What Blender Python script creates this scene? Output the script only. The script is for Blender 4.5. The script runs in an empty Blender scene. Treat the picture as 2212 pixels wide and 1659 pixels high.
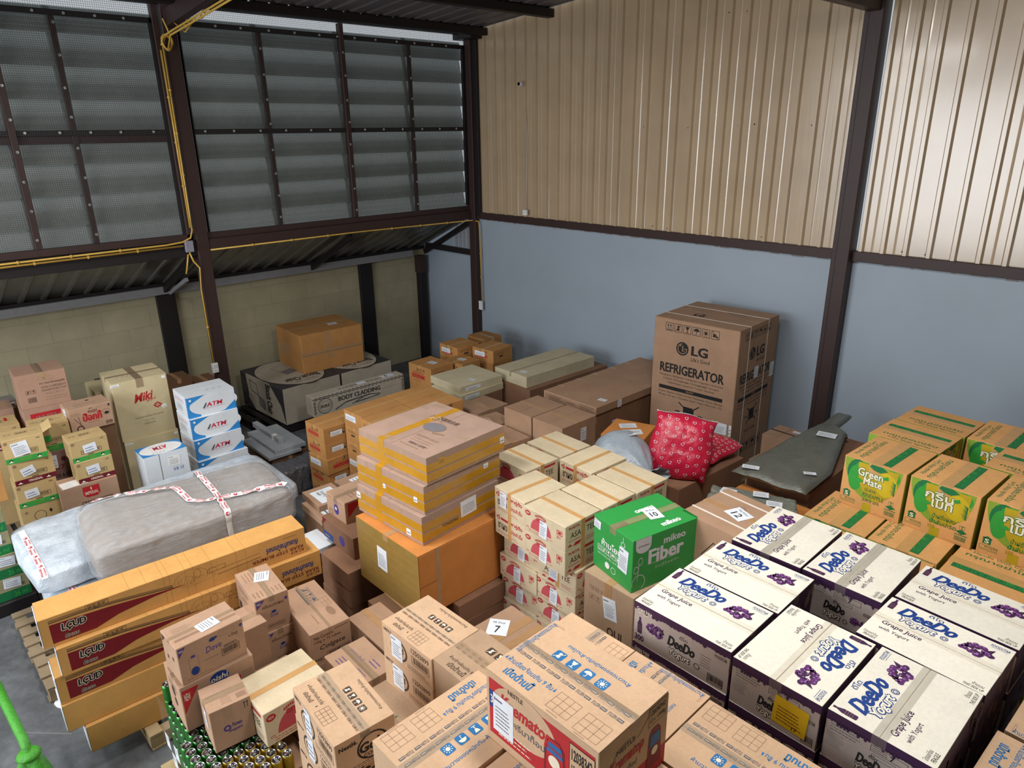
import bpy, bmesh, math, random
from mathutils import Vector, Matrix, noise
SC = bpy.context.scene
COL = SC.collection
R = math.radians
rnd = random.Random(7)

# ------------------------------------------------------------------ camera
cam_d = bpy.data.cameras.new('camera'); cam = bpy.data.objects.new('camera', cam_d); COL.objects.link(cam)
Fv = Vector((-0.68334433, 0.64846956, -0.33545157)); Rv = Vector((0.69172564, 0.72203759, -0.01331758)); Uv = Vector((-0.2335726, 0.24114095, 0.94196331))
cam.matrix_world = Matrix(((Rv.x, Uv.x, -Fv.x, 9.046), (Rv.y, Uv.y, -Fv.y, -7.798), (Rv.z, Uv.z, -Fv.z, 4.0), (0, 0, 0, 1)))
cam_d.sensor_width = 36; cam_d.lens = 36 * 1535 / 2212; cam_d.clip_start = .05; cam_d.clip_end = 200
SC.camera = cam
# ------------------------------------------------------------------ world, lamps, exposure
W = bpy.data.worlds.new('overcast_sky'); SC.world = W; W.use_nodes = True
bgn = W.node_tree.nodes['Background']; bgn.inputs[0].default_value = (.88, .94, 1.0, 1); bgn.inputs[1].default_value = .55
SC.view_settings.view_transform = 'Standard'; SC.view_settings.look = 'None'; SC.view_settings.gamma = 1
SC.view_settings.use_curve_mapping = False; SC.view_settings.exposure = 0.0

def area(name, loc, sx, sy, power, col, target):
    l = bpy.data.lights.new(name, 'AREA'); l.shape = 'RECTANGLE'; l.size = sx; l.size_y = sy; l.energy = power; l.color = col
    o = bpy.data.objects.new(name, l); COL.objects.link(o); o.location = loc
    o.rotation_euler = (Vector(target) - Vector(loc)).to_track_quat('-Z', 'Y').to_euler()
    return o
ADDED_LAMPS = [((4.3, -6.5, 5.15), (4.3, -6.3, 0), 125), ((7.5, -5.0, 5.35), (7.8, -4.4, 0), 145), ((2.6, -9.4, 4.95), (2.6, -8.6, 0), 80)]
for lp, tg, pw in ADDED_LAMPS: area('added_top_light', lp, 1.6, .5, pw, (1, .975, .945), tg)  # overhead lights added out of view to brighten the carton tops
# daylight through the wide open loading side behind the camera
area('loading_door_daylight', (3.9, -12.0, 2.9), 5.2, 3.6, 430, (.93, .96, 1.0), (6.8, 0, 1.7))

# ------------------------------------------------------------------ materials
def lin(h):
    o = []
    for i in (0, 2, 4):
        c = int(h[i:i+2], 16) / 255
        o.append(c / 12.92 if c <= .04045 else ((c + .055) / 1.055) ** 2.4)
    return (*o, 1)
MATS = {}
def new_mat(name):
    m = bpy.data.materials.new(name); m.use_nodes = True; nt = m.node_tree
    return m, nt, nt.nodes['Principled BSDF']
def link(nt, a, b): nt.links.new(a, b)
def nz(nt, scale, detail=3, rough=.6, stretch=None, coord='Object'):
    tc = nt.nodes.new('ShaderNodeTexCoord'); n = nt.nodes.new('ShaderNodeTexNoise')
    n.inputs['Scale'].default_value = scale; n.inputs['Detail'].default_value = detail; n.inputs['Roughness'].default_value = rough
    if stretch:
        mp = nt.nodes.new('ShaderNodeMapping'); mp.inputs['Scale'].default_value = stretch
        link(nt, tc.outputs[coord], mp.inputs[0]); link(nt, mp.outputs[0], n.inputs['Vector'])
    else: link(nt, tc.outputs[coord], n.inputs['Vector'])
    return n
def ramp(nt, src, stops):
    r = nt.nodes.new('ShaderNodeValToRGB'); e = r.color_ramp.elements
    while len(e) > 1: e.remove(e[-1])
    e[0].position, e[0].color = stops[0]
    for p, c in stops[1:]:
        x = e.new(p); x.color = c
    link(nt, src, r.inputs[0]); return r
def scl(c, f): return (min(1, c[0]*f), min(1, c[1]*f), min(1, c[2]*f), 1)
def mixc(nt, fac, a, b, blend='MIX'):
    n = nt.nodes.new('ShaderNodeMix'); n.data_type = 'RGBA'; n.blend_type = blend
    if isinstance(fac, (int, float)): n.inputs[0].default_value = fac
    else: link(nt, fac, n.inputs[0])
    for s, i in ((a, 6), (b, 7)):
        if isinstance(s, tuple): n.inputs[i].default_value = s
        else: link(nt, s, n.inputs[i])
    return n
def bump(nt, b, src, strength, dist=.01):
    n = nt.nodes.new('ShaderNodeBump'); n.inputs['Strength'].default_value = strength; n.inputs['Distance'].default_value = dist
    link(nt, src, n.inputs['Height']); link(nt, n.outputs[0], b.inputs['Normal'])
def card(name, hexc, rough=.78, var=.10, spec=.25):
    """corrugated board: mottled fibre colour, faint flute lines, slight sheen"""
    if name in MATS: return MATS[name]
    m, nt, b = new_mat(name); c = lin(hexc)
    n1 = nz(nt, 5, 4); n2 = nz(nt, 60, 2, .6, (1, 1, 5))
    r1 = ramp(nt, n1.outputs[0], [(.3, scl(c, 1 - var)), (.7, scl(c, 1 + var * .8))])
    r2 = ramp(nt, n2.outputs[0], [(.35, (.93, .93, .93, 1)), (.65, (1, 1, 1, 1))])
    mx = mixc(nt, 1.0, r1.outputs[0], r2.outputs[0], 'MULTIPLY')
    oi = nt.nodes.new('ShaderNodeObjectInfo'); hs = nt.nodes.new('ShaderNodeHueSaturation')
    mr = nt.nodes.new('ShaderNodeMapRange'); mr.inputs[3].default_value = .93; mr.inputs[4].default_value = 1.06
    link(nt, oi.outputs['Random'], mr.inputs[0]); link(nt, mr.outputs[0], hs.inputs['Value']); link(nt, mx.outputs[2], hs.inputs['Color'])
    link(nt, hs.outputs[0], b.inputs['Base Color']); b.inputs['Roughness'].default_value = rough
    b.inputs['Specular IOR Level'].default_value = spec
    bump(nt, b, n1.outputs[0], .25, .01)
    MATS[name] = m; return m
def flat(name, hexc, rough=.6, metal=0, spec=.4, alpha=1, coat=0):
    if name in MATS: return MATS[name]
    m, nt, b = new_mat(name); c = lin(hexc)
    n = nz(nt, 14, 3); r = ramp(nt, n.outputs[0], [(.3, scl(c, .93)), (.7, scl(c, 1.06))])
    link(nt, r.outputs[0], b.inputs['Base Color']); b.inputs['Roughness'].default_value = rough; b.inputs['Metallic'].default_value = metal
    b.inputs['Specular IOR Level'].default_value = spec; b.inputs['Alpha'].default_value = alpha; b.inputs['Coat Weight'].default_value = coat
    MATS[name] = m; return m
# boards
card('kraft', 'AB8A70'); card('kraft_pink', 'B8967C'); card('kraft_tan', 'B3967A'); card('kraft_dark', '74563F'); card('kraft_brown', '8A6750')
card('amber', 'BD8A52'); card('amber_dull', 'A97A49'); card('orange_board', 'C88344'); card('juice_board', 'DAA468'); card('bumper_board', 'D9A45F')
card('cream', 'D8C8A8'); card('cream_white', 'E6E1D2', var=.04); card('cream_flat', 'C9BFA0'); card('miki_board', 'D2C39B', spec=.4); card('white_board', 'DDE3E8', var=.04, spec=.45)
card('grey_board', 'B7AE9E'); card('nestle_board', 'CFAD8C'); card('snack_board', 'C6AB79'); card('cocoa_board', '8A6A62'); card('mauve_board', 'B28F7A')
card('green_board', '2F9E48', var=.05, spec=.5, rough=.5); card('olive_board', '9A9470'); card('juice_side_shaded', 'B3A59E'); card('side_kraft', 'A88F7C'); card('mirror_board', 'AC9080'); card('steel_grey_board', 'A3A8AD')  # grape juice carton sides: white board greyed, shade put into the colour
# inks
for n_, h_ in dict(black='1B1A1A', ink_brown='4A382E', navy='123A82', blue='1C6DA8', sky='2D86CC', red='B8242A', dark_red='7E1622', maroon='6E1426', purple='3E1E44',
                   grape='5B2A66', grape_light='9C6BA8', green='17703F', leaf='2F9A3A', lime='7FA032', yellow='C9B21E', olive_yellow='B79E1C', white='EEEEEC', paper='E3E9F0', grey='77757A', faint='93735C',
                   faint_grey='8A8683', cream_ink='F0E6CF', violet='4A3C8A', pale_green='35A046', charcoal='3A3A3E', tag_yellow='E3B814', pink_red='C8324A', dome='C4525A', slate='565B64').items(): flat(n_, h_)
flat('tape', 'B08A62', .25, spec=.6); flat('tape_clear', 'C9AE8E', .15, spec=.7, alpha=.40); flat('tape_faint', 'E2D8C2', .12, spec=.7, alpha=.12); flat('thin_print', 'A9743F'); flat('tape_amber', 'BC8A24', .18, spec=.7); flat('tape_kraft', 'C79A62', .4)
flat('tape_olive', '94793F', .3, spec=.6); flat('strap_white', 'E6E1D8', .4); flat('steel_brown', '3A2A28', .5, spec=.4); flat('steel_dark', '1E191B', .55); flat('steel_grey', '8E8F92', .5)
flat('conduit', 'CDA64A', .35, spec=.6); flat('plastic_white', 'D9D9DC', .35); flat('plastic_grey', '8B8A98', .4); flat('screw', 'C7CBCF', .3, .7); flat('wood', '85735A', .85); flat('wood_pale', 'B9A27B', .85)
flat('can_lid', 'C9CDD2', .22, 1); flat('can_green', '3E8A3C', .3, .6); flat('can_gold', 'B79A34', .3, .6); flat('lens', '0C0C0E', .1); flat('wire', '4A4A4C', .5, .3)

def special(name, fn):
    m, nt, b = new_mat(name); fn(nt, b); MATS[name] = m; return m
def _corr(nt, b):
    c = lin('BAA385'); n = nz(nt, 1.3, 4); n2 = nz(nt, 26, 3, .7, (1, 1, .08))
    r = ramp(nt, n.outputs[0], [(.3, scl(c, .86)), (.7, scl(c, 1.05))]); link(nt, r.outputs[0], b.inputs['Base Color'])
    b.inputs['Roughness'].default_value = .24; b.inputs['Specular IOR Level'].default_value = 1.0; b.inputs['Coat Weight'].default_value = .4; b.inputs['Coat Roughness'].default_value = .12; bump(nt, b, n2.outputs[0], .12, .004)
special('corrugated_cream', _corr)
def _blue(nt, b):
    c = lin('9BA8B5'); n = nz(nt, .9, 5); n2 = nz(nt, 30, 3)
    r = ramp(nt, n.outputs[0], [(.3, scl(c, .93)), (.72, scl(c, 1.05))]); link(nt, r.outputs[0], b.inputs['Base Color'])
    b.inputs['Roughness'].default_value = .55; bump(nt, b, n2.outputs[0], .1, .003)
special('blue_paint', _blue)
def _floor(nt, b):
    c = lin('5A5D60'); n = nz(nt, 1.6, 6, .65); n2 = nz(nt, 9, 5, .7)
    r = ramp(nt, n.outputs[0], [(.3, scl(c, .6)), (.5, c), (.72, scl(c, 1.5))]); r2 = ramp(nt, n2.outputs[0], [(.35, (.75, .75, .75, 1)), (.62, (1.1, 1.1, 1.1, 1))])
    mx = mixc(nt, 1, r.outputs[0], r2.outputs[0], 'MULTIPLY'); link(nt, mx.outputs[2], b.inputs['Base Color'])
    b.inputs['Roughness'].default_value = .6; bump(nt, b, n2.outputs[0], .15, .004)
special('concrete_floor', _floor)
def _block(nt, b):
    c = lin('A39C80'); tc = nt.nodes.new('ShaderNodeTexCoord'); mp = nt.nodes.new('ShaderNodeMapping'); mp.inputs['Rotation'].default_value = (0, R(90), R(90))
    sep = nt.nodes.new('ShaderNodeSeparateXYZ'); cmb = nt.nodes.new('ShaderNodeCombineXYZ'); link(nt, tc.outputs['Object'], sep.inputs[0])
    link(nt, sep.outputs[1], cmb.inputs[0]); link(nt, sep.outputs[2], cmb.inputs[1])
    br = nt.nodes.new('ShaderNodeTexBrick'); link(nt, cmb.outputs[0], br.inputs[0]); br.inputs['Scale'].default_value = 1
    br.inputs['Color1'].default_value = scl(c, .96); br.inputs['Color2'].default_value = scl(c, 1.05); br.inputs['Mortar'].default_value = scl(c, .82)
    br.inputs['Brick Width'].default_value = .6; br.inputs['Row Height'].default_value = .3; br.inputs['Mortar Size'].default_value = .006; br.inputs['Mortar Smooth'].default_value = .5
    n = nz(nt, 3, 5); r = ramp(nt, n.outputs[0], [(.3, (.86, .86, .86, 1)), (.7, (1.04, 1.04, 1.04, 1))])
    mx = mixc(nt, 1, br.outputs[0], r.outputs[0], 'MULTIPLY'); link(nt, mx.outputs[2], b.inputs['Base Color']); b.inputs['Roughness'].default_value = .9
    bump(nt, b, n.outputs[0], .3, .01)
special('block_wall', _block)
def _roof(nt, b):
    c = lin('6A6468'); n = nz(nt, 2, 4); r = ramp(nt, n.outputs[0], [(.3, scl(c, .8)), (.7, scl(c, 1.15))]); link(nt, r.outputs[0], b.inputs['Base Color'])
    b.inputs['Roughness'].default_value = .45; b.inputs['Metallic'].default_value = .3
special('roof_metal', _roof)
def _soff(nt, b):
    c = lin('6E6C66'); n = nz(nt, 3, 4); r = ramp(nt, n.outputs[0], [(.3, scl(c, .75)), (.7, scl(c, 1.2))]); link(nt, r.outputs[0], b.inputs['Base Color'])
    b.inputs['Roughness'].default_value = .3; b.inputs['Metallic'].default_value = .5
special('soffit_metal', _soff)
def _louv(nt, b):
    """thin ribbed greenish plastic blade: passes some daylight"""
    c = lin('9A9F9B'); n = nz(nt, 4, 5, .7); tc = nt.nodes.new('ShaderNodeTexCoord')
    r = ramp(nt, n.outputs[0], [(.3, scl(c, .82)), (.7, scl(c, 1.12))]); link(nt, r.outputs[0], b.inputs['Base Color'])
    b.inputs['Roughness'].default_value = .45
    wv = nt.nodes.new('ShaderNodeTexWave'); wv.bands_direction = 'Y'; wv.inputs['Scale'].default_value = 14; wv.inputs['Distortion'].default_value = .6
    link(nt, tc.outputs['Object'], wv.inputs[0]); bump(nt, b, wv.outputs[0], .35, .004)
    tr = nt.nodes.new('ShaderNodeBsdfTranslucent'); tr.inputs[0].default_value = scl(c, 1.25); ms = nt.nodes.new('ShaderNodeMixShader'); ms.inputs[0].default_value = .5
    out = nt.nodes['Material Output']; link(nt, b.outputs[0], ms.inputs[1]); link(nt, tr.outputs[0], ms.inputs[2]); link(nt, ms.outputs[0], out.inputs[0])
special('louver_blade', _louv)
def _poly(nt, b):
    tr = nt.nodes.new('ShaderNodeBsdfTranslucent'); tr.inputs[0].default_value = (.75, .85, .95, 1); ms = nt.nodes.new('ShaderNodeMixShader'); ms.inputs[0].default_value = .8
    b.inputs['Base Color'].default_value = (.7, .75, .8, 1); b.inputs['Roughness'].default_value = .3
    out = nt.nodes['Material Output']; link(nt, b.outputs[0], ms.inputs[1]); link(nt, tr.outputs[0], ms.inputs[2]); link(nt, ms.outputs[0], out.inputs[0])
special('clear_sheet', _poly)
def _bubble(nt, b):
    n = nz(nt, 7, 4, .6); tc = nt.nodes.new('ShaderNodeTexCoord')
    v = nt.nodes.new('ShaderNodeTexVoronoi'); v.inputs['Scale'].default_value = 70; link(nt, tc.outputs['Object'], v.inputs['Vector'])
    r = ramp(nt, n.outputs[0], [(.3, lin('B9C6D3')), (.7, lin('E4EEF8'))]); link(nt, r.outputs[0], b.inputs['Base Color'])
    b.inputs['Roughness'].default_value = .16; b.inputs['Specular IOR Level'].default_value = 1.0
    ad = nt.nodes.new('ShaderNodeMath'); ad.operation = 'ADD'; ml = nt.nodes.new('ShaderNodeMath'); ml.operation = 'MULTIPLY'; ml.inputs[1].default_value = .12
    n3 = nz(nt, 16, 6, .75, (1, .35, 1)); link(nt, v.outputs[0], ml.inputs[0]); link(nt, ml.outputs[0], ad.inputs[0]); link(nt, n3.outputs[0], ad.inputs[1])
    bump(nt, b, ad.outputs[0], .8, .02)
special('bubble_wrap', _bubble)
def _film(nt, b, alpha=.34, col='E6EBF0', sc=15, st=(1, .22, 1)):
    n = nz(nt, sc, 7, .75, st); b.inputs['Base Color'].default_value = lin(col); b.inputs['Roughness'].default_value = .07
    b.inputs['Specular IOR Level'].default_value = 1.0; bump(nt, b, n.outputs[0], 1.0, .05)
    r = ramp(nt, n.outputs[0], [(.35, (alpha * .6,) * 3 + (1,)), (.7, (min(1, alpha * 1.5),) * 3 + (1,))]); link(nt, r.outputs[0], b.inputs['Alpha'])
special('stretch_film', _film)
special('shrink_film', lambda nt, b: _film(nt, b, .10, 'D8E2D8', 25, (1, 1, .4)))
def _bag(hexc, rough, sc, bs, st=None):
    def f(nt, b):
        c = lin(hexc); n = nz(nt, sc, 5, .7, st); r = ramp(nt, n.outputs[0], [(.3, scl(c, .85)), (.7, scl(c, 1.12))]); link(nt, r.outputs[0], b.inputs['Base Color'])
        b.inputs['Roughness'].default_value = rough; b.inputs['Specular IOR Level'].default_value = .6; bump(nt, b, n.outputs[0], bs, .03)
    return f
special('silver_bag', _bag('9DA9B4', .28, 9, .5)); special('red_bag', _bag('C01A3C', .35, 8, .35)); special('olive_bag', _bag('63655C', .38, 7, .45)); special('clear_olive', _bag('80857A', .2, 14, .9))
special('green_net', _bag('3F9A1E', .45, 20, .6)); special('dark_plastic', _bag('55555A', .15, 12, .9))

# ------------------------------------------------------------------ mesh building
class MB:
    def __init__(s): s.v = []; s.f = []; s.m = []; s.mats = []
    def mi(s, mat):
        if mat not in s.mats: s.mats.append(mat)
        return s.mats.index(mat)
    def poly(s, pts, mat):
        b = len(s.v); s.v += [tuple(p) for p in pts]; s.f.append(tuple(range(b, b + len(pts)))); s.m.append(s.mi(mat))
    def mesh(s, vs, fs, mat):
        b = len(s.v); s.v += [tuple(p) for p in vs]; k = s.mi(mat)
        for f in fs: s.f.append(tuple(b + i for i in f)); s.m.append(k)
    def box(s, x0, y0, z0, x1, y1, z1, mat, r=0):
        if r <= 0:
            vs = [(x, y, z) for z in (z0, z1) for y in (y0, y1) for x in (x0, x1)]
            s.mesh(vs, [(0, 2, 3, 1), (4, 5, 7, 6), (0, 1, 5, 4), (2, 6, 7, 3), (0, 4, 6, 2), (1, 3, 7, 5)], mat); return
        vs = []; idx = {}
        X = (x0, x1); Y = (y0, y1); Z = (z0, z1)
        for i in (0, 1):
            for j in (0, 1):
                for k in (0, 1):
                    sx, sy, sz = 1 - 2 * i, 1 - 2 * j, 1 - 2 * k
                    for a in (0, 1, 2):
                        idx[i, j, k, a] = len(vs)
                        vs.append((X[i] + (0 if a == 0 else sx * r), Y[j] + (0 if a == 1 else sy * r), Z[k] + (0 if a == 2 else sz * r)))
        g = lambda i, j, k, a: idx[i, j, k, a]; fs = []
        for i in (0, 1):
            q = [g(i, 0, 0, 0), g(i, 1, 0, 0), g(i, 1, 1, 0), g(i, 0, 1, 0)]; fs.append(q if i else q[::-1])
            q = [g(0, i, 0, 1), g(0, i, 1, 1), g(1, i, 1, 1), g(1, i, 0, 1)]; fs.append(q if i else q[::-1])
            q = [g(0, 0, i, 2), g(1, 0, i, 2), g(1, 1, i, 2), g(0, 1, i, 2)]; fs.append(q if i else q[::-1])
        for i in (0, 1):
            for j in (0, 1):
                fs.append([g(i, j, 0, 0), g(i, j, 1, 0), g(i, j, 1, 1), g(i, j, 0, 1)][::(1 if (i ^ j) else -1)])
                fs.append([g(i, 0, j, 0), g(i, 1, j, 0), g(i, 1, j, 2), g(i, 0, j, 2)][::(-1 if (i ^ j) else 1)])
                fs.append([g(0, i, j, 1), g(1, i, j, 1), g(1, i, j, 2), g(0, i, j, 2)][::(1 if (i ^ j) else -1)])
                for k in (0, 1): fs.append([g(i, j, k, 0), g(i, j, k, 1), g(i, j, k, 2)][::(1 if (i + j + k) % 2 else -1)])
        s.mesh(vs, fs, mat)
    def tube(s, path, r, mat, n=8, closed=False):
        P = [Vector(p) for p in path]; vs = []; fs = []; up = Vector((0, 0, 1))
        for i, p in enumerate(P):
            t = (P[min(i + 1, len(P) - 1)] - P[max(i - 1, 0)]).normalized()
            a = t.cross(up);
            if a.length < .05: a = t.cross(Vector((1, 0, 0)))
            a.normalize(); b = t.cross(a)
            for k in range(n): vs.append(p + (a * math.cos(2*math.pi*k/n) + b * math.sin(2*math.pi*k/n)) * r)
        for i in range(len(P) - 1):
            for k in range(n): fs.append((i*n+k, i*n+(k+1) % n, (i+1)*n+(k+1) % n, (i+1)*n+k))
        fs.append(tuple(range(n))[::-1]); fs.append(tuple(range((len(P)-1)*n, len(P)*n)))
        s.mesh(vs, fs, mat)
    def lathe(s, c, prof, mat, n=16, axis='z'):
        vs = []; fs = []
        for r_, z_ in prof:
            for k in range(n):
                a = 2*math.pi*k/n; q = (r_*math.cos(a), r_*math.sin(a), z_)
                if axis == 'x': q = (q[2], q[0], q[1])
                if axis == 'y': q = (q[0], q[2], q[1])
                vs.append((c[0]+q[0], c[1]+q[1], c[2]+q[2]))
        for i in range(len(prof) - 1):
            for k in range(n): fs.append((i*n+k, i*n+(k+1) % n, (i+1)*n+(k+1) % n, (i+1)*n+k))
        fs.append(tuple(range(n))[::-1]); fs.append(tuple(range((len(prof)-1)*n, len(prof)*n)))
        s.mesh(vs, fs, mat)
    def data(s, name, smooth=False):
        me = bpy.data.meshes.new(name); me.from_pydata(s.v, [], s.f)
        for m in s.mats: me.materials.append(MATS[m])
        me.polygons.foreach_set('material_index', s.m)
        if smooth: me.polygons.foreach_set('use_smooth', [True] * len(s.f))
        me.update(); return me
    def build(s, name, parent=None, smooth=False, loc=None):
        o = bpy.data.objects.new(name, s.data(name, smooth)); COL.objects.link(o)
        if parent: o.parent = parent
        if loc: o.location = loc
        return o
def tag(o, label=None, cat=None, group=None, kind=None):
    if label: o['label'] = label
    if cat: o['category'] = cat
    if group: o['group'] = group
    if kind: o['kind'] = kind
    return o
def empty(name, loc=(0, 0, 0), rz=0):
    o = bpy.data.objects.new(name, None); COL.objects.link(o); o.location = loc; o.rotation_euler = (0, 0, R(rz)); o.empty_display_size = .1; return o
def copy_tree(o, parent=None):
    c = o.copy(); COL.objects.link(c)
    if parent: c.parent = parent
    for ch in o.children: copy_tree(ch, c)
    return c

# ------------------------------------------------------------------ the building
def struct(o): o['kind'] = 'structure'; return o
m = MB(); m.box(-1.6, -13, -.1, 13, .2, 0, 'concrete_floor'); struct(m.build('floor'))
m = MB(); m.box(-1.45, 0, 0, 13, .18, 2.66, 'blue_paint'); o = m.build('wall_right'); struct(o)
# pale plaster crumbs along the top of the blue wall
m = MB()
x = .3
while x < 8.6:
    w_ = rnd.uniform(.02, .16); m.box(x, -.004, 2.645 - rnd.uniform(0, .012), x + w_, .0, 2.662, 'faint_grey'); x += w_ + rnd.uniform(.02, .3)
m.build('plaster_chips', o)
# corrugated upper wall; a few seams stand open and let the sky show
def corrugated_wall(name, x0, x1, z0, z1s, pitch=.2155, gaps=(), start=None):
    b = MB(); x = start if start is not None else x0; k = 0
    def q(xa, ya, xb, yb, za, zb0, zb1=None):
        b.poly([(xa, ya, za), (xb, yb, za), (xb, yb, zb0), (xa, ya, zb0)], 'corrugated_cream')
    while x < x1 - .02:
        xe = min(x + pitch, x1); top = z1s
        a, c, d, e = x, x + .016, x + .050, x + .066
        q(a, 0, c, -.032, z0, top)
        q(c, -.032, d, -.032, z0, top)
        q(d, -.032, e, 0, z0, top)
        mid = (e + xe) / 2
        if k in gaps: zg = z0 + rnd.uniform(.5, 1.1); b.poly([(e + .0055, 0, z0), (xe, 0, z0), (xe, 0, zg), (e + .0005, 0, zg)], 'corrugated_cream'); q(e, 0, xe, 0, zg, top)
        else: q(e, 0, mid - .012, 0, z0, top); q(mid - .012, 0, mid, -.003, z0, top); q(mid, -.003, mid + .012, 0, z0, top); q(mid + .012, 0, xe, 0, z0, top)
        x += pitch; k += 1
    o = b.build(name); return o
cw = corrugated_wall('wall_right_cladding', .06, 5.93, 2.76, 7.6, gaps=(4, 7, 13, 15, 17, 24), start=.09)
struct(cw); cw.name = 'wall_right_2'
cw2 = corrugated_wall('wall_right_3', 6.1, 12.6, 2.76, 7.6, gaps=(2, 3, 4, 6), start=6.13); struct(cw2)
m = MB()
for x0_, x1_ in ((.1, 5.9), (6.15, 12)):
    for z_ in (2.80, 4.02, 5.2):
        x = x0_
        while x < x1_:
            if rnd.random() < .75: m.lathe((x + rnd.uniform(-.02, .02), -.004, z_ + rnd.uniform(-.015, .015)), [(.009, 0), (.006, -.008)], 'steel_brown', 6, 'y')
            x += .2155
m.build('cladding_screws', cw)
struct((lambda b: (b.box(13, -13, 0, 13.15, .2, 6.6, 'block_wall'), b.build('wall_east'))[1])(MB()))
b = MB(); b.box(-1.6, -13.15, 0, 2.4, -13, 6.4, 'block_wall'); b.box(9.6, -13.15, 0, 13.1, -13, 6.6, 'block_wall'); b.box(2.4, -13.15, 4.7, 9.6, -13, 6.6, 'block_wall'); struct(b.build('wall_south'))
# rail between blue wall and cladding, posts
n_trim = [0]
def trim(b, parent=None):
    n_trim[0] += 1; o = b.build('trim_%d' % n_trim[0], parent); return struct(o)
m = MB(); m.box(.1, -.05, 2.66, 5.93, .05, 2.765, 'steel_brown', .004); m.box(6.1, -.05, 2.66, 12.5, .05, 2.765, 'steel_brown', .004); trim(m)
m = MB(); m.box(5.92, -.14, 0, 6.1, .05, 7, 'steel_brown', .006); m.box(5.965, -.142, 0, 5.972, -.138, 7, 'steel_dark'); trim(m)
m = MB(); m.box(-.04, -.10, 0, .11, .05, 5.6, 'steel_brown', .006); m.box(.105, -.06, 2.7, .2, -.02, 5.3, 'steel_dark', .004); trim(m)       # corner post
m = MB(); m.box(-.10, -4.53, 0, .04, -4.38, 6, 'steel_brown', .006); m.box(-.06, -4.62, 2.75, .02, -4.55, 5.4, 'steel_brown', .004); m.box(-.06, -4.37, 2.87, .0, -4.34, 5.2, 'plastic_grey', .003); trim(m)
m = MB(); m.box(-.12, -10.6, 0, .03, -10.45, 6, 'steel_brown', .006); trim(m)
m = MB(); m.box(-.08, -4.38, 2.655, .03, -.1, 2.79, 'steel_brown', .004); m.box(-.05, -4.38, 2.79, 0, -.1, 2.865, 'steel_brown', .004); trim(m)
m = MB(); m.box(-.08, -10.5, 2.60, -.01, -4.53, 2.80, 'steel_dark', .004); m.box(-.05, -10.5, 2.79, .02, -4.53, 2.87, 'steel_brown', .004); trim(m)

# louvered window bays in the left wall
def louver_bay(idx, y0, y1, mull, minor, zt=5.22, zb=2.87):
    root = struct(empty('window_%d' % idx, (0, (y0 + y1) / 2, zb)))
    cy = (y0 + y1) / 2
    def add(b, nm, smooth=False, loc=None):
        o = b.build(nm, root); o.location = (0, -cy, -zb); return o
    cols = [y0] + sorted(mull + minor) + [y1]
    pitch = .325; H = .50
    z = zb - .12; k = 0
    while z < zt - .02:
        for a, c in zip(cols[:-1], cols[1:]):
            b = MB(); t0 = rnd.uniform(-.006, .006); t1 = rnd.uniform(-.006, .006)
            # blade leans outward at its top edge; shallow ribs across
            n = 12; vs = []; fs = []
            za, zc = max(z, zb - .02), min(z + H, zt + .06)
            for i in range(n + 1):
                tt = (za + (zc - za) * i / n - z) / H
                for s_, yy in enumerate((a - .035, c + .035)):
                    vs.append((-.10 - .11 * tt + (.002 if i % 2 else -.002) + (t1 if s_ else t0), yy, z + H * tt))
            for i in range(n): fs.append((2*i, 2*i+1, 2*i+3, 2*i+2))
            b.mesh(vs, fs, 'louver_blade'); add(b, 'louver_blade')
        z += pitch
    for y in mull:
        b = MB(); b.box(-.045, y - .032, zb, .025, y + .032, zt + .14, 'steel_brown', .003); add(b, 'mullion')
    for y in minor:
        b = MB(); b.box(-.05, y - .028, zb, -.012, y + .028, zt, 'steel_brown', .003); add(b, 'mullion')
    b = MB(); b.box(-.05, y0, zt - .045, .0, y1, zt + .01, 'steel_dark', .003); b.box(-.05, y0, 4.01, -.008, y1, 4.07, 'steel_dark', .003)
    if idx == 1: b.box(-.06, y0, 3.93, -.03, y1, 4.03, 'steel_brown', .003)
    b.box(-.05, y0, zb, .0, y0 + .03, zt, 'steel_dark'); b.box(-.05, y1 - .03, zb, .0, y1, zt, 'steel_dark'); add(b, 'window_frame')
    b = MB()
    for y in minor + mull:
        zz = zb + .1
        while zz < zt: b.lathe((.0 if y in minor else .03, y + rnd.uniform(-.004, .01), zz), [(.016, 0), (.013, .008)], 'screw', 8, 'x'); b.lathe((.008 if y in minor else .038, y, zz), [(.006, 0), (.005, .006)], 'steel_dark', 6, 'x'); zz += rnd.uniform(.27, .33)
    for zz in (zt - .02, 4.045):
        y = y0 + .15
        while y < y1 - .05: b.lathe((.003, y, zz), [(.016, 0), (.013, .008)], 'screw', 8, 'x'); y += rnd.uniform(.26, .36)
    add(b, 'screw_washers')
    b = MB(); p = .021; wr = .0011; y = y0
    while y < y1:
        b.box(-.0025 - wr, y - wr, zb, -.0025 + wr, y + wr, zt + .17, 'wire'); y += p
    z = zb
    while z < zt + .17:
        b.box(-.005 - wr, y0, z - wr, -.005 + wr, y1, z + wr, 'wire'); z += p
    add(b, 'wire_mesh')
    return root
louver_bay(2, -4.36, -.12, [-2.245], [-3.38, -1.135])
louver_bay(1, -10.4, -4.62, [-6.17, -7.95, -9.4], [-5.60, -7.05, -8.7])

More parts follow.
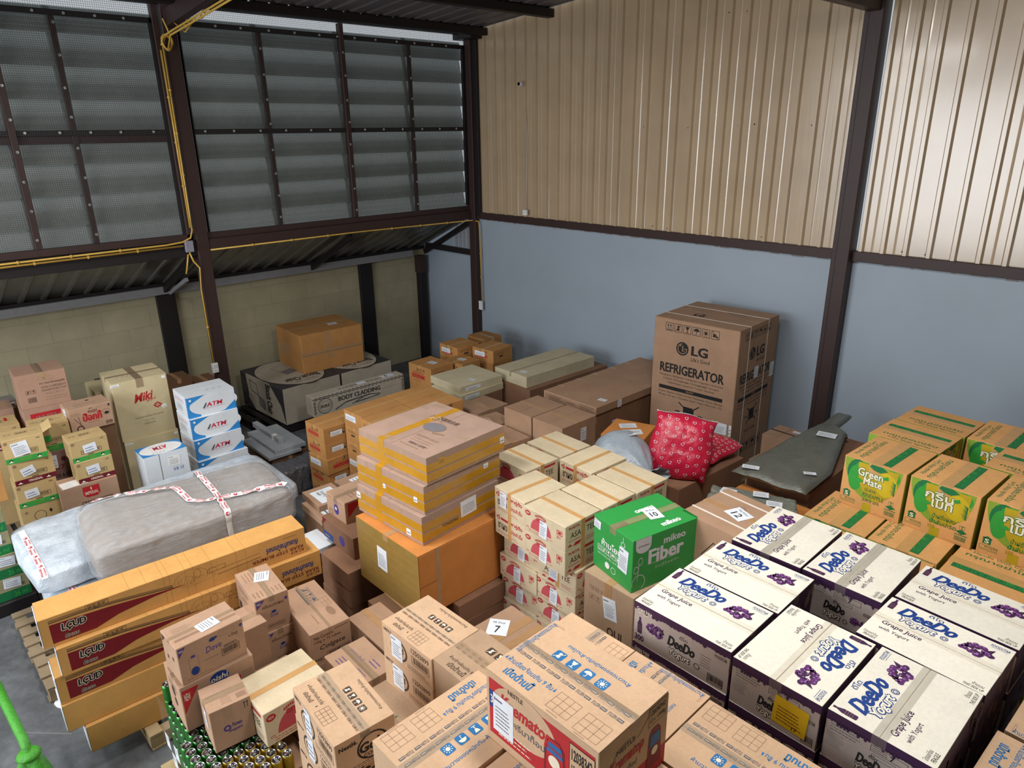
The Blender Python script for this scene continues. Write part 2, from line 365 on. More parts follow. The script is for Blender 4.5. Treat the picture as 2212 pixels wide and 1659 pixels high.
# annex behind the left wall: block wall, posts, gutter beam, sloping metal soffit
m = MB(); m.box(-1.56, -13, 0, -1.42, .0, 2.1, 'block_wall'); o = struct(m.build('wall_left'))
m = MB()
for y in (-10.2, -4.56, -1.30): m.box(-1.42, y - .125, 0, -1.36, y + .125, 1.96, 'steel_dark', .004)
m.box(-1.42, -.22, 0, -1.30, -.08, 1.9, 'steel_dark', .004); m.box(-1.42, -.24, 1.62, -1.27, -.10, 1.92, 'steel_brown'); trim(m)
m = MB(); m.box(-1.40, -13, 1.93, -1.30, -.35, 2.04, 'steel_grey', .004); m.box(-1.42, -13, 2.03, -1.36, -.05, 2.08, 'steel_dark'); trim(m)
b = MB(); y = -13; prof = []
while y < -.02:
    prof += [(y, 0), (y + .10, 0), (y + .12, -.022), (y + .16, -.022), (y + .18, 0)]; y += .245
vs = []; fs = []
for yy, dz in prof: vs += [(-1.5, min(yy, -.0), 2.04 + dz), (-.02, min(yy, -.0), 2.70 + dz)]
for i in range(len(prof) - 1): fs.append((2*i, 2*i+1, 2*i+3, 2*i+2))
b.mesh(vs, fs, 'soffit_metal'); o = b.build('ceiling_2'); struct(o)
m = MB()
def beam(m, a, c, w, h, mat):
    a, c = Vector(a), Vector(c); t = (c - a).normalized(); s_ = t.cross(Vector((0, 0, 1))).normalized() * w / 2; u = s_.cross(t).normalized() * h / 2
    vs = [p + sx * s_ + sz * u for p in (a, c) for sx, sz in ((-1, -1), (1, -1), (1, 1), (-1, 1))]
    m.mesh(vs, [(3, 2, 1, 0), (4, 5, 6, 7), (0, 1, 5, 4), (1, 2, 6, 5), (2, 3, 7, 6), (3, 0, 4, 7)], mat)
for y in (-10.3, -4.57, -2.32, -.06): beam(m, (-1.34, y, 1.98), (-.05, y, 2.60), .05, .08, 'steel_dark')
beam(m, (-1.34, -4.50, 1.93), (-.6, -4.50, 2.22), .035, .05, 'steel_grey')
m.box(-1.3, -.07, 2.05, -.02, -.01, 2.14, 'steel_dark'); trim(m)
m = MB()
for i in range(5): m.box(-.52 + i * .1, -.012, 2.15, -.46 + i * .1, 0, 2.6 - .0, 'steel_grey')
trim(m)
# roof
b = MB(); prof = []; y = -13
while y < 0: prof += [(y, 0), (y + .09, 0), (y + .12, .03), (y + .16, .03), (y + .19, 0)]; y += .25
vs = []; fs = []
for yy, dz in prof: vs += [(.28, min(yy, 0), 5.435 + dz), (13, min(yy, 0), 5.435 + 12.7 * .077 + dz)]
for i in range(len(prof) - 1): fs.append((2*i, 2*i+1, 2*i+3, 2*i+2))
b.mesh(vs, fs, 'roof_metal'); struct(b.build('ceiling'))
m = MB(); m.box(.30, -13, 5.335, .42, -.01, 5.435, 'steel_dark', .003); m.box(1.64, -13, 5.43, 1.76, -.01, 5.535, 'steel_dark', .003)
for x_ in (3.1, 4.6, 7.5, 9, 10.5): m.box(x_, -13, 5.435 + (x_ - .28) * .077 - .11, x_ + .1, -.01, 5.435 + (x_ - .28) * .077 - .01, 'steel_dark', .003)
trim(m)
m = MB(); beam(m, (.0, -4.45, 5.22), (1.9, -4.45, 5.42), .10, .17, 'steel_brown'); beam(m, (1.9, -4.45, 5.42), (12.5, -4.45, 6.2), .10, .17, 'steel_brown'); m.box(5.95, -1.6, 5.02, 6.07, -.12, 5.16, 'steel_brown', .004); trim(m)
m = MB(); m.box(-.06, -13, 5.37, .04, -.05, 5.46, 'steel_dark', .003); m.box(-.1, -.25, 5.3, .32, -.02, 5.42, 'steel_dark'); trim(m)
# clear corrugated eave outside the gap
b = MB(); prof = []; y = -13
while y < 0: prof += [(y, 0), (y + .12, 0), (y + .14, .03), (y + .18, .03), (y + .2, 0)]; y += .24
vs = []; fs = []
for yy, dz in prof: vs += [(-1.6, yy, 5.72 + dz), (-.0, yy, 5.44 + dz)]
for i in range(len(prof) - 1): fs.append((2*i, 2*i+1, 2*i+3, 2*i+2))
b.mesh(vs, fs, 'clear_sheet'); struct(b.build('ceiling_3'))
# unseen tube fixtures added where the overhead area lights hang
for lp, tg, pw in ADDED_LAMPS:
    m = MB(); x_, y_, z_ = lp; m.box(-.85, -.09, .03, .85, .09, .09, 'plastic_white', .01); m.box(-.8, -.05, .012, .8, .05, .03, 'white', .005)
    for sx in (-.6, .6): m.tube([(sx, 0, .09), (sx, 0, 5.435 + (x_ + sx - .28) * .077 - z_)], .006, 'steel_dark', 6)
    o = m.build('added_ceiling_lamp', loc=lp); tag(o, 'added white tube lamp under the roof near the camera, out of the picture', 'lamp', 'added lamps over the stock')

# ------------------------------------------------------------------ printed lettering
GL = {}
def glyphs(s, bold=0.0, shear=0.0):
    bold = min(bold, .024)
    k = (s, bold, shear)
    if k not in GL:
        cu = bpy.data.curves.new('lettering', 'FONT'); cu.body = s; cu.resolution_u = 2; cu.offset = bold; cu.shear = shear
        ob = bpy.data.objects.new('lettering', cu); me = bpy.data.meshes.new_from_object(ob)
        vs = [(v.co.x, v.co.y) for v in me.vertices]; fs = [tuple(p.vertices) for p in me.polygons]
        bpy.data.objects.remove(ob); bpy.data.curves.remove(cu); bpy.data.meshes.remove(me)
        if vs:
            x0 = min(v[0] for v in vs); x1 = max(v[0] for v in vs); y0 = min(v[1] for v in vs); y1 = max(v[1] for v in vs)
            vs = [((x - x0) / max(1e-6, x1 - x0), (y - y0) / max(1e-6, y1 - y0)) for x, y in vs]
        GL[k] = (vs, fs)
    return GL[k]
class Face:
    """a face of a box with 0..1 printing coordinates; rot turns the print by quarter turns"""
    def __init__(s, mb, O, u, v, W, H, rot=0, e=.0006):
        s.mb = mb; s.O = Vector(O); s.u = Vector(u); s.v = Vector(v); s.n = s.u.cross(s.v); s.W = W; s.H = H; s.rot = rot; s.e = e; s.l = 1
        s.asp = (W / H) if rot % 2 == 0 else (H / W); s.rg = random.Random(int(W * 1000) + rot)
    def p(s, x, y, l=None):
        if s.rot == 1: x, y = 1 - y, x
        elif s.rot == 2: x, y = 1 - x, 1 - y
        elif s.rot == 3: x, y = y, 1 - x
        return s.O + s.u * (x * s.W) + s.v * (y * s.H) + s.n * (s.e * (l or s.l))
    def poly(s, pts, mat, l=None): s.mb.poly([s.p(x, y, l) for x, y in pts], mat)
    def R(s, x0, y0, x1, y1, mat, l=None): s.poly([(x0, y0), (x1, y0), (x1, y1), (x0, y1)], mat, l)
    def RO(s, x0, y0, x1, y1, mat, t=.008, l=None):
        tx, ty = t, t * s.asp
        s.R(x0, y0, x1, y0 + ty, mat, l); s.R(x0, y1 - ty, x1, y1, mat, l); s.R(x0, y0 + ty, x0 + tx, y1 - ty, mat, l); s.R(x1 - tx, y0 + ty, x1, y1 - ty, mat, l)
    def E(s, cx, cy, rx, mat, ry=None, l=None, n=20, a0=0, a1=360):
        ry = ry if ry else rx * s.asp
        s.poly([(cx + rx * math.cos(R(a0 + (a1 - a0) * i / n)), cy + ry * math.sin(R(a0 + (a1 - a0) * i / n))) for i in range(n + (a1 - a0 < 360))], mat, l)
    def ring(s, cx, cy, rx, t, mat, ry=None, l=None, n=20, a0=0, a1=360):
        ry = ry if ry else rx * s.asp; k = 1 - t / rx
        for i in range(n):
            A, B = R(a0 + (a1 - a0) * i / n), R(a0 + (a1 - a0) * (i + 1) / n)
            s.poly([(cx + rx*math.cos(A), cy + ry*math.sin(A)), (cx + rx*math.cos(B), cy + ry*math.sin(B)), (cx + k*rx*math.cos(B), cy + k*ry*math.sin(B)), (cx + k*rx*math.cos(A), cy + k*ry*math.sin(A))], mat, l)
    def line(s, x0, y0, x1, y1, t, mat, l=None):
        dx, dy = (x1 - x0) * s.asp, (y1 - y0); L = math.hypot(dx, dy) or 1; nx, ny = -dy / L * t / 2, dx / L * t / 2 * s.asp
        nx, ny = -dy / L * t / 2, dx / L * t / 2 * s.asp
        s.poly([(x0 + nx, y0 + ny), (x0 - nx, y0 - ny), (x1 - nx, y1 - ny), (x1 + nx, y1 + ny)][::-1], mat, l)
    def T(s, t, x0, y0, x1, y1, mat, bold=.012, shear=0, flip=False, l=None, slope=0):
        vs, fs = glyphs(t, bold, shear); l = l or s.l; k = max(0, bold - .024) / .75 * (y1 - y0); kx = k / s.asp
        sh = [(0, 0)] if k == 0 else [(-kx, 0), (kx, 0), (0, k), (0, -k)][:2 if bold < .06 else 4]
        for q, (dx, dy) in enumerate(sh):
            o = []
            for x, y in vs:
                if flip: x, y = 1 - x, 1 - y
                o.append(s.p(x0 + dx + x * (x1 - x0), y0 + dy + y * (y1 - y0) + slope * x, l + q * .22))
            s.mb.mesh(o, fs, mat)
    def G(s, x0, y0, x1, y1, n, mat, l=None):
        """n lines of fine print too small to read"""
        h = (y1 - y0) / n
        for i in range(n):
            y = y1 - (i + 1) * h + h * .3; x = x0; xe = x1 - s.rg.random() * .25 * (x1 - x0)
            while x < xe:
                w = (x1 - x0) * s.rg.uniform(.04, .12); s.R(x, y, min(x + w, xe), y + h * .26, mat, l); x += w + (x1 - x0) * .022
    def BC(s, x0, y0, x1, y1, mat='black', frame=True, l=None):
        if frame: s.RO(x0, y0, x1, y1, mat, .006, l)
        d = (x1 - x0); x = x0 + .08 * d
        while x < x1 - .08 * d:
            w = d * s.rg.uniform(.01, .03); s.R(x, y0 + .2 * (y1 - y0), x + w, y1 - .12 * (y1 - y0), mat, l); x += w + d * s.rg.uniform(.012, .03)
    def icons(s, x0, y0, sz, n, mat, bg=None, gap=1.25, vert=False, ink=None):
        ink = ink or mat
        for i in range(n):
            x, y = (x0, y0 - i * sz * gap * s.asp) if vert else (x0 + i * sz * gap, y0)
            w, h = sz, sz * s.asp; c = (lambda a, b_: (x + a * w, y + b_ * h))
            if bg:
                s.R(*c(.08, 0), *c(.92, 1), bg); s.R(*c(0, .08), *c(.08, .92), bg); s.R(*c(.92, .08), *c(1, .92), bg)
            else: s.RO(*c(0, 0), *c(1, 1), mat, sz * .06)
            k = (i + (0 if n > 4 else 1)) % 6; L = 2
            if k == 0:
                for a in (.33, .67): s.line(*c(a, .25), *c(a, .65), sz * .07, ink, L); s.poly([c(a - .12, .62), c(a + .12, .62), c(a, .85)], ink, L)
                s.R(*c(.15, .12), *c(.85, .2), ink, L)
            elif k == 1: s.E(*c(.5, .68), sz * .15, ink, l=L, n=10); s.R(*c(.35, .2), *c(.65, .5), ink, L); s.line(*c(.12, .12), *c(.88, .88), sz * .06, ink, L + 1)
            elif k == 2: s.poly([c(.25, .85), c(.75, .85), c(.62, .5), c(.38, .5)][::-1], ink, L); s.R(*c(.46, .2), *c(.54, .5), ink, L); s.R(*c(.3, .14), *c(.7, .2), ink, L)
            elif k == 3: s.E(*c(.5, .5), sz * .36, ink, l=L, n=10, a0=0, a1=180); s.R(*c(.47, .18), *c(.53, .5), ink, L); s.R(*c(.36, .14), *c(.5, .2), ink, L)
            elif k == 4:
                s.E(*c(.5, .5), sz * .2, ink, l=L, n=10)
                for q in range(10): A = R(q * 36); s.line(*c(.5 + .27 * math.cos(A), .5 + .27 * math.sin(A)), *c(.5 + .4 * math.cos(A), .5 + .4 * math.sin(A)), sz * .06, ink, L)
            else: s.R(*c(.2, .25), *c(.6, .6), ink, L); s.E(*c(.72, .3), sz * .12, ink, l=L, n=8); s.line(*c(.1, .9), *c(.9, .1), sz * .06, ink, L + 1)
    def grid(s, x0, y0, x1, y1, nx, ny, mat, t=.004):
        for i in range(nx + 1): x = x0 + (x1 - x0) * i / nx; s.R(x - t/2, y0, x + t/2, y1, mat)
        for j in range(ny + 1): y = y0 + (y1 - y0) * j / ny; s.R(x0, y - t/2*s.asp, x1, y + t/2*s.asp, mat)
def faces(mb, w, d, h, e=.0006):
    return (Face(mb, (-w/2, -d/2, 0), (1, 0, 0), (0, 0, 1), w, h, 0, e), Face(mb, (w/2, -d/2, 0), (0, 1, 0), (0, 0, 1), d, h, 0, e),
            lambda r=0, hh=None: Face(mb, (-w/2, -d/2, h), (1, 0, 0), (0, 1, 0), w, d, r, e))

# ------------------------------------------------------------------ cartons
class Carton:
    def __init__(s, kind, w, d, h, board, prints=None, seam='y', side=None, r=.003):
        s.kind = kind; s.w = w; s.d = d; s.h = h; s.kids = []; s.made = False; s.board = board
        mb = MB(); fl = .004 if seam else 0
        mb.box(-w/2, -d/2, 0, w/2, d/2, h - fl, board if not side else side, r)
        if seam:
            g = .0018; fb = board
            if seam == 'y': mb.box(-w/2, -d/2, h - fl, -g, d/2, h, fb, .0012); mb.box(g, -d/2, h - fl, w/2, d/2, h, fb, .0012)
            else: mb.box(-w/2, -d/2, h - fl, w/2, -g, h, fb, .0012); mb.box(-w/2, g, h - fl, w/2, d/2, h, fb, .0012)
        elif side: mb.box(-w/2, -d/2, h - .002, w/2, d/2, h, board, 0)
        s.mb = mb; s.S, s.E, s.Tp = faces(mb, w, d, h)
        if prints: prints(s)
        s.seam = seam
    def tape(s, axis=None, width=.05, mat='tape', drop=.06, off=0, label=None, full=False):
        axis = axis or s.seam; mb = MB(); e = .0014; w, d, h = s.w, s.d, s.h; dr = h if full else drop; a = off - width/2; b = off + width/2
        if axis == 'y':
            mb.box(a, -d/2 - e, h, b, d/2 + e, h + e, mat); mb.box(a, -d/2 - e, h - dr, b, -d/2, h, mat); mb.box(a, d/2, h - dr, b, d/2 + e, h, mat)
        else:
            mb.box(-w/2 - e, a, h, w/2 + e, b, h + e, mat); mb.box(-w/2 - e, a, h - dr, -w/2, b, h, mat); mb.box(w/2, a, h - dr, w/2 + e, b, h, mat)
        s.kids.append(('packing_tape', mb, label)); return s
    def band(s, z0, z1, mat='tape_amber', label=None):
        mb = MB(); e = .0018; w, d = s.w/2 + e, s.d/2 + e
        mb.box(-w, -d, z0, w, -d + e, z1, mat); mb.box(-w, d - e, z0, w, d, z1, mat); mb.box(-w, -d, z0, -w + e, d, z1, mat); mb.box(w - e, -d, z0, w, d, z1, mat)
        s.kids.append(('packing_tape', mb, label)); return s
    def label(s, face, cx, cy, lw, lh, rot=0, mat='paper', lines=5, head=True, text=None, nm='shipping_label', tm='slate'):
        """paper label, lw x lh metres, centred at cx, cy (0..1) of the face, turned by rot degrees"""
        mb = MB(); F = {'S': s.S, 'E': s.E, 'T': s.Tp(0)}[face]
        e = .0024 if face != 'T' else .0026; c = F.O + F.u * (cx * F.W) + F.v * (cy * F.H) + F.n * e
        a = R(rot); u = F.u * math.cos(a) + F.v * math.sin(a); v = -F.u * math.sin(a) + F.v * math.cos(a)
        O = c - u * lw/2 - v * lh/2; L = Face(mb, O, u, v, lw, lh)
        q = [O, O + u*lw, O + u*lw + v*lh, O + v*lh]; q2 = [p - F.n * .0006 for p in q]
        mb.mesh(q + q2, [(0, 1, 2, 3), (7, 6, 5, 4), (0, 4, 5, 1), (1, 5, 6, 2), (2, 6, 7, 3), (3, 7, 4, 0)], mat)
        if head: L.R(.12, .84, .45, .88, tm); L.R(.06, .82, .10, .90, 'navy')
        if lines: L.G(.12, .12, .9, .72, lines, tm)
        if text:
            for t in text: L.T(*t)
        s.kids.append((nm, mb, 'yellow printed label' if mat == 'tag_yellow' else None)); return s
    def strap(s, axis, off, mat='strap_white', width=.012):
        mb = MB(); e = .002; w, d, h = s.w/2, s.d/2, s.h
        if axis == 'x':
            mb.box(-w - e, off, h, w + e, off + width, h + e, mat); mb.box(-w - e, off, 0.004, -w, off + width, h, mat); mb.box(w, off, .004, w + e, off + width, h, mat)
        else:
            mb.box(off, -d - e, h, off + width, d + e, h + e, mat); mb.box(off, -d - e, .004, off + width, -d, h, mat); mb.box(off, d, .004, off + width, d + e, h, mat)
        s.kids.append(('packing_strap', mb, None)); return s
    def cuttape(s, face, x0, y0, x1, y1, mat='tape', rot=0):
        mb = MB(); F = {'S': s.S, 'E': s.E, 'T': s.Tp(0)}[face]; F2 = Face(mb, F.O, F.u, F.v, F.W, F.H, 0, .0016); F2.R(x0, y0, x1, y1, mat); F2.l = 1
        s.kids.append(('packing_tape', mb, None)); return s
    def put(s, x, y, z, yaw, label, group=None, cat='box', name=None, kids=True):
        if not s.made: s.me = s.mb.data(s.kind); s.kme = [(n, b.data(n), l) for n, b, l in s.kids]; s.made = True
        o = bpy.data.objects.new(name or s.kind, s.me); COL.objects.link(o); o.location = (x, y, z); o.rotation_euler = (0, 0, R(yaw))
        tag(o, label, cat, group)
        if kids:
            for n, me, l in s.kme:
                c = bpy.data.objects.new(n, me); COL.objects.link(c); c.parent = o
                if l: c['label'] = l
        return o

def bottle(F, cx, cy, hgt, mat, l=1, slope=0):
    """juice bottle silhouette, lying or standing on the print; hgt in face units along y"""
    w = hgt * .30 / F.asp
    pr = [(0, .5), (.03, .95), (.45, 1), (.5, .9), (.58, 1), (.68, .75), (.82, .38), (.88, .3), (.89, .42), (1, .42)]
    L = [(cx - w/2 * b, cy + hgt * (a - .5)) for a, b in pr]; Rr = [(cx + w/2 * b, cy + hgt * (a - .5)) for a, b in pr][::-1]
    F.poly((L + Rr)[::-1], mat, l)
    for i in range(4): F.R(cx - w * .42, cy + hgt * (-.32 + i * .1), cx + w * .42, cy + hgt * (-.305 + i * .1), 'faint', l + 1)
def grapes(F, cx, cy, rx, seed=1, a='grape', b='grape_light', d='purple'):
    g = random.Random(seed); ry = rx * .62 * F.asp
    pts = []
    for i in range(46):
        x, y = g.uniform(-1, 1), g.uniform(-1, 1)
        if x*x + y*y < 1 and abs(y) < 1 - .35 * abs(x - .1): pts.append((x, y))
    for i, (x, y) in enumerate(pts):
        X, Y = cx + x * rx, cy + y * ry; k = rx * .2; F.E(X, Y, k, d if g.random() < .35 else a, n=9, l=1 + (i % 4) * .5)
        if g.random() < .55: F.E(X - k*.3, Y + k*.3*F.asp, k * .35, b, n=6, l=3.4)
    F.poly([(cx + rx*.5, cy + ry*.5), (cx + rx*1.0, cy + ry*1.2), (cx + rx*.9, cy + ry*.4)][::-1], 'leaf' if a != 'grape' else d, 3.6)

# ---- white grape juice cartons
def p_deedo_top(F):
    F.T('DeeDo', .13, .70, .60, .90, 'navy', .05, .35); F.T('ดีโด', .34, .91, .46, .98, 'navy', .01)
    F.T('Yogurt', .175, .55, .475, .70, 'navy', .085, .25); F.T('Yogurt', .178, .553, .472, .697, 'cream_ink', .03, .25, l=2)
    F.T('Grape Juice', .09, .36, .42, .46, 'purple', .015, .1); F.T('with Yogurt', .1, .25, .35, .325, 'purple', .005, .1)
    F.ring(.54, .63, .032, .006, 'navy'); F.ring(.54, .63, .018, .006, 'navy')
    for i in range(10): A = R(i*36); F.line(.54 + .02*math.cos(A), .63 + .02*F.asp*math.sin(A), .54 + .03*math.cos(A), .63 + .03*F.asp*math.sin(A), .004, 'navy')
    grapes(F, .76, .70, .125, 3)
    F.T('FOODSTAR', .83, .90, .97, .95, 'navy', .01, .3); F.line(.84, .885, .96, .885, .003, 'navy')
    # small bottle in the corner, drawn leaning
    bottle(F, .055, .86, .24, 'purple')
    F.T('โปรดอย่าโยน', .03, .09, .15, .14, 'black', 0, .2); F.T('FRAGILE', .045, .03, .15, .075, 'black', .005, .2)
    F.T('ด้านบน', .88, .085, .965, .14, 'black', 0, .2); F.T('THIS SIDE UP', .83, .025, .975, .065, 'black', .003, .2)
def drip(F, n=26, base=.86):
    g = F.rg; F.R(0, base, 1, .995, 'purple'); step = 1 / n
    for i in range(n):
        dp = g.choice((.03, .05, .05, .09)); F.E((i + .5) * step, base + .005, step * .62, 'purple', ry=dp, n=10, a0=180, a1=360)
def p_deedo_side(F):
    drip(F); F.T('Grape Juice', .03, .80, .20, .90, 'cream_ink', .01, l=3); F.T('with Yogurt', .04, .73, .16, .79, 'cream_ink', 0, l=3)
    bottle(F, .07, .46, .40, 'purple'); F.T('300', .02, .08, .12, .22, 'purple', .03); grapes(F, .24, .52, .09, 5)
    F.T('DeeDo', .38, .38, .66, .62, 'black', .045, .25); F.T('ดีโด', .50, .65, .58, .74, 'black', 0)
    F.T('Yogurt', .40, .14, .62, .34, 'black', .07, .2); F.T('Yogurt', .403, .145, .617, .335, 'cream_ink', .012, .2, l=2)
    F.ring(.69, .25, .03, .006, 'black'); F.T('FOODSTAR', .85, .7, .97, .77, 'black', .01, .2)
    F.G(.72, .32, .83, .62, 5, 'faint'); F.BC(.80, .06, .95, .26)
def p_deedo_side2(F):
    drip(F, 30, .84); F.G(.05, .62, .36, .84, 4, 'slate'); F.RO(.44, .66, .78, .78, 'black', .004); F.T('7', .62, .665, .66, .76, 'black', .02); F.G(.46, .68, .6, .76, 2, 'black'); F.RO(.46, .55, .68, .62, 'black', .003)
    F.G(.03, .3, .2, .6, 7, 'faint_grey'); F.T('DeeDo', .33, .30, .60, .50, 'black', .045, .25); F.T('ดีโด', .44, .5, .52, .58, 'black')
    F.T('Yogurt', .33, .1, .56, .27, 'black', .07, .2); F.T('Yogurt', .333, .105, .557, .265, 'cream_ink', .012, .2, l=2)
    F.ring(.62, .17, .03, .006, 'black'); F.T('FOODSTAR', .82, .5, .96, .58, 'black', .01, .2); grapes(F, .76, .28, .08, 8); F.BC(.84, .05, .96, .22)
def p_deedo_dark(F):
    F.R(0, 0, 1, .995, 'purple')
    for i in range(12): x = F.rg.random(); F.E(x, F.rg.uniform(.1, .8), .04, 'faint', ry=F.rg.uniform(.05, .2), n=10)
def mk_deedo(rot, side=1):
    w, d = ((.53, .39) if rot in (0, 2) else (.40, .53))
    def pr(c):
        p_deedo_top(c.Tp(rot))
        if rot in (0, 2): p_deedo_side(c.S); p_deedo_dark(c.E)
        else: p_deedo_side2(c.S); p_deedo_dark(c.E)
    c = Carton('juice_carton', w, d, .2386, 'cream_white', pr, 'x' if rot in (0, 2) else 'y', side='juice_side_shaded')
    c.tape(None, .055, 'tape_faint', .05); return c

# ---- guava pineapple juice cartons
def p_green_side(thai):
    def f(F):
        F.E(.48, .985, .46, 'lime', ry=.74, n=30, a0=180, a1=360); F.E(.56, .96, .32, 'olive_yellow', ry=.70, n=24, a0=180, a1=360, l=2)
        F.E(.24, .74, .17, 'green', ry=.26, n=16, l=1.3); F.E(.22, .62, .12, 'leaf', ry=.26, n=16, l=1.5); F.E(.36, .88, .16, 'leaf', ry=.10, n=14, l=1.7); F.E(.78, .84, .14, 'leaf', ry=.14, n=14, l=1.5); F.E(.72, .66, .17, 'yellow', ry=.24, n=18, l=2.2); F.poly([(.45, .985), (.62, .985), (.72, .93), (.60, .86), (.50, .88), (.42, .93)][::-1], 'green', 3)
        for i in range(9): A = R(35 + i * 16); F.poly([(.56, .86), (.56 + .13*math.cos(A) - .012, .87 + .14*math.sin(A)*.8), (.56 + .13*math.cos(A) + .012, .87 + .12*math.sin(A)*.8)], 'green', 2.5)
        for i in range(8): F.poly([(.86, .5 + i*.03), (.80 - .01*(i % 3), .53 + i*.035), (.87, .53 + i*.03)][::-1], 'green', 3)
        A_, B_ = (('กรีน', 'เมท') if thai else ('Green', 'Mate'))
        for (mt, bo, l_) in (('green', .07, 4), ('cream_ink', .02, 5)):
            F.T(A_, .25, .70, .66, .86, mt, bo, l=l_); F.T(B_, .36, .55, .66, .70, mt, bo, l=l_)
        F.poly([(.20, .60), (.30, .64), (.37, .59), (.28, .55)][::-1], 'leaf', 5); F.poly([(.64, .79), (.73, .84), (.75, .78), (.68, .75)][::-1], 'leaf', 5)
        if thai: F.T('น้ำฝรั่งผสม', .40, .36, .74, .45, 'green', .005, .1, l=4); F.T('น้ำสับปะรด', .38, .25, .76, .34, 'green', .005, .1, l=4); F.T('25%', .36, .16, .47, .22, 'olive_yellow', .01, l=4)
        else: F.T('GUAVA', .40, .42, .58, .49, 'green', .003, .1, l=4); F.T('PINEAPPLE', .38, .31, .72, .39, 'green', .003, .1, l=4); F.T('JUICE 25%', .38, .20, .66, .27, 'green', .003, .1, l=4)
        F.R(.40, .005, .54, .18, 'olive_yellow', 1.5)
        F.poly([(.04, .30), (.19, .30), (.115, .345)], 'green'); F.R(.06, .20, .17, .31, 'green'); F.T('S', .085, .215, .145, .30, 'cream_ink', .03, l=2)
        F.RO(.03, .08, .27, .175, 'green', .004); F.T('802644', .10, .13, .26, .165, 'green', .005); F.G(.05, .09, .26, .125, 1, 'green')
        F.RO(.80, .31, .88, .38, 'green', .004); F.T('T', .82, .32, .86, .37, 'green', .03)
        F.poly([(.76, .26), (.84, .31), (.92, .26), (.84, .215)][::-1], 'green'); F.R(.75, .195, .93, .21, 'green'); F.BC(.74, .06, .93, .19, 'green', False); F.G(.60, .02, .93, .045, 1, 'faint')
    return f
def p_green_top(F):
    F.R(.55, .06, .72, .94, 'green')
    for i in range(5): F.RO(.575, .12 + i*.165, .695, .12 + i*.165 + .12, 'pale_green', .006, 2); F.T('UCEBS'[i], .60, .145 + i*.165, .67, .145 + i*.165 + .075, 'pale_green', 0, l=2)
    F2 = Face(F.mb, F.O, F.u, F.v, F.W, F.H, (F.rot + 1) % 4, F.e)
    F2.T('กรุณาอย่าโยน', .10, .72, .86, .86, 'green', .012); F2.T('Handle With Care', .16, .885, .76, .955, 'green', .004)
def mk_green(thai, rot=0, w=.42, d=.50, h=.375):
    def pr(c):
        p_green_top(c.Tp(rot)); p_green_side(thai)(c.S if rot % 2 == 0 else c.E)
        (c.E if rot % 2 == 0 else c.S).R(.0, .0, 1, .99, 'lime', .5); (c.E if rot % 2 == 0 else c.S).E(.5, .55, .35, 'olive_yellow', ry=.40, l=1)
    c = Carton('juice_carton', w, d, h, 'juice_board', pr, 'y' if rot % 2 == 0 else 'x'); c.tape(None, .075, 'tape_kraft', .09); return c

# ---- creamer cartons
def p_krem_top(F):
    F.icons(.235, .56, .088, 4, 'cream_ink', 'blue', 1.45, ink='cream_ink')
    F.T('ห้ามวางของหนักทับ-ห้ามโยน', .26, .755, .80, .81, 'blue', .012, flip=True)
    F3 = Face(F.mb, F.O, F.u, F.v, F.W, F.H, (F.rot + 3) % 4, F.e); F3.T('ห้ามวางของหนักทับ-กดแทง', .06, .015, .62, .065, 'blue', .012)
    for y, n_ in ((.475, 7), (.375, 7)):
        for i in range(n_):
            F.T('NESTLE', .045 + i*.133, y, .045 + i*.133 + .065, y + .042, 'slate', .01, flip=True); F.R(.116 + i*.133, y + .002, .163 + i*.133, y + .038, 'slate'); F.R(.122 + i*.133, y + .014, .157 + i*.133, y + .024, 'nestle_board', 1.5)
    F.T('ห้ามเรียงซ้อนเกิน 9 ชั้น', .05, .22, .46, .29, 'blue', .012, flip=False); F.T('เปิดด้านนี้', .11, .07, .36, .18, 'blue', .03)
    F.poly([(.02, .23), (.04, .23), (.03, .28)], 'blue'); F.poly([(.47, .23), (.49, .23), (.48, .28)], 'blue')
    F.grid(.52, .06, .70, .28, 3, 3, 'faint', .003); F.grid(.76, .04, .95, .27, 3, 3, 'faint', .003); F.RO(.02, .93, .12, .95, 'faint', .002)
    F.G(.55, .015, .66, .04, 1, 'faint'); F.G(.79, .005, .9, .03, 1, 'faint')
def p_krem_side(F):
    F.R(.03, .12, .975, .90, 'red'); F.E(.36, .62, .30, 'nestle_board', ry=.34, n=26, l=1.6)
    F.T('NESTLE', .22, .86, .36, .92, 'ink_brown', .02, l=3); F.T('Krematop', .14, .56, .62, .80, 'red', .03, .25, l=3, slope=-.02); F.T('ครีมาท็อป', .26, .44, .56, .54, 'slate', .01, l=3)
    F.R(.03, .50, .11, .74, 'navy', 2); F.T('33', .045, .56, .10, .68, 'cream_ink', .02, l=3); F.G(.12, .16, .48, .34, 3, 'cream_ink', 3)
    F.poly([(.55, .05), (.75, .05), (.73, .64), (.69, .72), (.59, .72), (.56, .64)][::-1][::-1], 'dark_red', 2); F.poly([(.57, .07), (.73, .07), (.715, .62), (.685, .70), (.60, .70), (.58, .62)], 'red', 3)
    F.poly([(.575, .52), (.72, .52), (.705, .66), (.6, .66)], 'blue', 4); F.E(.645, .42, .05, 'cream_ink', l=5, n=14); F.T('Krematop', .585, .55, .71, .62, 'red', .02, l=5); F.R(.60, .16, .69, .26, 'cream_ink', 4); F.T('Coffee', .605, .17, .685, .25, 'dark_red', .01, l=5)
    F.RO(.77, .40, .975, .86, 'black', .004, 3); F.R(.775, .41, .97, .85, 'nestle_board', 2.5); F.T('12038342', .79, .65, .955, .80, 'black', .02, l=4); F.T('12 x 1,000g', .79, .46, .955, .59, 'black', .012, l=4)
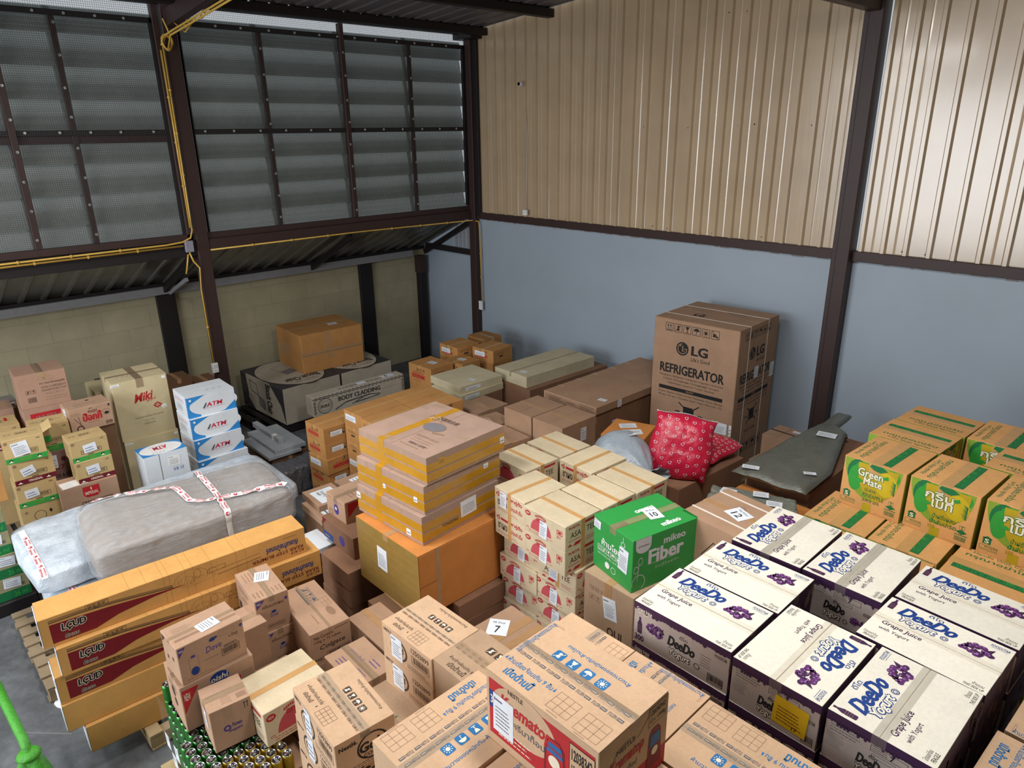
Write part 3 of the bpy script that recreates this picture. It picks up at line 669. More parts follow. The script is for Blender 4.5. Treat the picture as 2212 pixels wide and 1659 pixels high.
def p_krem_end(F):
    F.R(.0, .0, .05, .55, 'blue'); F.R(.06, .0, 1, .30, 'red'); F.poly([(.06, .62), (.06, .3), (1, .3), (1, .97), (.80, .97), (.42, .62)][::-1], 'nestle_board', 2); F.poly([(.06, .3), (.12, .6), (.3, .74), (.55, .66), (.62, .40), (.68, .88), (.97, .88), (.97, .3)][::-1], 'red', 1.5)
    F.E(.38, .56, .22, 'nestle_board', ry=.26, l=2.4, n=22); F.T('NESTLE', .24, .74, .5, .80, 'ink_brown', .02, l=4); F.T('Krematop', .14, .50, .64, .70, 'red', .03, .25, l=4); F.T('ครีมาท็อป', .26, .40, .54, .48, 'slate', .01, l=4)
    F.poly([(.70, .12), (.93, .12), (.90, .60), (.86, .66), (.76, .66), (.72, .60)], 'dark_red', 4); F.poly([(.73, .42), (.90, .42), (.88, .58), (.75, .58)], 'blue', 5); F.E(.815, .34, .05, 'cream_ink', l=6, n=12)
    F.RO(.70, .72, .97, .96, 'black', .005, 3); F.R(.705, .725, .965, .955, 'nestle_board', 2.5); F.T('12038342', .72, .86, .95, .93, 'black', .02, l=4); F.T('12 x 1,000g', .72, .75, .95, .82, 'black', .01, l=4)
def mk_krem(rot):
    w, d = ((.58, .41) if rot % 2 == 0 else (.405, .58))
    def pr(c):
        p_krem_top(c.Tp(rot))
        if rot % 2 == 0: p_krem_side(c.S); p_krem_end(c.E)
        else: p_krem_end(c.S); p_krem_side(c.E)
    return Carton('creamer_carton', w, d, .35, 'nestle_board', pr, 'x' if rot % 2 == 0 else 'y').tape(None, .05, 'tape_faint', .05)
# ---- coffee cartons, dark print
def p_gold_top(F):
    F.icons(.36, .60, .085, 4, 'cream_ink', 'ink_brown', 1.3, ink='cream_ink'); F.T('ห้ามวางของหนักทับ-ห้ามโยน', .34, .86, .86, .92, 'ink_brown', .008, flip=True)
    for y in (.47, .385):
        for i in range(8): F.T('NESTLE', .04 + i*.118, y, .04 + i*.118 + .06, y + .042, 'ink_brown', .02, flip=True); F.R(.104 + i*.118, y + .002, .142 + i*.118, y + .038, 'faint')
    F.T('ห้ามเรียงซ้อนเกิน 8 ชั้น', .10, .20, .42, .27, 'ink_brown', .012); F.T('เปิดด้านนี้', .15, .08, .32, .16, 'ink_brown', .02)
    F.poly([(.07, .21), (.09, .21), (.08, .255)], 'ink_brown'); F.poly([(.40, .12), (.42, .12), (.41, .165)], 'ink_brown'); F.grid(.48, .05, .70, .28, 4, 3, 'ink_brown', .003)
def p_gold_side(F):
    F.T('NESTLE', .04, .78, .20, .88, 'ink_brown', .03); F.E(.34, .46, .17, 'ink_brown', ry=.34, n=22); F.E(.34, .46, .14, 'nestle_board', ry=.28, n=22, l=2); F.T('Gold', .24, .40, .44, .62, 'ink_brown', .03, .1, l=3); F.T('COFFEE', .27, .28, .42, .36, 'ink_brown', .02, l=3)
    F.T('12503899', .60, .70, .94, .86, 'ink_brown', .012); F.BC(.60, .34, .94, .62, 'ink_brown'); F.G(.5, .08, .95, .25, 3, 'ink_brown')
def p_gold_end(F):
    F.T('Nestlé.', .06, .74, .36, .86, 'black', .03); F.ring(.60, .50, .26, .03, 'black', ry=.36, n=26); F.T('Gold', .38, .38, .84, .66, 'black', .04, .1, l=2); F.T('COFFEE', .44, .24, .78, .34, 'black', .02, l=2); F.G(.12, .04, .7, .16, 2, 'black')
def mk_gold(w=.46, d=.32):
    def pr(c): p_gold_top(c.Tp(0)); p_gold_side(c.S); p_gold_end(c.E)
    return Carton('coffee_carton', w, d, .205, 'nestle_board', pr, 'x').tape(None, .05, 'tape_faint', .04)
# ---- tea cartons
def p_tea_long(F):
    F.E(.42, .24, .25, 'dome', ry=.54, n=26, a0=0, a1=180)
    for i in range(9): F.poly([(.28 + i*.03, .80 + .06*math.sin(i*.4)), (.31 + i*.03, .80 + .06*math.sin(i*.4)), (.295 + i*.03, .90 + .06*math.sin(i*.4))], 'red', 2)
    F.T('ตราชา', .32, .66, .52, .80, 'red', .02, l=2); F.E(.10, .80, .07, 'red', ry=.10, n=14); F.T('NEW', .06, .76, .14, .84, 'cream_ink', .01, l=2)
    F.RO(.80, .55, .93, .75, 'red', .012); F.R(.83, .60, .90, .70, 'red'); F.T('ชา', .80, .40, .88, .50, 'red', .01); F.G(.12, .06, .72, .2, 2, 'red'); F.RO(.06, .2, .12, .26, 'red', .006)
def p_tea_short(F):
    F.T('PURITA', .10, .80, .40, .90, 'red', .03); F.R(.46, .80, .90, .89, 'red'); F.T('ASA', .14, .44, .44, .66, 'ink_brown', .008); F.T('TEE', .60, .44, .84, .66, 'ink_brown', .008)
    F.G(.10, .30, .5, .4, 1, 'red'); F.poly([(.06, .14), (.13, .24), (.20, .14)][::1], 'red'); F.poly([(.22, .10), (.40, .10), (.46, .22), (.28, .22)], 'red'); F.G(.60, .08, .92, .26, 3, 'red')
def p_tea_thai(F):
    F.T('คู่', .06, .66, .16, .88, 'red', .03); F.R(.2, .70, .45, .80, 'red'); F.T('ชาคู่ตั้ง', .55, .66, .92, .88, 'red', .03); F.T('ชาผง', .10, .30, .42, .56, 'ink_brown', .02); F.T('ปรุงสำเร็จ', .55, .30, .92, .54, 'red', .02); F.G(.1, .1, .9, .22, 2, 'red')
def mk_tea(o):
    w, d = ((.41, .35) if o == 0 else (.35, .41))
    def pr(c):
        if o == 0: p_tea_long(c.S); p_tea_short(c.E)
        elif o == 1: p_tea_thai(c.S); p_tea_long(c.E)
        else: p_tea_short(c.S); p_tea_long(c.E)
    return Carton('tea_carton', w, d, .196, 'cream', pr, None).tape('x' if o == 0 else 'y', .036, 'tape_kraft', .196, full=True)

# ---- big single cartons
def p_fridge(F, front=True):
    F.icons(.14, .925, .093, 6, 'black', None, 1.17)
    F.E(.36, .83, .075, 'black', n=28)
    for a0 in (0,): F.ring(.36, .83, .058, .008, 'kraft', l=2, n=22, a0=95, a1=360)
    F.R(.358, .815, .368, .85, 'kraft', 2); F.R(.368, .815, .385, .819, 'kraft', 2); F.E(.335, .848, .008, 'kraft', l=2, n=8); F.R(.38, .829, .418, .833, 'kraft', 2)
    F.T('LG', .47, .80, .66, .86, 'black', .05); F.T("Life's Good", .47, .765, .69, .79, 'black', .008)
    F.T('REFRIGERATOR', .10, .665, .87, .725, 'black', .035)
    for i, t in enumerate(('Réfrigérateur / Refrigerador / Refrigerador / Frigorifero / Kühlschrank', 'Lodówka / Холодильник / Холодильник / Sovutgich', 'Тоңазытқыш / Lemari Es / Tủ lạnh / Buzdolabı')): F.T(t, .10 + i*.05, .638 - i*.022, .87 - i*.05, .653 - i*.022, 'black', .004)
    F.R(.10, .555, .87, .578, 'black'); F.T('FRONT' if front else 'SIDE', .44, .561, .53, .572, 'kraft', .01, l=2)
    for i, t in enumerate(('Devant / Adelante / Frente / Fronte / Vorderseite / Przód / Фасад', 'Фасад / Old qism / Алдыңғы жағы / Depan / Phía trước / Ön')): F.T(t, .10, .53 - i*.022, .87, .546 - i*.022, 'black', .004)
    F.R(.42, .40, .55, .47, 'black'); F.line(.36, .385, .61, .49, .012, 'black', 3); F.line(.36, .49, .61, .385, .012, 'black', 3); F.line(.42, .40, .55, .47, .006, 'kraft', 2)
    F.line(.32, .43, .36, .43, .012, 'black'); F.poly([(.36, .422), (.36, .438), (.385, .43)][::1], 'black'); F.line(.62, .43, .66, .43, .012, 'black'); F.poly([(.62, .438), (.62, .422), (.595, .43)], 'black')
    F.T('DO NOT CLAMP', .34, .33, .62, .345, 'black', .01); F.icons(.25, .20, .12, 4, 'black', None, 1.2)
def mk_fridge():
    def pr(c):
        p_fridge(c.S); p_fridge(c.E, False); T = c.Tp(0); T.E(.35, .38, .06, 'black', n=12); T.E(.35, .38, .045, 'kraft', n=12, l=2); T.T('LG', .3, .3, .42, .4, 'black', .03, l=3); T.G(.55, .65, .75, .72, 1, 'black')
    c = Carton('refrigerator_carton', 1.038, .95, 1.87, 'kraft', pr, 'x', r=.006)
    c.strap('x', -.24); c.strap('x', .20)
    c.label('S', .86, .395, .18, .13, 0, 'paper', 4); c.label('S', .985, .395, .03, .13, 0, 'paper', 2, False)
    c.label('E', .50, .70, .10, .13, 0, 'paper', 5); c.label('E', .93, .665, .10, .17, 0, 'paper', 5); c.kids += []
    return c
def mk_green_fiber():
    def pr(c):
        T = c.Tp(1); T.T('mikeo', .44, .60, .72, .72, 'white', .05, flip=True); T.T('mikeo', .52, .10, .80, .22, 'white', .05)
        T.R(.2, .44, .98, .56, 'pale_green', .5)
        S = c.S; S.T('ห้ามโยน', .22, .52, .72, .66, 'white', .02); S.icons(.12, .38, .105, 6, 'white', None, 1.12); S.T('กรุณาวางด้านนี้ขึ้น และห้ามวางซ้อน', .12, .30, .82, .35, 'white', .003); S.E(.38, .18, .06, 'white', n=14); S.ring(.54, .16, .06, .008, 'white'); S.ring(.76, .80, .05, .01, 'white'); S.line(.76, .86, .76, .94, .008, 'white')
        S.R(.66, .99, .68, .991, 'white')
        E_ = c.E; E_.R(.04, .84, .27, .995, 'plastic_white'); E_.E(.155, .85, .115, 'plastic_white', ry=.14, l=1, n=18, a0=180, a1=360); E_.T('yimike', .08, .83, .23, .87, 'slate', .005, l=2)
        E_.T('mikeo', .46, .74, .80, .88, 'plastic_white', .03); E_.T('Fiber', .24, .44, .78, .72, 'plastic_white', .04); E_.T('Prebiotic & Psyllium', .30, .42, .70, .455, 'plastic_white', .003); E_.T('リンゴファイバー', .35, .31, .72, .38, 'plastic_white', .005)
        E_.G(.28, .12, .72, .28, 4, 'pale_green'); E_.ring(.10, .16, .10, .008, 'plastic_white', ry=.15, a0=-60, a1=200)
        for a, b_ in ((.06, .42), (.12, .56)): E_.ring(a, b_, .035, .006, 'plastic_white', ry=.075, n=12)
        E_.line(.08, .2, .10, .5, .006, 'plastic_white')
    c = Carton('fiber_drink_carton', .40, .55, .38, 'green_board', pr, 'y'); c.tape('y', .06, 'tape_clear', .05)
    c.label('T', .50, .60, .105, .14, 78, 'paper', 0, False, [('FB Shop', .2, .70, .8, .84, 'slate', .004), ('10', .26, .2, .74, .58, 'black', .01)])
    c.label('S', .10, .86, .07, .06, -6, 'paper', 3); c.label('S', .78, .52, .09, .17, -4, 'paper', 7); return c
def mk_plain(kind, w, d, h, board, seam='y', tape='tape', tw=.05, labels=(), pr=None, drop=.06, axis=None, r=.003):
    c = Carton(kind, w, d, h, board, pr, seam, r=r)
    if tape: c.tape(axis, tw, tape, drop)
    for l in labels: c.label(*l)
    return c

# ---- placement list ------------------------------------------------------
def stack_below(c, x, y, ztop, n, yaw, labels, group, cat='carton', dx=.006, kids=True, name=None):
    """n more of carton c under the height ztop, downwards; labels: one text per level or one shared text"""
    for i in range(n):
        z = ztop - c.h * (i + 1); l = labels[min(i, len(labels) - 1)]
        c.put(x + rnd.uniform(-dx, dx), y + rnd.uniform(-dx, dx), z, yaw + rnd.uniform(-.8, .8), l, group, cat, name, kids)

def pallet(x, y, nx, ny, label, lx=1.1, ly=1.0, along='y', group='wooden pallets under the stock', h=.13, mat='wood'):
    root = empty('wooden_pallet', (x, y, 0)); tag(root, label, 'pallet', group)
    nb = 8
    for i in range(nb):
        b = MB(); wd = .085
        if along == 'y': xx = -lx/2 + .045 + (lx - .09) * i / (nb - 1); b.box(xx - wd/2, -ly/2 + rnd.uniform(-.01, .01), h - .018, xx + wd/2, ly/2, h, mat, .002)
        else: yy = -ly/2 + .045 + (ly - .09) * i / (nb - 1); b.box(-lx/2 + rnd.uniform(-.01, .01), yy - wd/2, h - .018, lx/2, yy + wd/2, h, mat, .002)
        b.build('deck_board', root)
    for t in (-1, 0, 1):
        b = MB()
        if along == 'y': yy = t * (ly/2 - .05); b.box(-lx/2, yy - .04, .018, lx/2, yy + .04, h - .018, mat, .002)
        else: xx = t * (lx/2 - .05); b.box(xx - .04, -ly/2, .018, xx + .04, ly/2, h - .018, mat, .002)
        b.build('stringer', root)
        b = MB()
        if along == 'y': xx = t * (lx/2 - .05); b.box(xx - .045, -ly/2, 0, xx + .045, ly/2, .018, mat, .002)
        else: yy = t * (ly/2 - .05); b.box(-lx/2, yy - .045, 0, lx/2, yy + .045, .018, mat, .002)
        b.build('bottom_board', root)
    return root
pallet(2.95, -6.72, 0, 0, 'weathered wooden pallet under the bubble wrapped mattress, its plank ends showing on the open floor', 1.25, 1.4)
pallet(4.08, -6.42, 0, 0, 'pale wooden pallet under the stack of long orange bumper boxes', 1.0, 1.2, 'x', mat='wood_pale')
pallet(5.38, -6.60, 0, 0, 'wooden pallet under the drink cans and soap cartons', 1.0, .9, 'x', mat='wood_pale')
PG = 'pallets hidden beneath the stacks'; PL = 'wooden pallet hidden beneath the cartons piled on it'
for x, y, lx, ly in ((.95, -6.70, 1.44, 1.0), (.75, -5.74, 1.2, .84), (-.45, -3.4, 1.2, 1.3), (4.97, -.64, 1.1, 1.0), (7.43, -5.98, 1.0, 1.3), (8.10, -5.72, .3, .7), (7.75, -4.68, 1.04, 1.3),
                     (7.68, -2.8, .95, 1.28), (8.56, -4.35, .34, 1.0), (8.49, -5.1, .38, .45), (8.75, -2.75, 1.05, 1.5), (7.65, -1.6, 1.0, .98)):
    pallet(x, y, 0, 0, PL, lx, ly, 'x', PG, mat='steel_dark' if x < 0 else 'wood')

# white grape juice cartons: seven high, the top ones read clearly
dj = {k: mk_deedo(k) for k in (0, 1, 3)}
djS = mk_deedo(0); 
dpos = [(7.574, -5.134, 0, 0, 'white grape juice carton at the near left corner, 300 printed on its side'),
        (7.591, -4.733, 0, 0, 'white grape juice carton second from the near left corner, next to the carton marked 12'),
        (7.558, -4.225, 1, 0, 'white grape juice carton at the far left corner of its pile, touching the carton marked 12'),
        (7.975, -4.225, 1, -1, 'white grape juice carton at the far end, behind the square gap in the pile'),
        (8.063, -5.084, 3, -1, 'white grape juice carton printed the other way round, with a yellow label on its front'),
        (8.485, -5.085, 1, -1.5, 'white grape juice carton nearest the bottom right corner of the picture'),
        (8.444, -4.615, 0, -3, 'white grape juice carton right of the square gap, nearer of two lengthwise ones'),
        (8.47, -4.205, 0, -3, 'white grape juice carton at the far right of its pile, beside the orange juice cartons')]
JG = 'grape juice cartons buried in the pile'
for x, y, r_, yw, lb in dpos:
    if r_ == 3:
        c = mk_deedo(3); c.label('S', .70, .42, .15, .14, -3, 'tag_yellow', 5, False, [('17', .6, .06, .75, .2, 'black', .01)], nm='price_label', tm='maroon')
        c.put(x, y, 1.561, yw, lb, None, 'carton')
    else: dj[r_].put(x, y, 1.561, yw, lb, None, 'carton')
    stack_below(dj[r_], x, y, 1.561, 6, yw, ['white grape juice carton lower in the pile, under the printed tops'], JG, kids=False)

# guava pineapple juice cartons
ge, gt = mk_green(False), mk_green(True); gr = mk_green(False, 1, .50, .42); 
ge.put(7.579, -2.697, 1.425, -4, 'orange juice carton with the English Green Mate print, leftmost of the front three'.replace('Green Mate', 'guava pineapple'), None, 'carton')
gt.put(8.017, -2.707, 1.425, -4, 'orange juice carton with Thai print, middle of the front three', None, 'carton')
gt.put(8.46, -2.72, 1.425, -3, 'orange juice carton with Thai print, cut off by the right edge of the picture', None, 'carton')
gr.put(7.62, -1.785, 1.425, -4, 'orange juice carton turned sideways, in the far row against the blue wall', None, 'carton')
gr.put(7.58, -2.22, 1.425, -4, 'orange juice carton turned sideways, second from the far end of its pile', None, 'carton')
gt.put(8.09, -1.77, 1.425, -3, 'orange juice carton with Thai print facing a gap at the back of its pile', None, 'carton')
gr.put(8.35, -2.245, 1.425, -4, 'orange juice carton turned sideways behind the one cut off by the right edge', None, 'carton')
gt.put(8.53, -1.77, 1.425, -3, 'orange juice carton in the far row at the right edge of the picture', None, 'carton')
lv = mk_green(False, 0, .42, .5, .4315); lv2 = mk_green(False, 3, .50, .42, .4315)
lv.put(7.475, -3.03, .9935, -1, 'orange juice carton one level down, in front of the English printed one', None, 'carton')
lv.put(7.91, -3.039, .9935, -1, 'orange juice carton one level down, in front of the middle Thai printed one', None, 'carton')
lv2.put(8.40, -3.16, .9935, -2, 'orange juice carton one level down and turned, beside the white grape juice tops', None, 'carton')
lv.put(7.46, -3.56, .9935, -1, 'orange juice carton one level down, left behind the far white carton', None, 'carton'); lv.put(7.895, -3.56, .9935, -1, 'orange juice carton one level down, half hidden behind the white grape juice cartons', None, 'carton'); lv2.put(8.40, -3.61, .9935, -2, 'orange juice carton one level down, behind the far right white carton', None, 'carton')
GG = 'juice cartons buried in the orange pile'
for x, y, cc in ((7.475, -3.03, lv), (7.91, -3.03, lv), (7.46, -3.56, lv), (7.895, -3.56, lv), (8.4, -3.16, lv2), (8.4, -3.61, lv2)): stack_below(cc, x, y, .9935, 2, -1, ['orange juice carton at the bottom of its pile'], GG, kids=False)
for x, y, cc in ((7.62, -2.51, lv), (8.06, -2.52, lv), (8.5, -2.53, lv), (7.6, -1.98, lv), (8.06, -2.0, lv), (8.5, -2.0, lv)):
    stack_below(cc, x, y - .0, 1.425, 3, 0, ['orange juice carton at the bottom of its pile'], GG, kids=False) if y > -2.51 or 1 else None

# creamer cartons
kr = {k: mk_krem(k) for k in (0, 1, 2, 3)}
k0 = mk_krem(0); k0.label('S', .17, .47, .115, .185, -1, 'paper', 6); k0.put(7.601, -6.112, 1.65, 0, 'red and tan creamer carton raised on top of the others, white label on front', None, 'carton')
kp = [(7.20, -6.385, 3, 0, 'tan creamer carton left of the raised red one, its front reaching the bottom edge'), (7.625, -6.40, 1, 0, 'tan creamer carton straight under the raised red one'),
      (7.225, -5.765, 1, 0, 'tan creamer carton behind the raised red one, grid print at its far end'), (7.635, -5.765, 3, 0, 'tan creamer carton right behind the raised red one, beside the grape juice'),
      (8.135, -5.70, 2, 0, 'tan creamer carton lying lengthwise in front of the yellow labelled grape juice'), (8.15, -6.125, 2, 0, 'tan creamer carton lengthwise at the bottom edge, right of the raised red one')]
for x, y, r_, yw, lb in kp:
    kr[r_].put(x, y, 1.30, yw, lb, None, 'carton')
    kq = [1.30 - .35, .60]
    for z in kq: kr[r_].put(x, y, z, yw + rnd.uniform(-.4, .4), 'tan creamer carton buried under the top layer', 'creamer cartons buried in the pile', 'carton', kids=False)
lowk = mk_plain('cardboard_box', .40, .56, .47, 'nestle_board', tape=None)
for x, y, yw in ((7.2, -6.385, 0), (7.625, -6.4, 0), (7.225, -5.765, 0), (7.635, -5.765, 0), (8.135, -5.72, 90), (8.15, -6.125, 90)): lowk.put(x, y, .13, yw, 'plain tan box at the bottom of the creamer pile', 'plain boxes under the creamer cartons', 'box')
kr[3].put(8.95, -5.10, 1.30, -3, 'tan creamer carton at the right edge, just right of the nearest grape juice carton', None, 'carton')
kr[1].put(9.00, -4.50, 1.30, -3, 'tan creamer carton at the right edge, behind another one', None, 'carton')
for x, y in ((8.95, -5.1), (9.0, -4.5)):
    for z in (.95, .60): kr[1].put(x, y, z, -3, 'tan creamer carton buried under the top layer', 'creamer cartons buried in the pile', 'carton', kids=False)
    mk_plain('cardboard_box', .40, .56, .60, 'nestle_board', tape=None).put(x, y, 0, -3, 'plain tan box at the bottom of the creamer pile', 'plain boxes under the creamer cartons', 'box')

# coffee cartons
cg = mk_gold(.47, .31); cg.label('S', .36, .52, .07, .15, 0, 'paper', 3); cg2 = mk_gold(.45, .335); cg2.label('S', .30, .46, .10, .15, 0, 'paper', 6)
cg.put(6.469, -6.523, 1.195, -5, 'tan coffee carton nearest the bottom edge, with a big round coffee logo on its end', None, 'carton')
cg.put(6.42, -6.505, .99, -4, 'tan coffee carton directly under the one nearest the bottom edge', None, 'carton')
for z in (.785, .58, .375): cg.put(6.40, -6.50, z, -4, 'tan coffee carton lower in the near left coffee stack', 'coffee cartons low in the near stack', 'carton', kids=False)
mk_plain('cardboard_box', .46, .31, .375, 'kraft', tape=None).put(6.40, -6.5, 0, -4, 'plain box at the foot of the near coffee stack', 'plain boxes at the foot of the coffee stacks', 'box')
cg2.put(6.324, -5.877, 1.195, 1, 'tan coffee carton in front of the large orange box, its whole top print showing', None, 'carton')
cg2.put(6.32, -5.877, .99, 1, 'tan coffee carton under the one in front of the large orange box', None, 'carton')
for z in (.785, .58, .375): cg2.put(6.32, -5.877, z, 1, 'tan coffee carton lower in the far coffee stack', 'coffee cartons low in the far stack', 'carton', kids=False)
mk_plain('cardboard_box', .44, .32, .375, 'kraft', tape=None).put(6.32, -5.877, 0, 1, 'plain box at the foot of the far coffee stack', 'plain boxes at the foot of the coffee stacks', 'box')
def p_n3(c):
    T = c.Tp(0)
    for y in (.50, .42):
        for i in range(8): T.T('NESTLE', .04 + i*.118, y, .04 + i*.118 + .06, y + .04, 'ink_brown', .02)
    T.T('ห้ามเรียงซ้อนเกิน 8 ชั้น', .12, .20, .62, .27, 'ink_brown', .01); T.T('เปิดด้านนี้', .20, .06, .50, .17, 'ink_brown', .02); T.icons(.36, .68, .12, 3, 'cream_ink', 'ink_brown', 1.3, ink='cream_ink')
n3 = Carton('coffee_carton', .42, .335, .205, 'kraft_tan', p_n3, 'x').tape('x', .05, 'tape_clear', .04)
n3.put(6.765, -5.865, 1.20, 0, 'tan coffee carton between the creamer cartons and the carton marked 7', None, 'carton')
for z in (.995, .79, .585, .38): n3.put(6.765, -5.865, z, 0, 'tan coffee carton lower in the far coffee stack', 'coffee cartons low in the far stack', 'carton', kids=False)
mk_plain('cardboard_box', .42, .32, .38, 'kraft', tape=None).put(6.765, -5.865, 0, 0, 'plain box at the foot of the far coffee stack', 'plain boxes at the foot of the coffee stacks', 'box')
def p_ga(c):
    T = c.Tp(0); T.grid(.08, .3, .26, .6, 3, 2, 'faint', .003); T.grid(.34, .3, .52, .6, 3, 2, 'faint', .003); T.poly([(.62, .5), (.70, .5), (.66, .64)], 'green'); T.T('7 ชั้น', .72, .3, .9, .46, 'green', .01)
mk_plain('cardboard_box', .42, .34, .42, 'kraft_tan', 'x', pr=p_ga, tape='tape_clear').put(6.30, -6.20, .56, -1, 'low tan box with green arrow print, down between the two coffee stacks', None, 'box')
mk_plain('cardboard_box', .42, .34, .56, 'kraft', tape=None).put(6.30, -6.20, 0, -1, 'plain box under the low one with the green arrow', None, 'box')
f7 = mk_plain('cardboard_box', .36, .36, .5, 'kraft', 'y', 'tape', .06); f7.tape('y', .05, 'tape', .1, .1)
f7.label('T', .30, .42, .13, .15, 38, 'paper', 0, False, [('FB Shop', .2, .70, .8, .86, 'slate', .004), ('7', .36, .16, .62, .58, 'black', .01)])
f7.put(6.40, -5.34, .60, -2, 'brown taped box with a white label marked 7', None, 'box'); mk_plain('cardboard_box', .38, .38, .6, 'kraft_brown', tape=None).put(6.40, -5.34, 0, -2, 'brown box under the one marked 7', None, 'box')

# tea cartons
te = {k: mk_tea(k) for k in (0, 1, 2)}
tel = {k: mk_tea(k) for k in (0, 1, 2)}
for k in (0, 1): tel[k].label('S', .48 if k == 0 else .30, .42 if k == 0 else .60, .075, .13, -4, 'paper', 5)
tel[2].label('S', .40, .55, .085, .12, -4, 'paper', 5)
tpos = [(6.076, -4.512, 0, -2, 'cream tea carton nearest the green carton, front corner of the tea pile', 1), (5.69, -4.437, 1, -5, 'cream tea carton beside the yellow taped stack, Thai print on its front', 1),
        (6.10, -4.147, 0, -3, 'cream tea carton behind the front corner one, left of the green carton', 0), (6.13, -3.785, 0, -3, 'cream tea carton nearest the silver bag', 0), (5.719, -3.75, 1, -3, 'cream tea carton behind the small gap, Thai print facing it', 0),
        (5.321, -3.73, 0, -3, 'cream tea carton at the far corner of the tea pile', 0), (5.306, -4.114, 0, -2, 'cream tea carton left of the small gap, half hidden by the yellow taped stack', 0)]
TG = 'cream tea cartons lower in the pile'
for x, y, k, yw, lb, lab in tpos:
    (tel if lab else te)[k].put(x, y, 1.304, yw, lb, None, 'carton')
    if (k, lab) == (0, 1):
        tel[0].put(x, y, 1.108, yw, 'cream tea carton second from the top at the front corner of the tea pile', None, 'carton')
    else: te[k].put(x, y, 1.108, yw, 'cream tea carton under the top layer of the tea pile', TG, 'carton', kids=(y < -4.4))
for x in (5.74, 6.12):
    for i, z in enumerate((.912, .716, .52, .324, .128)):
        c = tel[2] if (i == 0 and x > 6) else tel[0]
        c.put(x + (.0 if i == 0 else -.03), -4.40 - (.02 if i % 2 else 0), z, rnd.uniform(-2, 1), ['cream tea carton in the third layer facing the tan carton', 'cream tea carton in the third layer at the left, in shadow'][x < 6] if i == 0 else 'cream tea carton in the %s layer from the top, %s front column' % (['', 'fourth', 'fifth', 'sixth', 'lowest'][i], ['left', 'right'][x > 6]), None if i == 0 else 'cream tea cartons low in the front of the pile', 'carton')
for x, y in ((5.32, -3.73), (5.72, -3.74), (6.13, -3.76), (5.32, -4.1), (6.12, -4.13 + .1)):
    for z in (.912, .716, .52, .324, .128):
        if (x, y) != (6.12, -4.13 + .1): te[0].put(x, y, z, 0, 'cream tea carton under the top layer of the tea pile', TG, 'carton', kids=False)
pallet(5.75, -4.05, 0, 0, PL, 1.2, 1.1, 'x', PG, .128)

# green fiber carton, carton marked 12 and their supports
mk_green_fiber().put(6.661, -4.332, 1.22, -13, 'bright green carton with white fiber drink print and a label marked 10', None, 'carton')
def p_uk(c): c.S.T('THIS SIDE UP', .12, .80, .4, .86, 'faint', .01); c.S.T('QUI', .5, .24, .8, .40, 'ink_brown', .02); c.S.icons(.12, .66, .1, 2, 'faint')
mk_plain('cardboard_box', .42, .50, .54, 'kraft_tan', 'y', 'tape', .06, [('S', .55, .66, .11, .16, 8, 'paper', 7)], p_uk, .2).put(6.64, -4.42, .68, -2, 'tan taped box carrying the bright green carton, white label on its front', None, 'box')
mk_plain('cardboard_box', .42, .50, .68, 'kraft', tape=None).put(6.64, -4.42, 0, -2, 'plain box at the bottom under the green carton', None, 'box')
def p_12(c):
    S = c.S; S.line(.42, .42, .62, .72, .012, 'black'); S.line(.62, .72, .80, .42, .012, 'black'); S.line(.80, .42, .62, .12, .012, 'black'); S.line(.62, .12, .42, .42, .012, 'black'); S.T('BL', .54, .32, .70, .52, 'black', .04)
    c.Tp(0).line(.45, .62, .55, .70, .006, 'ink_brown'); c.Tp(0).line(.55, .70, .66, .62, .006, 'ink_brown'); c.Tp(0).line(.66, .62, .60, .52, .006, 'ink_brown')
c12 = mk_plain('cardboard_box', .437, .50, .42, 'kraft', 'x', 'tape', .05, [('T', .62, .50, .15, .13, -16, 'paper', 0, False, [('FB Shop', .2, .70, .8, .86, 'slate', .004), ('12', .26, .18, .74, .58, 'black', .01)]), ('S', .86, .58, .10, .18, 6, 'paper', 6)], p_12)
c12.strap('x', .16, width=.014); c12.strap('x', -.14, width=.014)
c12.put(7.03, -3.885, 1.18, -6, 'brown box strapped with white bands, labelled 12, beside the green carton', None, 'box')
mk_plain('cardboard_box', .46, .60, .50, 'kraft', 'y', 'tape').put(7.04, -3.95, .68, -2, 'brown box under the strapped one marked 12', None, 'box'); mk_plain('cardboard_box', .46, .60, .68, 'kraft', tape=None).put(7.04, -3.95, 0, -2, 'lowest brown box under the strapped one marked 12', None, 'box')
mk_plain('cardboard_box', .26, .34, .58, 'kraft_tan', 'y').put(7.12, -4.50, .52, -2, 'tan box squeezed between the green carton and the grape juice pile', None, 'box'); mk_plain('cardboard_box', .26, .34, .52, 'kraft', tape=None).put(7.12, -4.50, 0, -2, 'plain box under the squeezed in tan box', None, 'box')

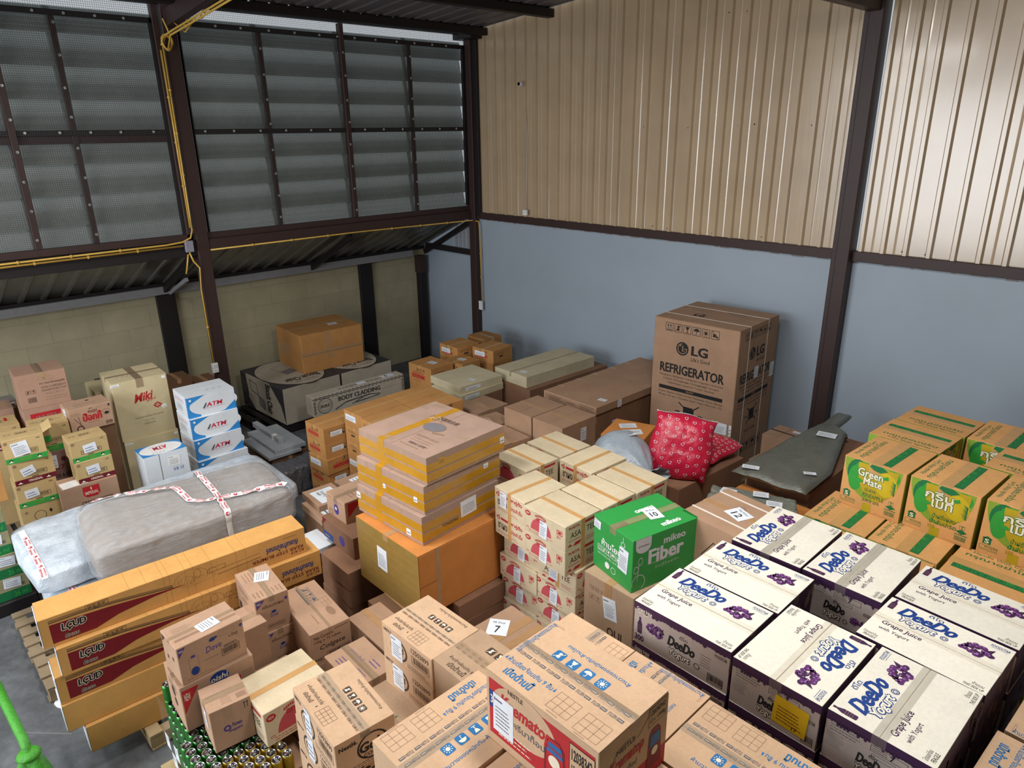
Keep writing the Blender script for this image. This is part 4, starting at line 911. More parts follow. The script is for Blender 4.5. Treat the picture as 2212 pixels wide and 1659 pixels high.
# stack with yellow tape on the large orange box
def p_mirror(c):
    T = c.Tp(0); T.T('太空铝高档挂镜', .28, .68, .66, .75, 'ink_brown', .012); T.E(.53, .52, .135, 'faint', ry=.10, n=28); T.E(.53, .52, .125, 'grey', ry=.09, n=28, l=2); T.poly([(.60, .43), (.74, .46), (.76, .44), (.62, .40)][::-1], 'faint')
    T.T('浙江省台州市 爱尚卫浴', .53, .28, .83, .32, 'faint', .005); T.G(.56, .18, .86, .26, 2, 'faint'); T.T('质量保证 品质第一', .60, .12, .86, .16, 'ink_brown', .005); T.G(.54, .06, .8, .11, 1, 'faint')
for i, (x, y, z, w, d, h, yw, lb) in enumerate(((4.967, -4.79, 1.654, .798, .778, .213, 3, 'flat mirror box wound in yellow tape, top of its stack, mirror drawing on its lid'), (4.963, -4.828, 1.429, .78, .78, .225, 4, 'flat box wound in yellow tape, middle of three on the large orange box'), (4.98, -4.861, 1.2, .78, .78, .229, 3, 'flat box wound in yellow tape, lowest of three, white label on its right side'))):
    c = Carton('mirror_carton', w, d, h, 'mirror_board', p_mirror if i == 0 else None, 'y')
    c.band(h * .12, h * .40); c.band(h * .47, h * .74); c.tape('y', .07, 'tape_amber', h * .9, -.12, full=True)
    if i == 0:
        for a, b_ in (((.02, .78), (.12, .84)), ((.86, .50), (.97, .57)), ((.30, .05), (.45, .11)), ((.06, .90), (.2, .97))): c.cuttape('T', a[0], a[1], b_[0], b_[1], 'tape_clear')
        mb = MB(); mb.tube([(-.13, .1, h + .003), (-.10, .12, h + .02), (-.08, .1, h + .012), (-.05, .14, h + .03), (-.02, .11, h + .005)], .008, 'tape_clear', 6); c.kids.append(('packing_tape', mb, 'crumpled end of clear tape'))
        c.label('E', .97, .48, .045, .05, 0, 'paper', 1, False); c.label('E', .18, .70, .06, .05, 0, 'tape_amber', 3, False, tm='ink_brown')
    elif i == 1: c.label('S', .42, .36, .03, .035, 0, 'paper', 1, False); c.label('S', .88, .42, .04, .04, 0, 'paper', 1, False); c.label('E', .80, .72, .05, .04, 0, 'paper', 1, False)
    else:
        c.label('S', .02, .62, .05, .05, 0, 'paper', 1, False); c.label('E', .58, .60, .16, .13, 2, 'paper', 5, False); c.label('S', .80, .24, .05, .05, 0, 'paper', 1, False)
        c.E.T('YONGXING', .24, .3, .44, .42, 'ink_brown', .02, .1, l=4)
    for f_, a, b_ in (('S', .12, .18), ('S', .66, .72), ('E', .12, .18), ('E', .60, .65)): c.cuttape(f_, a, .05, b_, .95, 'tape_clear')
    c.put(x, y, z, yw, lb, None, 'box')
ob_ = Carton('large_cardboard_box', .80, .955, .54, 'orange_board', None, 'y', r=.008)
ob_.S.R(.0, .0, 1, 1, 'tape_olive', 1)
for i in range(7): ob_.S.R(0, .05 + i*.13, 1, .055 + i*.13, 'orange_board', 2)
ob_.E.R(.16, 0, .20, 1, 'tape', 1); ob_.E.R(.82, 0, .86, 1, 'tape', 1); ob_.E.R(0, .50, .16, .508, 'kraft_dark', 1)
ob_.tape('y', .06, 'tape', .05); ob_.label('S', .42, .57, .125, .19, -2, 'paper', 7, False)
ob_.put(5.074, -4.865, .66, 0, 'very large orange box with an olive taped side, carrying the three yellow taped boxes', None, 'box')
dkb = mk_plain('cardboard_box', .40, .46, .165, 'kraft_brown', 'y')
for x in (4.93, 5.34):
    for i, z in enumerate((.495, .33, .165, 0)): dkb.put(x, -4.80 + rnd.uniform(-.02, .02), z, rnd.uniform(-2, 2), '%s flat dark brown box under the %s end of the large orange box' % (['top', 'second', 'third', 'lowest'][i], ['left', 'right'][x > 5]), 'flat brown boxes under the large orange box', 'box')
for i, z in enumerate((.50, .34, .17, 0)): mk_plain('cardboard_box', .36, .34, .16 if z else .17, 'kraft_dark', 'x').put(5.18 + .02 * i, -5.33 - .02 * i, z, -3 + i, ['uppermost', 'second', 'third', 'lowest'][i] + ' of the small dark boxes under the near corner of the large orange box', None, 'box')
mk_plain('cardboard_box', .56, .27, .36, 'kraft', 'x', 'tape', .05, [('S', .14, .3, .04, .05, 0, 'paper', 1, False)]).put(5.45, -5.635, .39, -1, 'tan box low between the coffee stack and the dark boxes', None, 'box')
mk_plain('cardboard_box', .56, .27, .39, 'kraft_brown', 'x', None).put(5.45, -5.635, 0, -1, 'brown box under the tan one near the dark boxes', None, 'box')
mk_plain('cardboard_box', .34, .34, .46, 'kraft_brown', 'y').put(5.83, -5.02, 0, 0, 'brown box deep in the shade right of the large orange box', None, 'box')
mk_plain('cardboard_box', .30, .30, .62, 'kraft_brown', 'y').put(5.66, -4.82, 0 , 0, 'tall brown box in the shade under the right end of the large orange box', None, 'box') if 0 else None

# ---- soap, cream and household cartons in the near left group
def p_dove_e(F):
    F.poly([(.02, .96), (.02, .72), (.13, .96)], 'violet'); F.T('NEW', .03, .86, .09, .92, 'cream_ink', .005, l=2)
    F.E(.52, .83, .05, 'navy', ry=.05, n=12); F.poly([(.46, .80), (.58, .88), (.60, .84), (.52, .78)], 'navy', 2); F.T('Dove', .40, .54, .64, .70, 'violet', .005, .2); F.T('ดีกูย', .76, .66, .90, .76, 'ink_brown', .01, flip=True); F.G(.36, .34, .6, .42, 1, 'faint')
    F.BC(.62, .26, .90, .46); F.T('480083', .66, .48, .86, .53, 'black', .005); F.G(.08, .06, .5, .12, 1, 'faint'); F.RO(.14, .14, .28, .60, 'faint', .004); F.R(.18, .60, .24, .66, 'violet'); F.E(.21, .24, .06, 'navy', ry=.11, n=14, l=2)
    F.RO(.62, .80, .86, .92, 'faint', .003); F.poly([(.93, .86), (.96, .90), (.99, .86), (.96, .80)][::-1], 'violet')
def p_dove(c):
    p_dove_e(c.E); S = c.S; S.R(.25, .4, .35, .5, 'ink_brown'); S.R(.6, .5, .7, .6, 'ink_brown'); S.poly([(.05, .95), (.05, .75), (.3, .95)], 'ink_brown')
    T = c.Tp(1); T.R(.05, .25, .98, .34, 'faint'); T.G(.1, .6, .4, .8, 3, 'faint')
cd = Carton('soap_carton', .242, .393, .26, 'kraft_pink', p_dove, None); cd.tape('y', .03, 'tape_clear', .02); cd.label('T', .62, .56, .09, .12, 8, 'paper', 5)
cd.put(5.183, -6.728, .98, 1, 'tan soap carton on top of the near left stack, bird logo and barcode print', None, 'carton')
def p_pants(c):
    E_ = c.E; E_.E(.52, .86, .13, 'navy', ry=.13, n=20); E_.T('oishi', .40, .80, .64, .92, 'cream_ink', .02, .2, l=2); E_.poly([(.72, .66), (.80, .62), (.80, .70)][::-1], 'red'); E_.G(.82, .6, .98, .76, 3, 'faint'); E_.poly([(.02, .92), (.02, .40), (.24, .92)], 'red'); E_.T('NEW', .04, .68, .12, .84, 'cream_ink', .01, l=2)
    S = c.S; S.E(.45, .62, .12, 'ink_brown', n=12); S.E(.5, .4, .1, 'ink_brown', n=10); S.G(.2, .7, .8, .85, 2, 'ink_brown')
cp = Carton('snack_carton', .30, .434, .32, 'kraft_pink', p_pants, 'y'); cp.tape('y', .045, 'tape_clear', .03)
cp.put(5.176, -6.724, .66, -3, 'tan carton with a blue oval logo, directly under the soap carton', None, 'carton')
def p_ph(c):
    E_ = c.E; E_.E(.36, .48, .09, 'violet', n=16); E_.E(.36, .48, .045, 'kraft_pink', n=12, l=2); E_.T('Pureen', .48, .46, .72, .56, 'violet', .015, .2, l=2); E_.T('shoppers', .38, .34, .72, .43, 'violet', .015, .2, l=2)
    for x in (.84, .91): E_.line(x, .78, x, .9, .012, 'black'); E_.poly([(x - .025, .9), (x + .025, .9), (x, .94)], 'black')
    E_.R(.3, .62, .55, .98, 'tape_clear', .6); T = c.Tp(1); T.R(.72, .12, .95, .3, 'faint'); T.G(.35, .1, .6, .4, 4, 'faint')
c = Carton('cardboard_box', .23, .23, .288, 'kraft_pink', p_ph, 'y'); c.tape('y', .05, 'tape_clear', .07); c.label('S', .5, .6, .06, .12, 4, 'paper', 4)
c.put(5.487, -6.764, .66, -7, 'small tan box with a round purple logo standing on the drink cans', None, 'box')
def p_tee2(c):
    p_tea_long(c.E); p_tea_short(c.S)
c = Carton('tea_carton', .36, .43, .24, 'cream', p_tee2, None, r=.003); c.tape('y', .045, 'tape_kraft', .05); c.put(5.577, -6.445, .66, 0, 'cream tea carton with its white lid taped lengthwise, beside the small purple logo box', None, 'carton')
def p_crm(c):
    E_ = c.E; E_.poly([(.04, .96), (.04, .74), (.30, .96)], 'violet'); E_.T('NEW', .06, .86, .18, .92, 'cream_ink', .005, l=2); E_.T('ครีมนวดผม', .20, .70, .84, .80, 'ink_brown', .01); E_.E(.52, .54, .08, 'navy', ry=.04, n=10); E_.T('โดฟ', .40, .40, .66, .50, 'violet', .005, .2); E_.RO(.28, .08, .80, .20, 'ink_brown', .008); E_.T('8999999234', .32, .11, .76, .17, 'ink_brown', .005); E_.poly([(.86, .80), (.92, .86), (.97, .80), (.92, .74)][::-1], 'violet')
    S = c.S; S.R(.06, .05, .2, .3, 'ink_brown'); S.T('REFILL', .3, .5, .6, .58, 'faint', 0); S.G(.2, .7, .7, .85, 2, 'ink_brown'); T = c.Tp(0); T.G(.1, .1, .4, .6, 5, 'faint'); T.G(.75, .05, .95, .95, 8, 'faint')
cc_ = Carton('hair_cream_carton', .411, .23, .27, 'kraft_pink', p_crm, 'x'); cc_.tape('x', .04, 'tape_clear', .04); cc_.label('T', .36, .62, .12, .10, -22, 'paper', 4)
cc_.put(4.753, -6.178, .78, -6, 'tall tan hair cream carton standing between the bumper boxes and the soap carton', None, 'carton')
cc_.put(4.77, -6.165, .51, -3, 'tan hair cream carton second from the top of its stack', None, 'carton'); cc_.put(4.77, -6.16, .24, -3, 'tan hair cream carton third from the top of its stack, hidden by its neighbours', None, 'carton')
mk_plain('cardboard_box', .36, .20, .24, 'kraft', tape=None).put(4.76, -6.12, 0, -3, 'plain box at the foot of the hair cream stack', None, 'box')
mk_plain('cardboard_box', .26, .22, .82, 'kraft_pink', 'y', 'tape_clear').put(4.925, -6.40, .13, 0, 'narrow tan box hidden behind the soap carton', None, 'box')
def p_colg(c):
    T = c.Tp(0); T.icons(.10, .52, .10, 3, 'slate', None, 1.2); T.R(.06, .44, .46, .49, 'slate'); T.grid(.42, .74, .60, .92, 2, 2, 'faint'); T.E(.72, .78, .1, 'faint', ry=.09, n=16); T.G(.66, .3, .9, .4, 1, 'faint')
    E_ = c.E; E_.T('Net Content', .08, .78, .56, .88, 'ink_brown', .012); E_.T('100g x 72 tubes', .08, .64, .74, .74, 'ink_brown', .01); E_.T('Colgate', .20, .38, .84, .56, 'ink_brown', .015, .2); E_.BC(.36, .08, .96, .30); E_.T('PART', .06, .1, .3, .2, 'ink_brown', .01); E_.G(.6, .86, .95, .94, 1, 'ink_brown')
c = Carton('toothpaste_carton', .58, .29, .26, 'kraft_pink', p_colg, None); c.tape('x', .02, 'tape_clear', .05); c.put(5.007, -5.942, .60, -5, 'tan toothpaste carton with its broad top bare, right of the hair cream carton', None, 'carton')
mk_plain('cardboard_box', .58, .29, .30, 'kraft_pink', 'x').put(5.01, -5.94, .30, -4, 'tan carton under the toothpaste carton', None, 'box'); mk_plain('cardboard_box', .58, .29, .30, 'kraft', tape=None).put(5.01, -5.94, 0, -4, 'lowest box under the toothpaste carton', None, 'box')
def p_pep(c): T = c.Tp(0); T.T('peptinol', .16, .50, .52, .62, 'violet', .005, flip=True); T.G(.2, .1, .5, .34, 3, 'violet'); T.G(.6, .62, .9, .8, 2, 'violet'); T.G(.62, .2, .92, .4, 3, 'violet')
c = Carton('cardboard_box', .40, .30, .35, 'kraft_pink', p_pep, 'x'); c.tape('x', .05, 'tape_clear', .05); c.put(5.61, -5.945, .40, -2, 'tan box with faint violet stamps, between the toothpaste carton and the coffee cartons', None, 'box')
mk_plain('cardboard_box', .40, .30, .40, 'kraft', tape=None).put(5.61, -5.945, 0, -2, 'plain box under the violet stamped one', None, 'box')

# drink cans
def can_meshes():
    a = MB(); a.lathe((0, 0, 0), [(.024, 0), (.031, .008), (.032, .013), (.032, .106), (.0275, .117)], 'can_green', 16); b = a.data('can_body', True)
    a2 = MB(); a2.lathe((0, 0, 0), [(.024, 0), (.031, .008), (.032, .013), (.032, .106), (.0275, .117)], 'can_gold', 16); b2 = a2.data('can_body', True)
    l = MB(); l.lathe((0, 0, 0), [(.0275, .117), (.0285, .120), (.0275, .1215), (.0255, .1205), (.0235, .1165), (.021, .1165)], 'can_lid', 16); l.lathe((0, 0, 0), [(.0215, .1163), (.001, .1166)], 'can_lid', 16)
    t = MB(); t.lathe((0, .003, .1172), [(.008, 0), (.008, .0015)], 'can_lid', 10); t.box(-.005, -.012, .1172, .005, .003, .1186, 'can_lid', .0004); t.lathe((0, .010, .1168), [(.0075, 0), (.0065, .0006)], 'steel_grey', 10)
    return b, b2, l.data('can_lid', True), t.data('pull_tab')
CB, CB2, CL, CT = can_meshes()
def can(x, y, z, lb, gold=False):
    o = bpy.data.objects.new('drink_can', None); o.empty_display_size = .05; COL.objects.link(o); o.location = (x, y, z); o.rotation_euler = (0, 0, rnd.uniform(0, 6.28)); q_ = bpy.data.objects.new('can_body', CB2 if gold else CB); COL.objects.link(q_); q_.parent = o; tag(o, lb, 'can', 'shrink wrapped drink cans in their trays')
    p_ = o
    for n, me in (('can_lid', CL), ('pull_tab', CT)):
        k = bpy.data.objects.new(n, me); COL.objects.link(k); k.parent = p_; p_ = k
ORD = ['first', 'second', 'third', 'fourth', 'fifth', 'sixth', 'seventh', 'eighth', 'ninth', 'tenth', 'eleventh', 'twelfth', 'thirteenth', 'fourteenth']
z = .532
for j in range(-1, 6):
    for i in range(6 if j < 0 else 0, 14): can(5.0 + i*.066 + rnd.uniform(-.001, .001), -6.925 + j*.066, z, 'silver topped drink can, top layer, %s row back, %s from the left' % (ORD[j + 1], ORD[i]), i > 9)
for k_, z in enumerate((.1315, .265, .3985)):
    for i in range(14): can(5.0 + i*.066, -6.925 - (.066 if i > 5 else 0), z, 'drink can, %s wrapped layer at the near edge, %s from the left' % (['lowest', 'second lowest', 'third lowest'][k_], ORD[i]), i > 9)
for j in (0, 1): can(4.962, -6.93 + j*.067, .66, '%s of two drink cans standing left of the blue oval logo carton' % ['nearer', 'farther'][j], False)
for j in (0, 1, 2): 
    for z_ in (.13, .2625, .395, .5275): can(4.932, -6.925 + j*.067, z_, 'green drink can on the left wrapped edge, %s back, %s layer up' % (ORD[j], ORD[int(z_ / .13) - 1]), False)
mk_plain('cardboard_tray', .90, .43, .39, 'kraft', None, None).put(5.43, -6.67, .135, 0, 'cardboard core hidden inside the cans', None, 'box')
mk_plain('cardboard_tray', .80, .24, .525, 'kraft', None, None).put(5.50, -6.33, .132, 0, 'plain carton hidden behind the cans', None, 'box')
def grid_sheet(fn, nu, nv, mat, close_u=False, mb=None):
    b = mb or MB(); vs = [fn(i / (nu if close_u else nu - 1), j / (nv - 1)) for i in range(nu) for j in range(nv)]; fs = []
    for i in range(nu if close_u else nu - 1):
        for j in range(nv - 1): a = i * nv + j; c = ((i + 1) % nu) * nv + j; fs.append((a, c, c + 1, a + 1))
    b.mesh(vs, fs, mat); return b
b = grid_sheet(lambda u, v: (4.885 + u * 1.1, -6.985 - (.066 * min(1, max(0, (u - .44) * 14))) - .010 * noise.noise(Vector((u*16, v*3, 0))) - .006 * noise.noise(Vector((u*40, v*9, 2))), .14 + v * .55 - .03*abs(noise.noise(Vector((u*5, 1, 1))))), 70, 26, 'shrink_film')
fo = b.build('shrink_wrap', smooth=True); tag(fo, 'clear wrinkled shrink film hanging in front of the drink cans', 'plastic film')
for i, (u, v) in enumerate(((.10, .45), (.18, .25), (.26, .5), (.33, .2), (.42, .5), (.24, .05))):
    mb = MB(); F = Face(mb, (4.885 + u*1.1, -7.004 - .002*i, .14 + v*.5), (math.cos(.05), 0, math.sin(.05)), (-math.sin(.05), 0, math.cos(.05)), .07, .11); F.R(0, 0, 1, 1, 'paper'); F.G(.15, .5, .85, .85, 4, 'slate', 2); mb.build('shipping_label', fo)

# long bumper boxes
def p_bumper(F):
    F.poly([(.03, .10), (.03, .74), (.22, .66), (.40, .52), (.50, .47), (.38, .44), (.25, .30), (.17, .10)][::-1], 'dark_red')
    for k, (o_, t) in enumerate(((.0, .010), (.04, .005), (.08, .005))):
        pts = [(.03, .80 + o_), (.13, .80 + o_), (.25, .72 + o_ * .9), (.45, .52 + o_)]
        for a, c in zip(pts[:-1], pts[1:]): F.line(*a, *c, t * .35, 'ink_brown', 1 + k)
    F.T('LÇUD', .065, .38, .145, .66, 'cream_ink', .09, .12, l=2); F.T('LÇUD', .065, .38, .145, .66, 'black', .04, .12, l=3); F.T('กันชน', .07, .14, .115, .30, 'cream_ink', .05, l=2); F.T('กันชน', .07, .14, .115, .30, 'black', .01, l=3)
    F.RO(.15, .78, .225, .965, 'ink_brown', .0012); F.T('CONTAIN A BUMPER', .155, .90, .22, .94, 'ink_brown', 0, flip=True); F.icons(.157, .81, .012, 4, 'ink_brown', None, 1.3)
    for a, b_, rx, ry in ((.52, .62, .065, .30), (.50, .56, .03, .16), (.545, .70, .014, .16), (.56, .46, .05, .12), (.60, .62, .02, .1)): F.ring(a, b_, rx, .0016, 'thin_print', ry=ry, n=26)
    for i in range(8): F.line(.465 + i*.012, .45, .47 + i*.014, .72 - .02*i, .0009, 'thin_print')
    F.RO(.59, .56, .655, .72, 'ink_brown', .0012); F.line(.64, .58, .80, .62, .0012, 'ink_brown')
    F.line(.62, .40, .80, .46, .002, 'ink_brown'); F.T('กันชนท้ายไทเกอร์', .825, .42, .965, .66, 'navy', .03, flip=True); F.T('AC-419', .93, .10, .99, .22, 'maroon', .012, flip=True); F.T('REAR STEP BUMPER', .76, .24, .985, .37, 'maroon', .012, flip=True)
    F.G(.90, .80, .96, .85, 1, 'ink_brown')
def mk_bump(w, d, h, plain=False):
    c = Carton('bumper_carton', w, d, h, 'bumper_board', (lambda c: p_bumper(c.E)) if not plain else (lambda c: c.E.R(0, .0, 1, .01, 'kraft_dark')), None)
    T = c.Tp(0)
    for y in (.30, .36, .42, .44, .50, .53, .60, .70, .74): T.R(0, y, 1, y + .0010, 'thin_print', .6); c.E.R(y, 0, y + .0010, .98, 'thin_print', .6) if y > .4 else None
    c.S.R(0, 0, 1, 1, 'plastic_white', 1); c.S.R(.1, 0, .2, 1, 'kraft', 2)
    c.mb.box(-w/2 + .006, -d/2 - .006, .012, w/2 - .006, -d/2 + .002, h - .012, 'white_board', .003)
    return c
for i, (x, y, z, w, d, h, yw, pl, lb) in enumerate(((4.328, -6.555, .975, .24, 1.73, .215, -5, 0, 'long orange bumper box on top of its stack, red and black print upside down'), (4.375, -6.49, .763, .24, 1.76, .212, -5, 0, 'long orange bumper box second from the top of its stack'),
        (4.335, -6.545, .551, .24, 1.74, .212, -4, 0, 'long orange bumper box third from the top, its end pushed out'), (4.35, -6.55, .341, .24, 1.74, .21, -4, 1, 'long plain orange box fourth from the top of the bumper stack'), (4.385, -6.49, .131, .24, 1.68, .21, -4, 1, 'lowest long plain orange box, resting on the pale pallet'))):
    mk_bump(w, d, h, pl).put(x, y, z, yw, lb, None, 'box')

# bubble wrapped mattress and the film wrapped cushion lying on it
def soft_box(name, w, d, h, mat, label, cat, loc, rz=0, r=.06, amp=.012, fr=5, seed=0, nx=40, ny=60, taper=None, mb_only=False, ridge=0, NU=56):
    """rounded, lumpy wrapped block; superellipse cross sections"""
    b = MB(); n = 7.5; vs = []; fs = []; NV = ny
    def S(u, v):
        # u around the x-z section, v along y
        a = 2 * math.pi * u; ca, sa = math.cos(a), math.sin(a); ex = 2 / n
        x = math.copysign(abs(ca) ** ex, ca); z = math.copysign(abs(sa) ** ex, sa); t = 2 * v - 1; k = (1 - abs(t) ** 14) ** .35 if abs(t) < 1 else 0
        k = max(k, .0); X = x * w/2 * (1 - .10 * (1 - k)) * (k ** .3 if k < 1 else 1); Z = z * h/2 * (k ** .8 if k < 1 else 1); Y = t * d/2
        if taper: X, Y, Z = taper(X, Y, Z)
        nn = noise.noise(Vector((X * fr + seed, Y * fr, Z * fr))) + .5 * noise.noise(Vector((X * fr * 2.7, Y * fr * 2.7 + seed, Z * fr * 2.7)))
        if ridge: nn += ridge / amp * (1 - 2 * abs(noise.noise(Vector((X*22 + Z*22 + seed, Y*3.5 + X*4, seed)))) ** .7) + ridge * .6 / amp * noise.noise(Vector((X*45, Y*9, Z*45)))
        L = math.hypot(X / w, Z / h) or 1
        return Vector((X + amp * nn * (X / w) / L, Y + amp * nn * .5, max(-h/2, Z + amp * nn * (Z / h) / L) + h/2))
    for i in range(NU):
        for j in range(NV): vs.append(S(i / NU, j / (NV - 1)))
    for i in range(NU):
        for j in range(NV - 1): a = i*NV + j; c = ((i + 1) % NU)*NV + j; fs.append((a, a + 1, c + 1, c))
    b.mesh(vs, fs, mat)
    if mb_only: return b, S
    o = b.build(name, smooth=True); o.location = loc; o.rotation_euler = (0, 0, R(rz)); tag(o, label, cat); return o, S
def ribbon(S, pts, width, mat, off=.004, nm='fragile_tape', parent=None, pr=True, close=True):
    """tape laid over surface S along (u, v) points, with FRAGILE printing"""
    P = []
    for i in range(len(pts) - 1):
        for k in range(14): t = k / 14; P.append((pts[i][0] + (pts[i+1][0] - pts[i][0]) * t, pts[i][1] + (pts[i+1][1] - pts[i][1]) * t))
    P.append(pts[-1]); C = [S(u, v) for u, v in P]; N = []
    for (u, v), c in zip(P, C): a = S(u + .004, v) - c; b_ = S(u, min(.999, v + .004)) - c; n_ = b_.cross(a); N.append(n_.normalized() if n_.length > 0 else Vector((0, 0, 1)))
    ctr = Vector((0, 0, 0.1)); N = [n_ if n_.dot(c - ctr) > 0 else -n_ for n_, c in zip(N, C)]
    mb = MB(); L = [0]; side = []
    for i in range(len(C)):
        t = (C[min(i+1, len(C)-1)] - C[max(0, i-1)]).normalized(); side.append(t.cross(N[i]).normalized())
        if i: L.append(L[-1] + (C[i] - C[i-1]).length)
    for i in range(len(C) - 1):
        a, b_ = C[i] + N[i]*off, C[i+1] + N[i+1]*off; mb.poly([a - side[i]*width/2, a + side[i]*width/2, b_ + side[i+1]*width/2, b_ - side[i+1]*width/2], mat)
    def at(s_, q):
        k = 0
        while k < len(L) - 2 and L[k+1] < s_: k += 1
        f = (s_ - L[k]) / max(1e-6, L[k+1] - L[k]); f = min(1, max(0, f)); return C[k].lerp(C[k+1], f) + N[k].lerp(N[k+1], f) * (off + .0025) + side[k].lerp(side[k+1], f) * q
    if pr:
        s_ = .02
        while s_ + .2 < L[-1]:
            for txt, y0, y1, ln in (('FRAGILE', .004, .020, .10), ('ระวังแตก', -.020, -.006, .09)):
                vs, fs = glyphs(txt, .03, 0); mb.mesh([at(s_ + x * ln, -(y0 + y * (y1 - y0)) * width / .05) for x, y in vs], fs, 'pink_red')
            c0 = s_ + .135
            for rr in ((.016, 'pink_red', 0), (.007, 'white', .0008)): mb.poly([at(c0 + rr[0] * math.cos(A), rr[0] * math.sin(A) + (0 if rr[0] > .01 else -.006)) + Vector((0, 0, rr[2])) for A in [i * .5236 for i in range(12)]], rr[1])
            s_ += .19
    return mb.build(nm, parent)
o, S = soft_box('bubble_wrapped_mattress', 1.08, 2.34, .22, 'bubble_wrap', 'white bubble wrapped flat slab lying beside the snack cartons, under the shiny wrapped cushion', 'mattress', (2.47, -6.12, .53), 0, amp=.012, fr=5, seed=3)
ribbon(S, [(.02, .045), (.15, .045), (.3, .05)], .05, 'white', parent=o)
o2, S2 = soft_box('wrapped_mattress', .98, 2.0, .39, 'bubble_wrap', 'bubble wrapped panel with crossed fragile tape, under the white slab and nearest the floor', 'mattress', (2.93, -6.23, .135), -1, amp=.014, fr=5, seed=9)
ribbon(S2, [(.25, .10), (.12, .10), (.0, .10), (-.06, .1)], .055, 'white', parent=o2); ribbon(S2, [(.05, .02), (.05, .3), (.05, .55)], .05, 'white', parent=o2)
def tpr(X, Y, Z):
    # fuller in the middle, thin lip to the right end
    k = 1 - .35 * max(0, (-Y - .5) / .4) ** 2 if Y < -.5 else 1
    return X * (1 - .12 * max(0, Y)), Y, Z * k * (1 + .10 * math.cos(X * 3))
inner, S3 = soft_box('wrapped_cushion', .93, 1.60, .31, 'kraft', 'large grey beige cushion wound in shiny film with crossed fragile tape, on the white slab', 'cushion', (3.19, -6.10, .762), -6, amp=.006, fr=3, seed=5, taper=tpr)
MATS['cushion_paper'] = None; del MATS['cushion_paper']; flat('cushion_paper', 'A79C92', .5)
inner.data.materials.clear(); inner.data.materials.append(MATS['cushion_paper'])
fb, S4 = soft_box('film', .955, 1.64, .33, 'stretch_film', None, None, None, amp=.014, fr=7, seed=2, taper=tpr, mb_only=True, ridge=.007, NU=170, ny=150)
fo = fb.build('stretch_film', inner, smooth=True); fo.location = (0, 0, -.002)
ribbon(S4, [(.46, .04), (.36, .12), (.28, .30), (.24, .55), (.22, .80), (.20, .97)], .05, 'white', .008, parent=inner); ribbon(S4, [(.50, .62), (.35, .62), (.22, .62), (.06, .62), (-.04, .62)], .05, 'white', .010, parent=inner)

# green net sack at the bottom left corner
def sk(u, v):
    a = 2*math.pi*u; r_ = (.16 + .03*math.sin(a*3)) * (1 - .75 * v ** 2.2) * (1 + .08 * noise.noise(Vector((math.cos(a)*2, math.sin(a)*2, v*3)))); return Vector((r_*math.cos(a), r_*math.sin(a)*.8, v*.46))
b = grid_sheet(sk, 36, 24, 'green_net', True); sk_o = b.build('net_sack', smooth=True, loc=(4.56, -7.66, 0)); sk_o.rotation_euler = (0, 0, 0); tag(sk_o, 'bright green woven net sack at the bottom left corner of the picture', 'sack')
m = MB(); m.tube([(0, 0, .44), (-.12, 0, .47), (-.26, -.01, .51), (-.42, -.02, .55), (-.62, -.03, .60)], .028, 'green_net', 8); m.build('sack_strap', sk_o, True)
m = MB(); m.lathe((0, 0, .445), [(.055, -.02), (.07, 0), (.055, .02)], 'green_net', 12); m.build('sack_knot', sk_o, True)

# ---- dark stack, book box and emblem cartons in the middle lane
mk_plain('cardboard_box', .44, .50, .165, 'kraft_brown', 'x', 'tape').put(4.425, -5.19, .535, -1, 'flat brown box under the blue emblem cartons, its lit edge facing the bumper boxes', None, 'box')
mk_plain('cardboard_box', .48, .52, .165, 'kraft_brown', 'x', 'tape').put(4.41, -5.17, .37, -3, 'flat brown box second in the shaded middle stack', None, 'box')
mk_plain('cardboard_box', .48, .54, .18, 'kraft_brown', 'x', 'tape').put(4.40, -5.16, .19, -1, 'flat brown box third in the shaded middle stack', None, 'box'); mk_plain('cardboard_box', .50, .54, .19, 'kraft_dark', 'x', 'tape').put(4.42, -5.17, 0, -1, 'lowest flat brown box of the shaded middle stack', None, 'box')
def p_emb(c):
    S = c.S; S.E(.52, .44, .13, 'violet', ry=.24, n=20); S.E(.5, .48, .06, 'plastic_white', ry=.08, n=10, l=2)
    for i in range(5): S.line(.44 + i*.04, .62, .40 + i*.05, .80, .012, 'violet')
    S.RO(.12, .06, .30, .30, 'ink_brown', .012); S.G(.5, .78, .9, .92, 2, 'faint'); S.G(.1, .86, .4, .92, 1, 'faint')
    E_ = c.E; E_.poly([(.06, .92), (.06, .28), (.40, .92)], 'red'); T = c.Tp(0); T.E(.72, .8, .2, 'navy', ry=.12, n=20); T.T('pampers', .58, .74, .86, .86, 'cream_ink', .02, l=2); T.G(.4, .2, .9, .36, 2, 'faint')
ce = Carton('diaper_carton', .302, .45, .20, 'kraft_pink', p_emb, 'y'); ce.tape('y', .05, 'tape_clear', .04); ce.put(4.128, -4.99, .90, 0, 'tan carton with dark blue emblem and red corner, left of the yellow taped stack', None, 'carton')
def p_emb2(c): S = c.S; S.E(.62, .45, .09, 'violet', ry=.24, n=20); S.R(.0, .02, .32, .34, 'navy'); S.R(.04, .12, .2, .2, 'faint', 2); S.poly([(.0, .95), (.0, .6), (.14, .95)], 'dark_red'); S.G(.4, .8, .7, .92, 2, 'faint')
ce2 = Carton('diaper_carton', .52, .46, .20, 'kraft_brown', p_emb2, 'x'); ce2.put(4.26, -5.06, .70, -2, 'darker carton with a blue emblem, directly under the smaller emblem carton', None, 'carton')
def p_book(c): pass
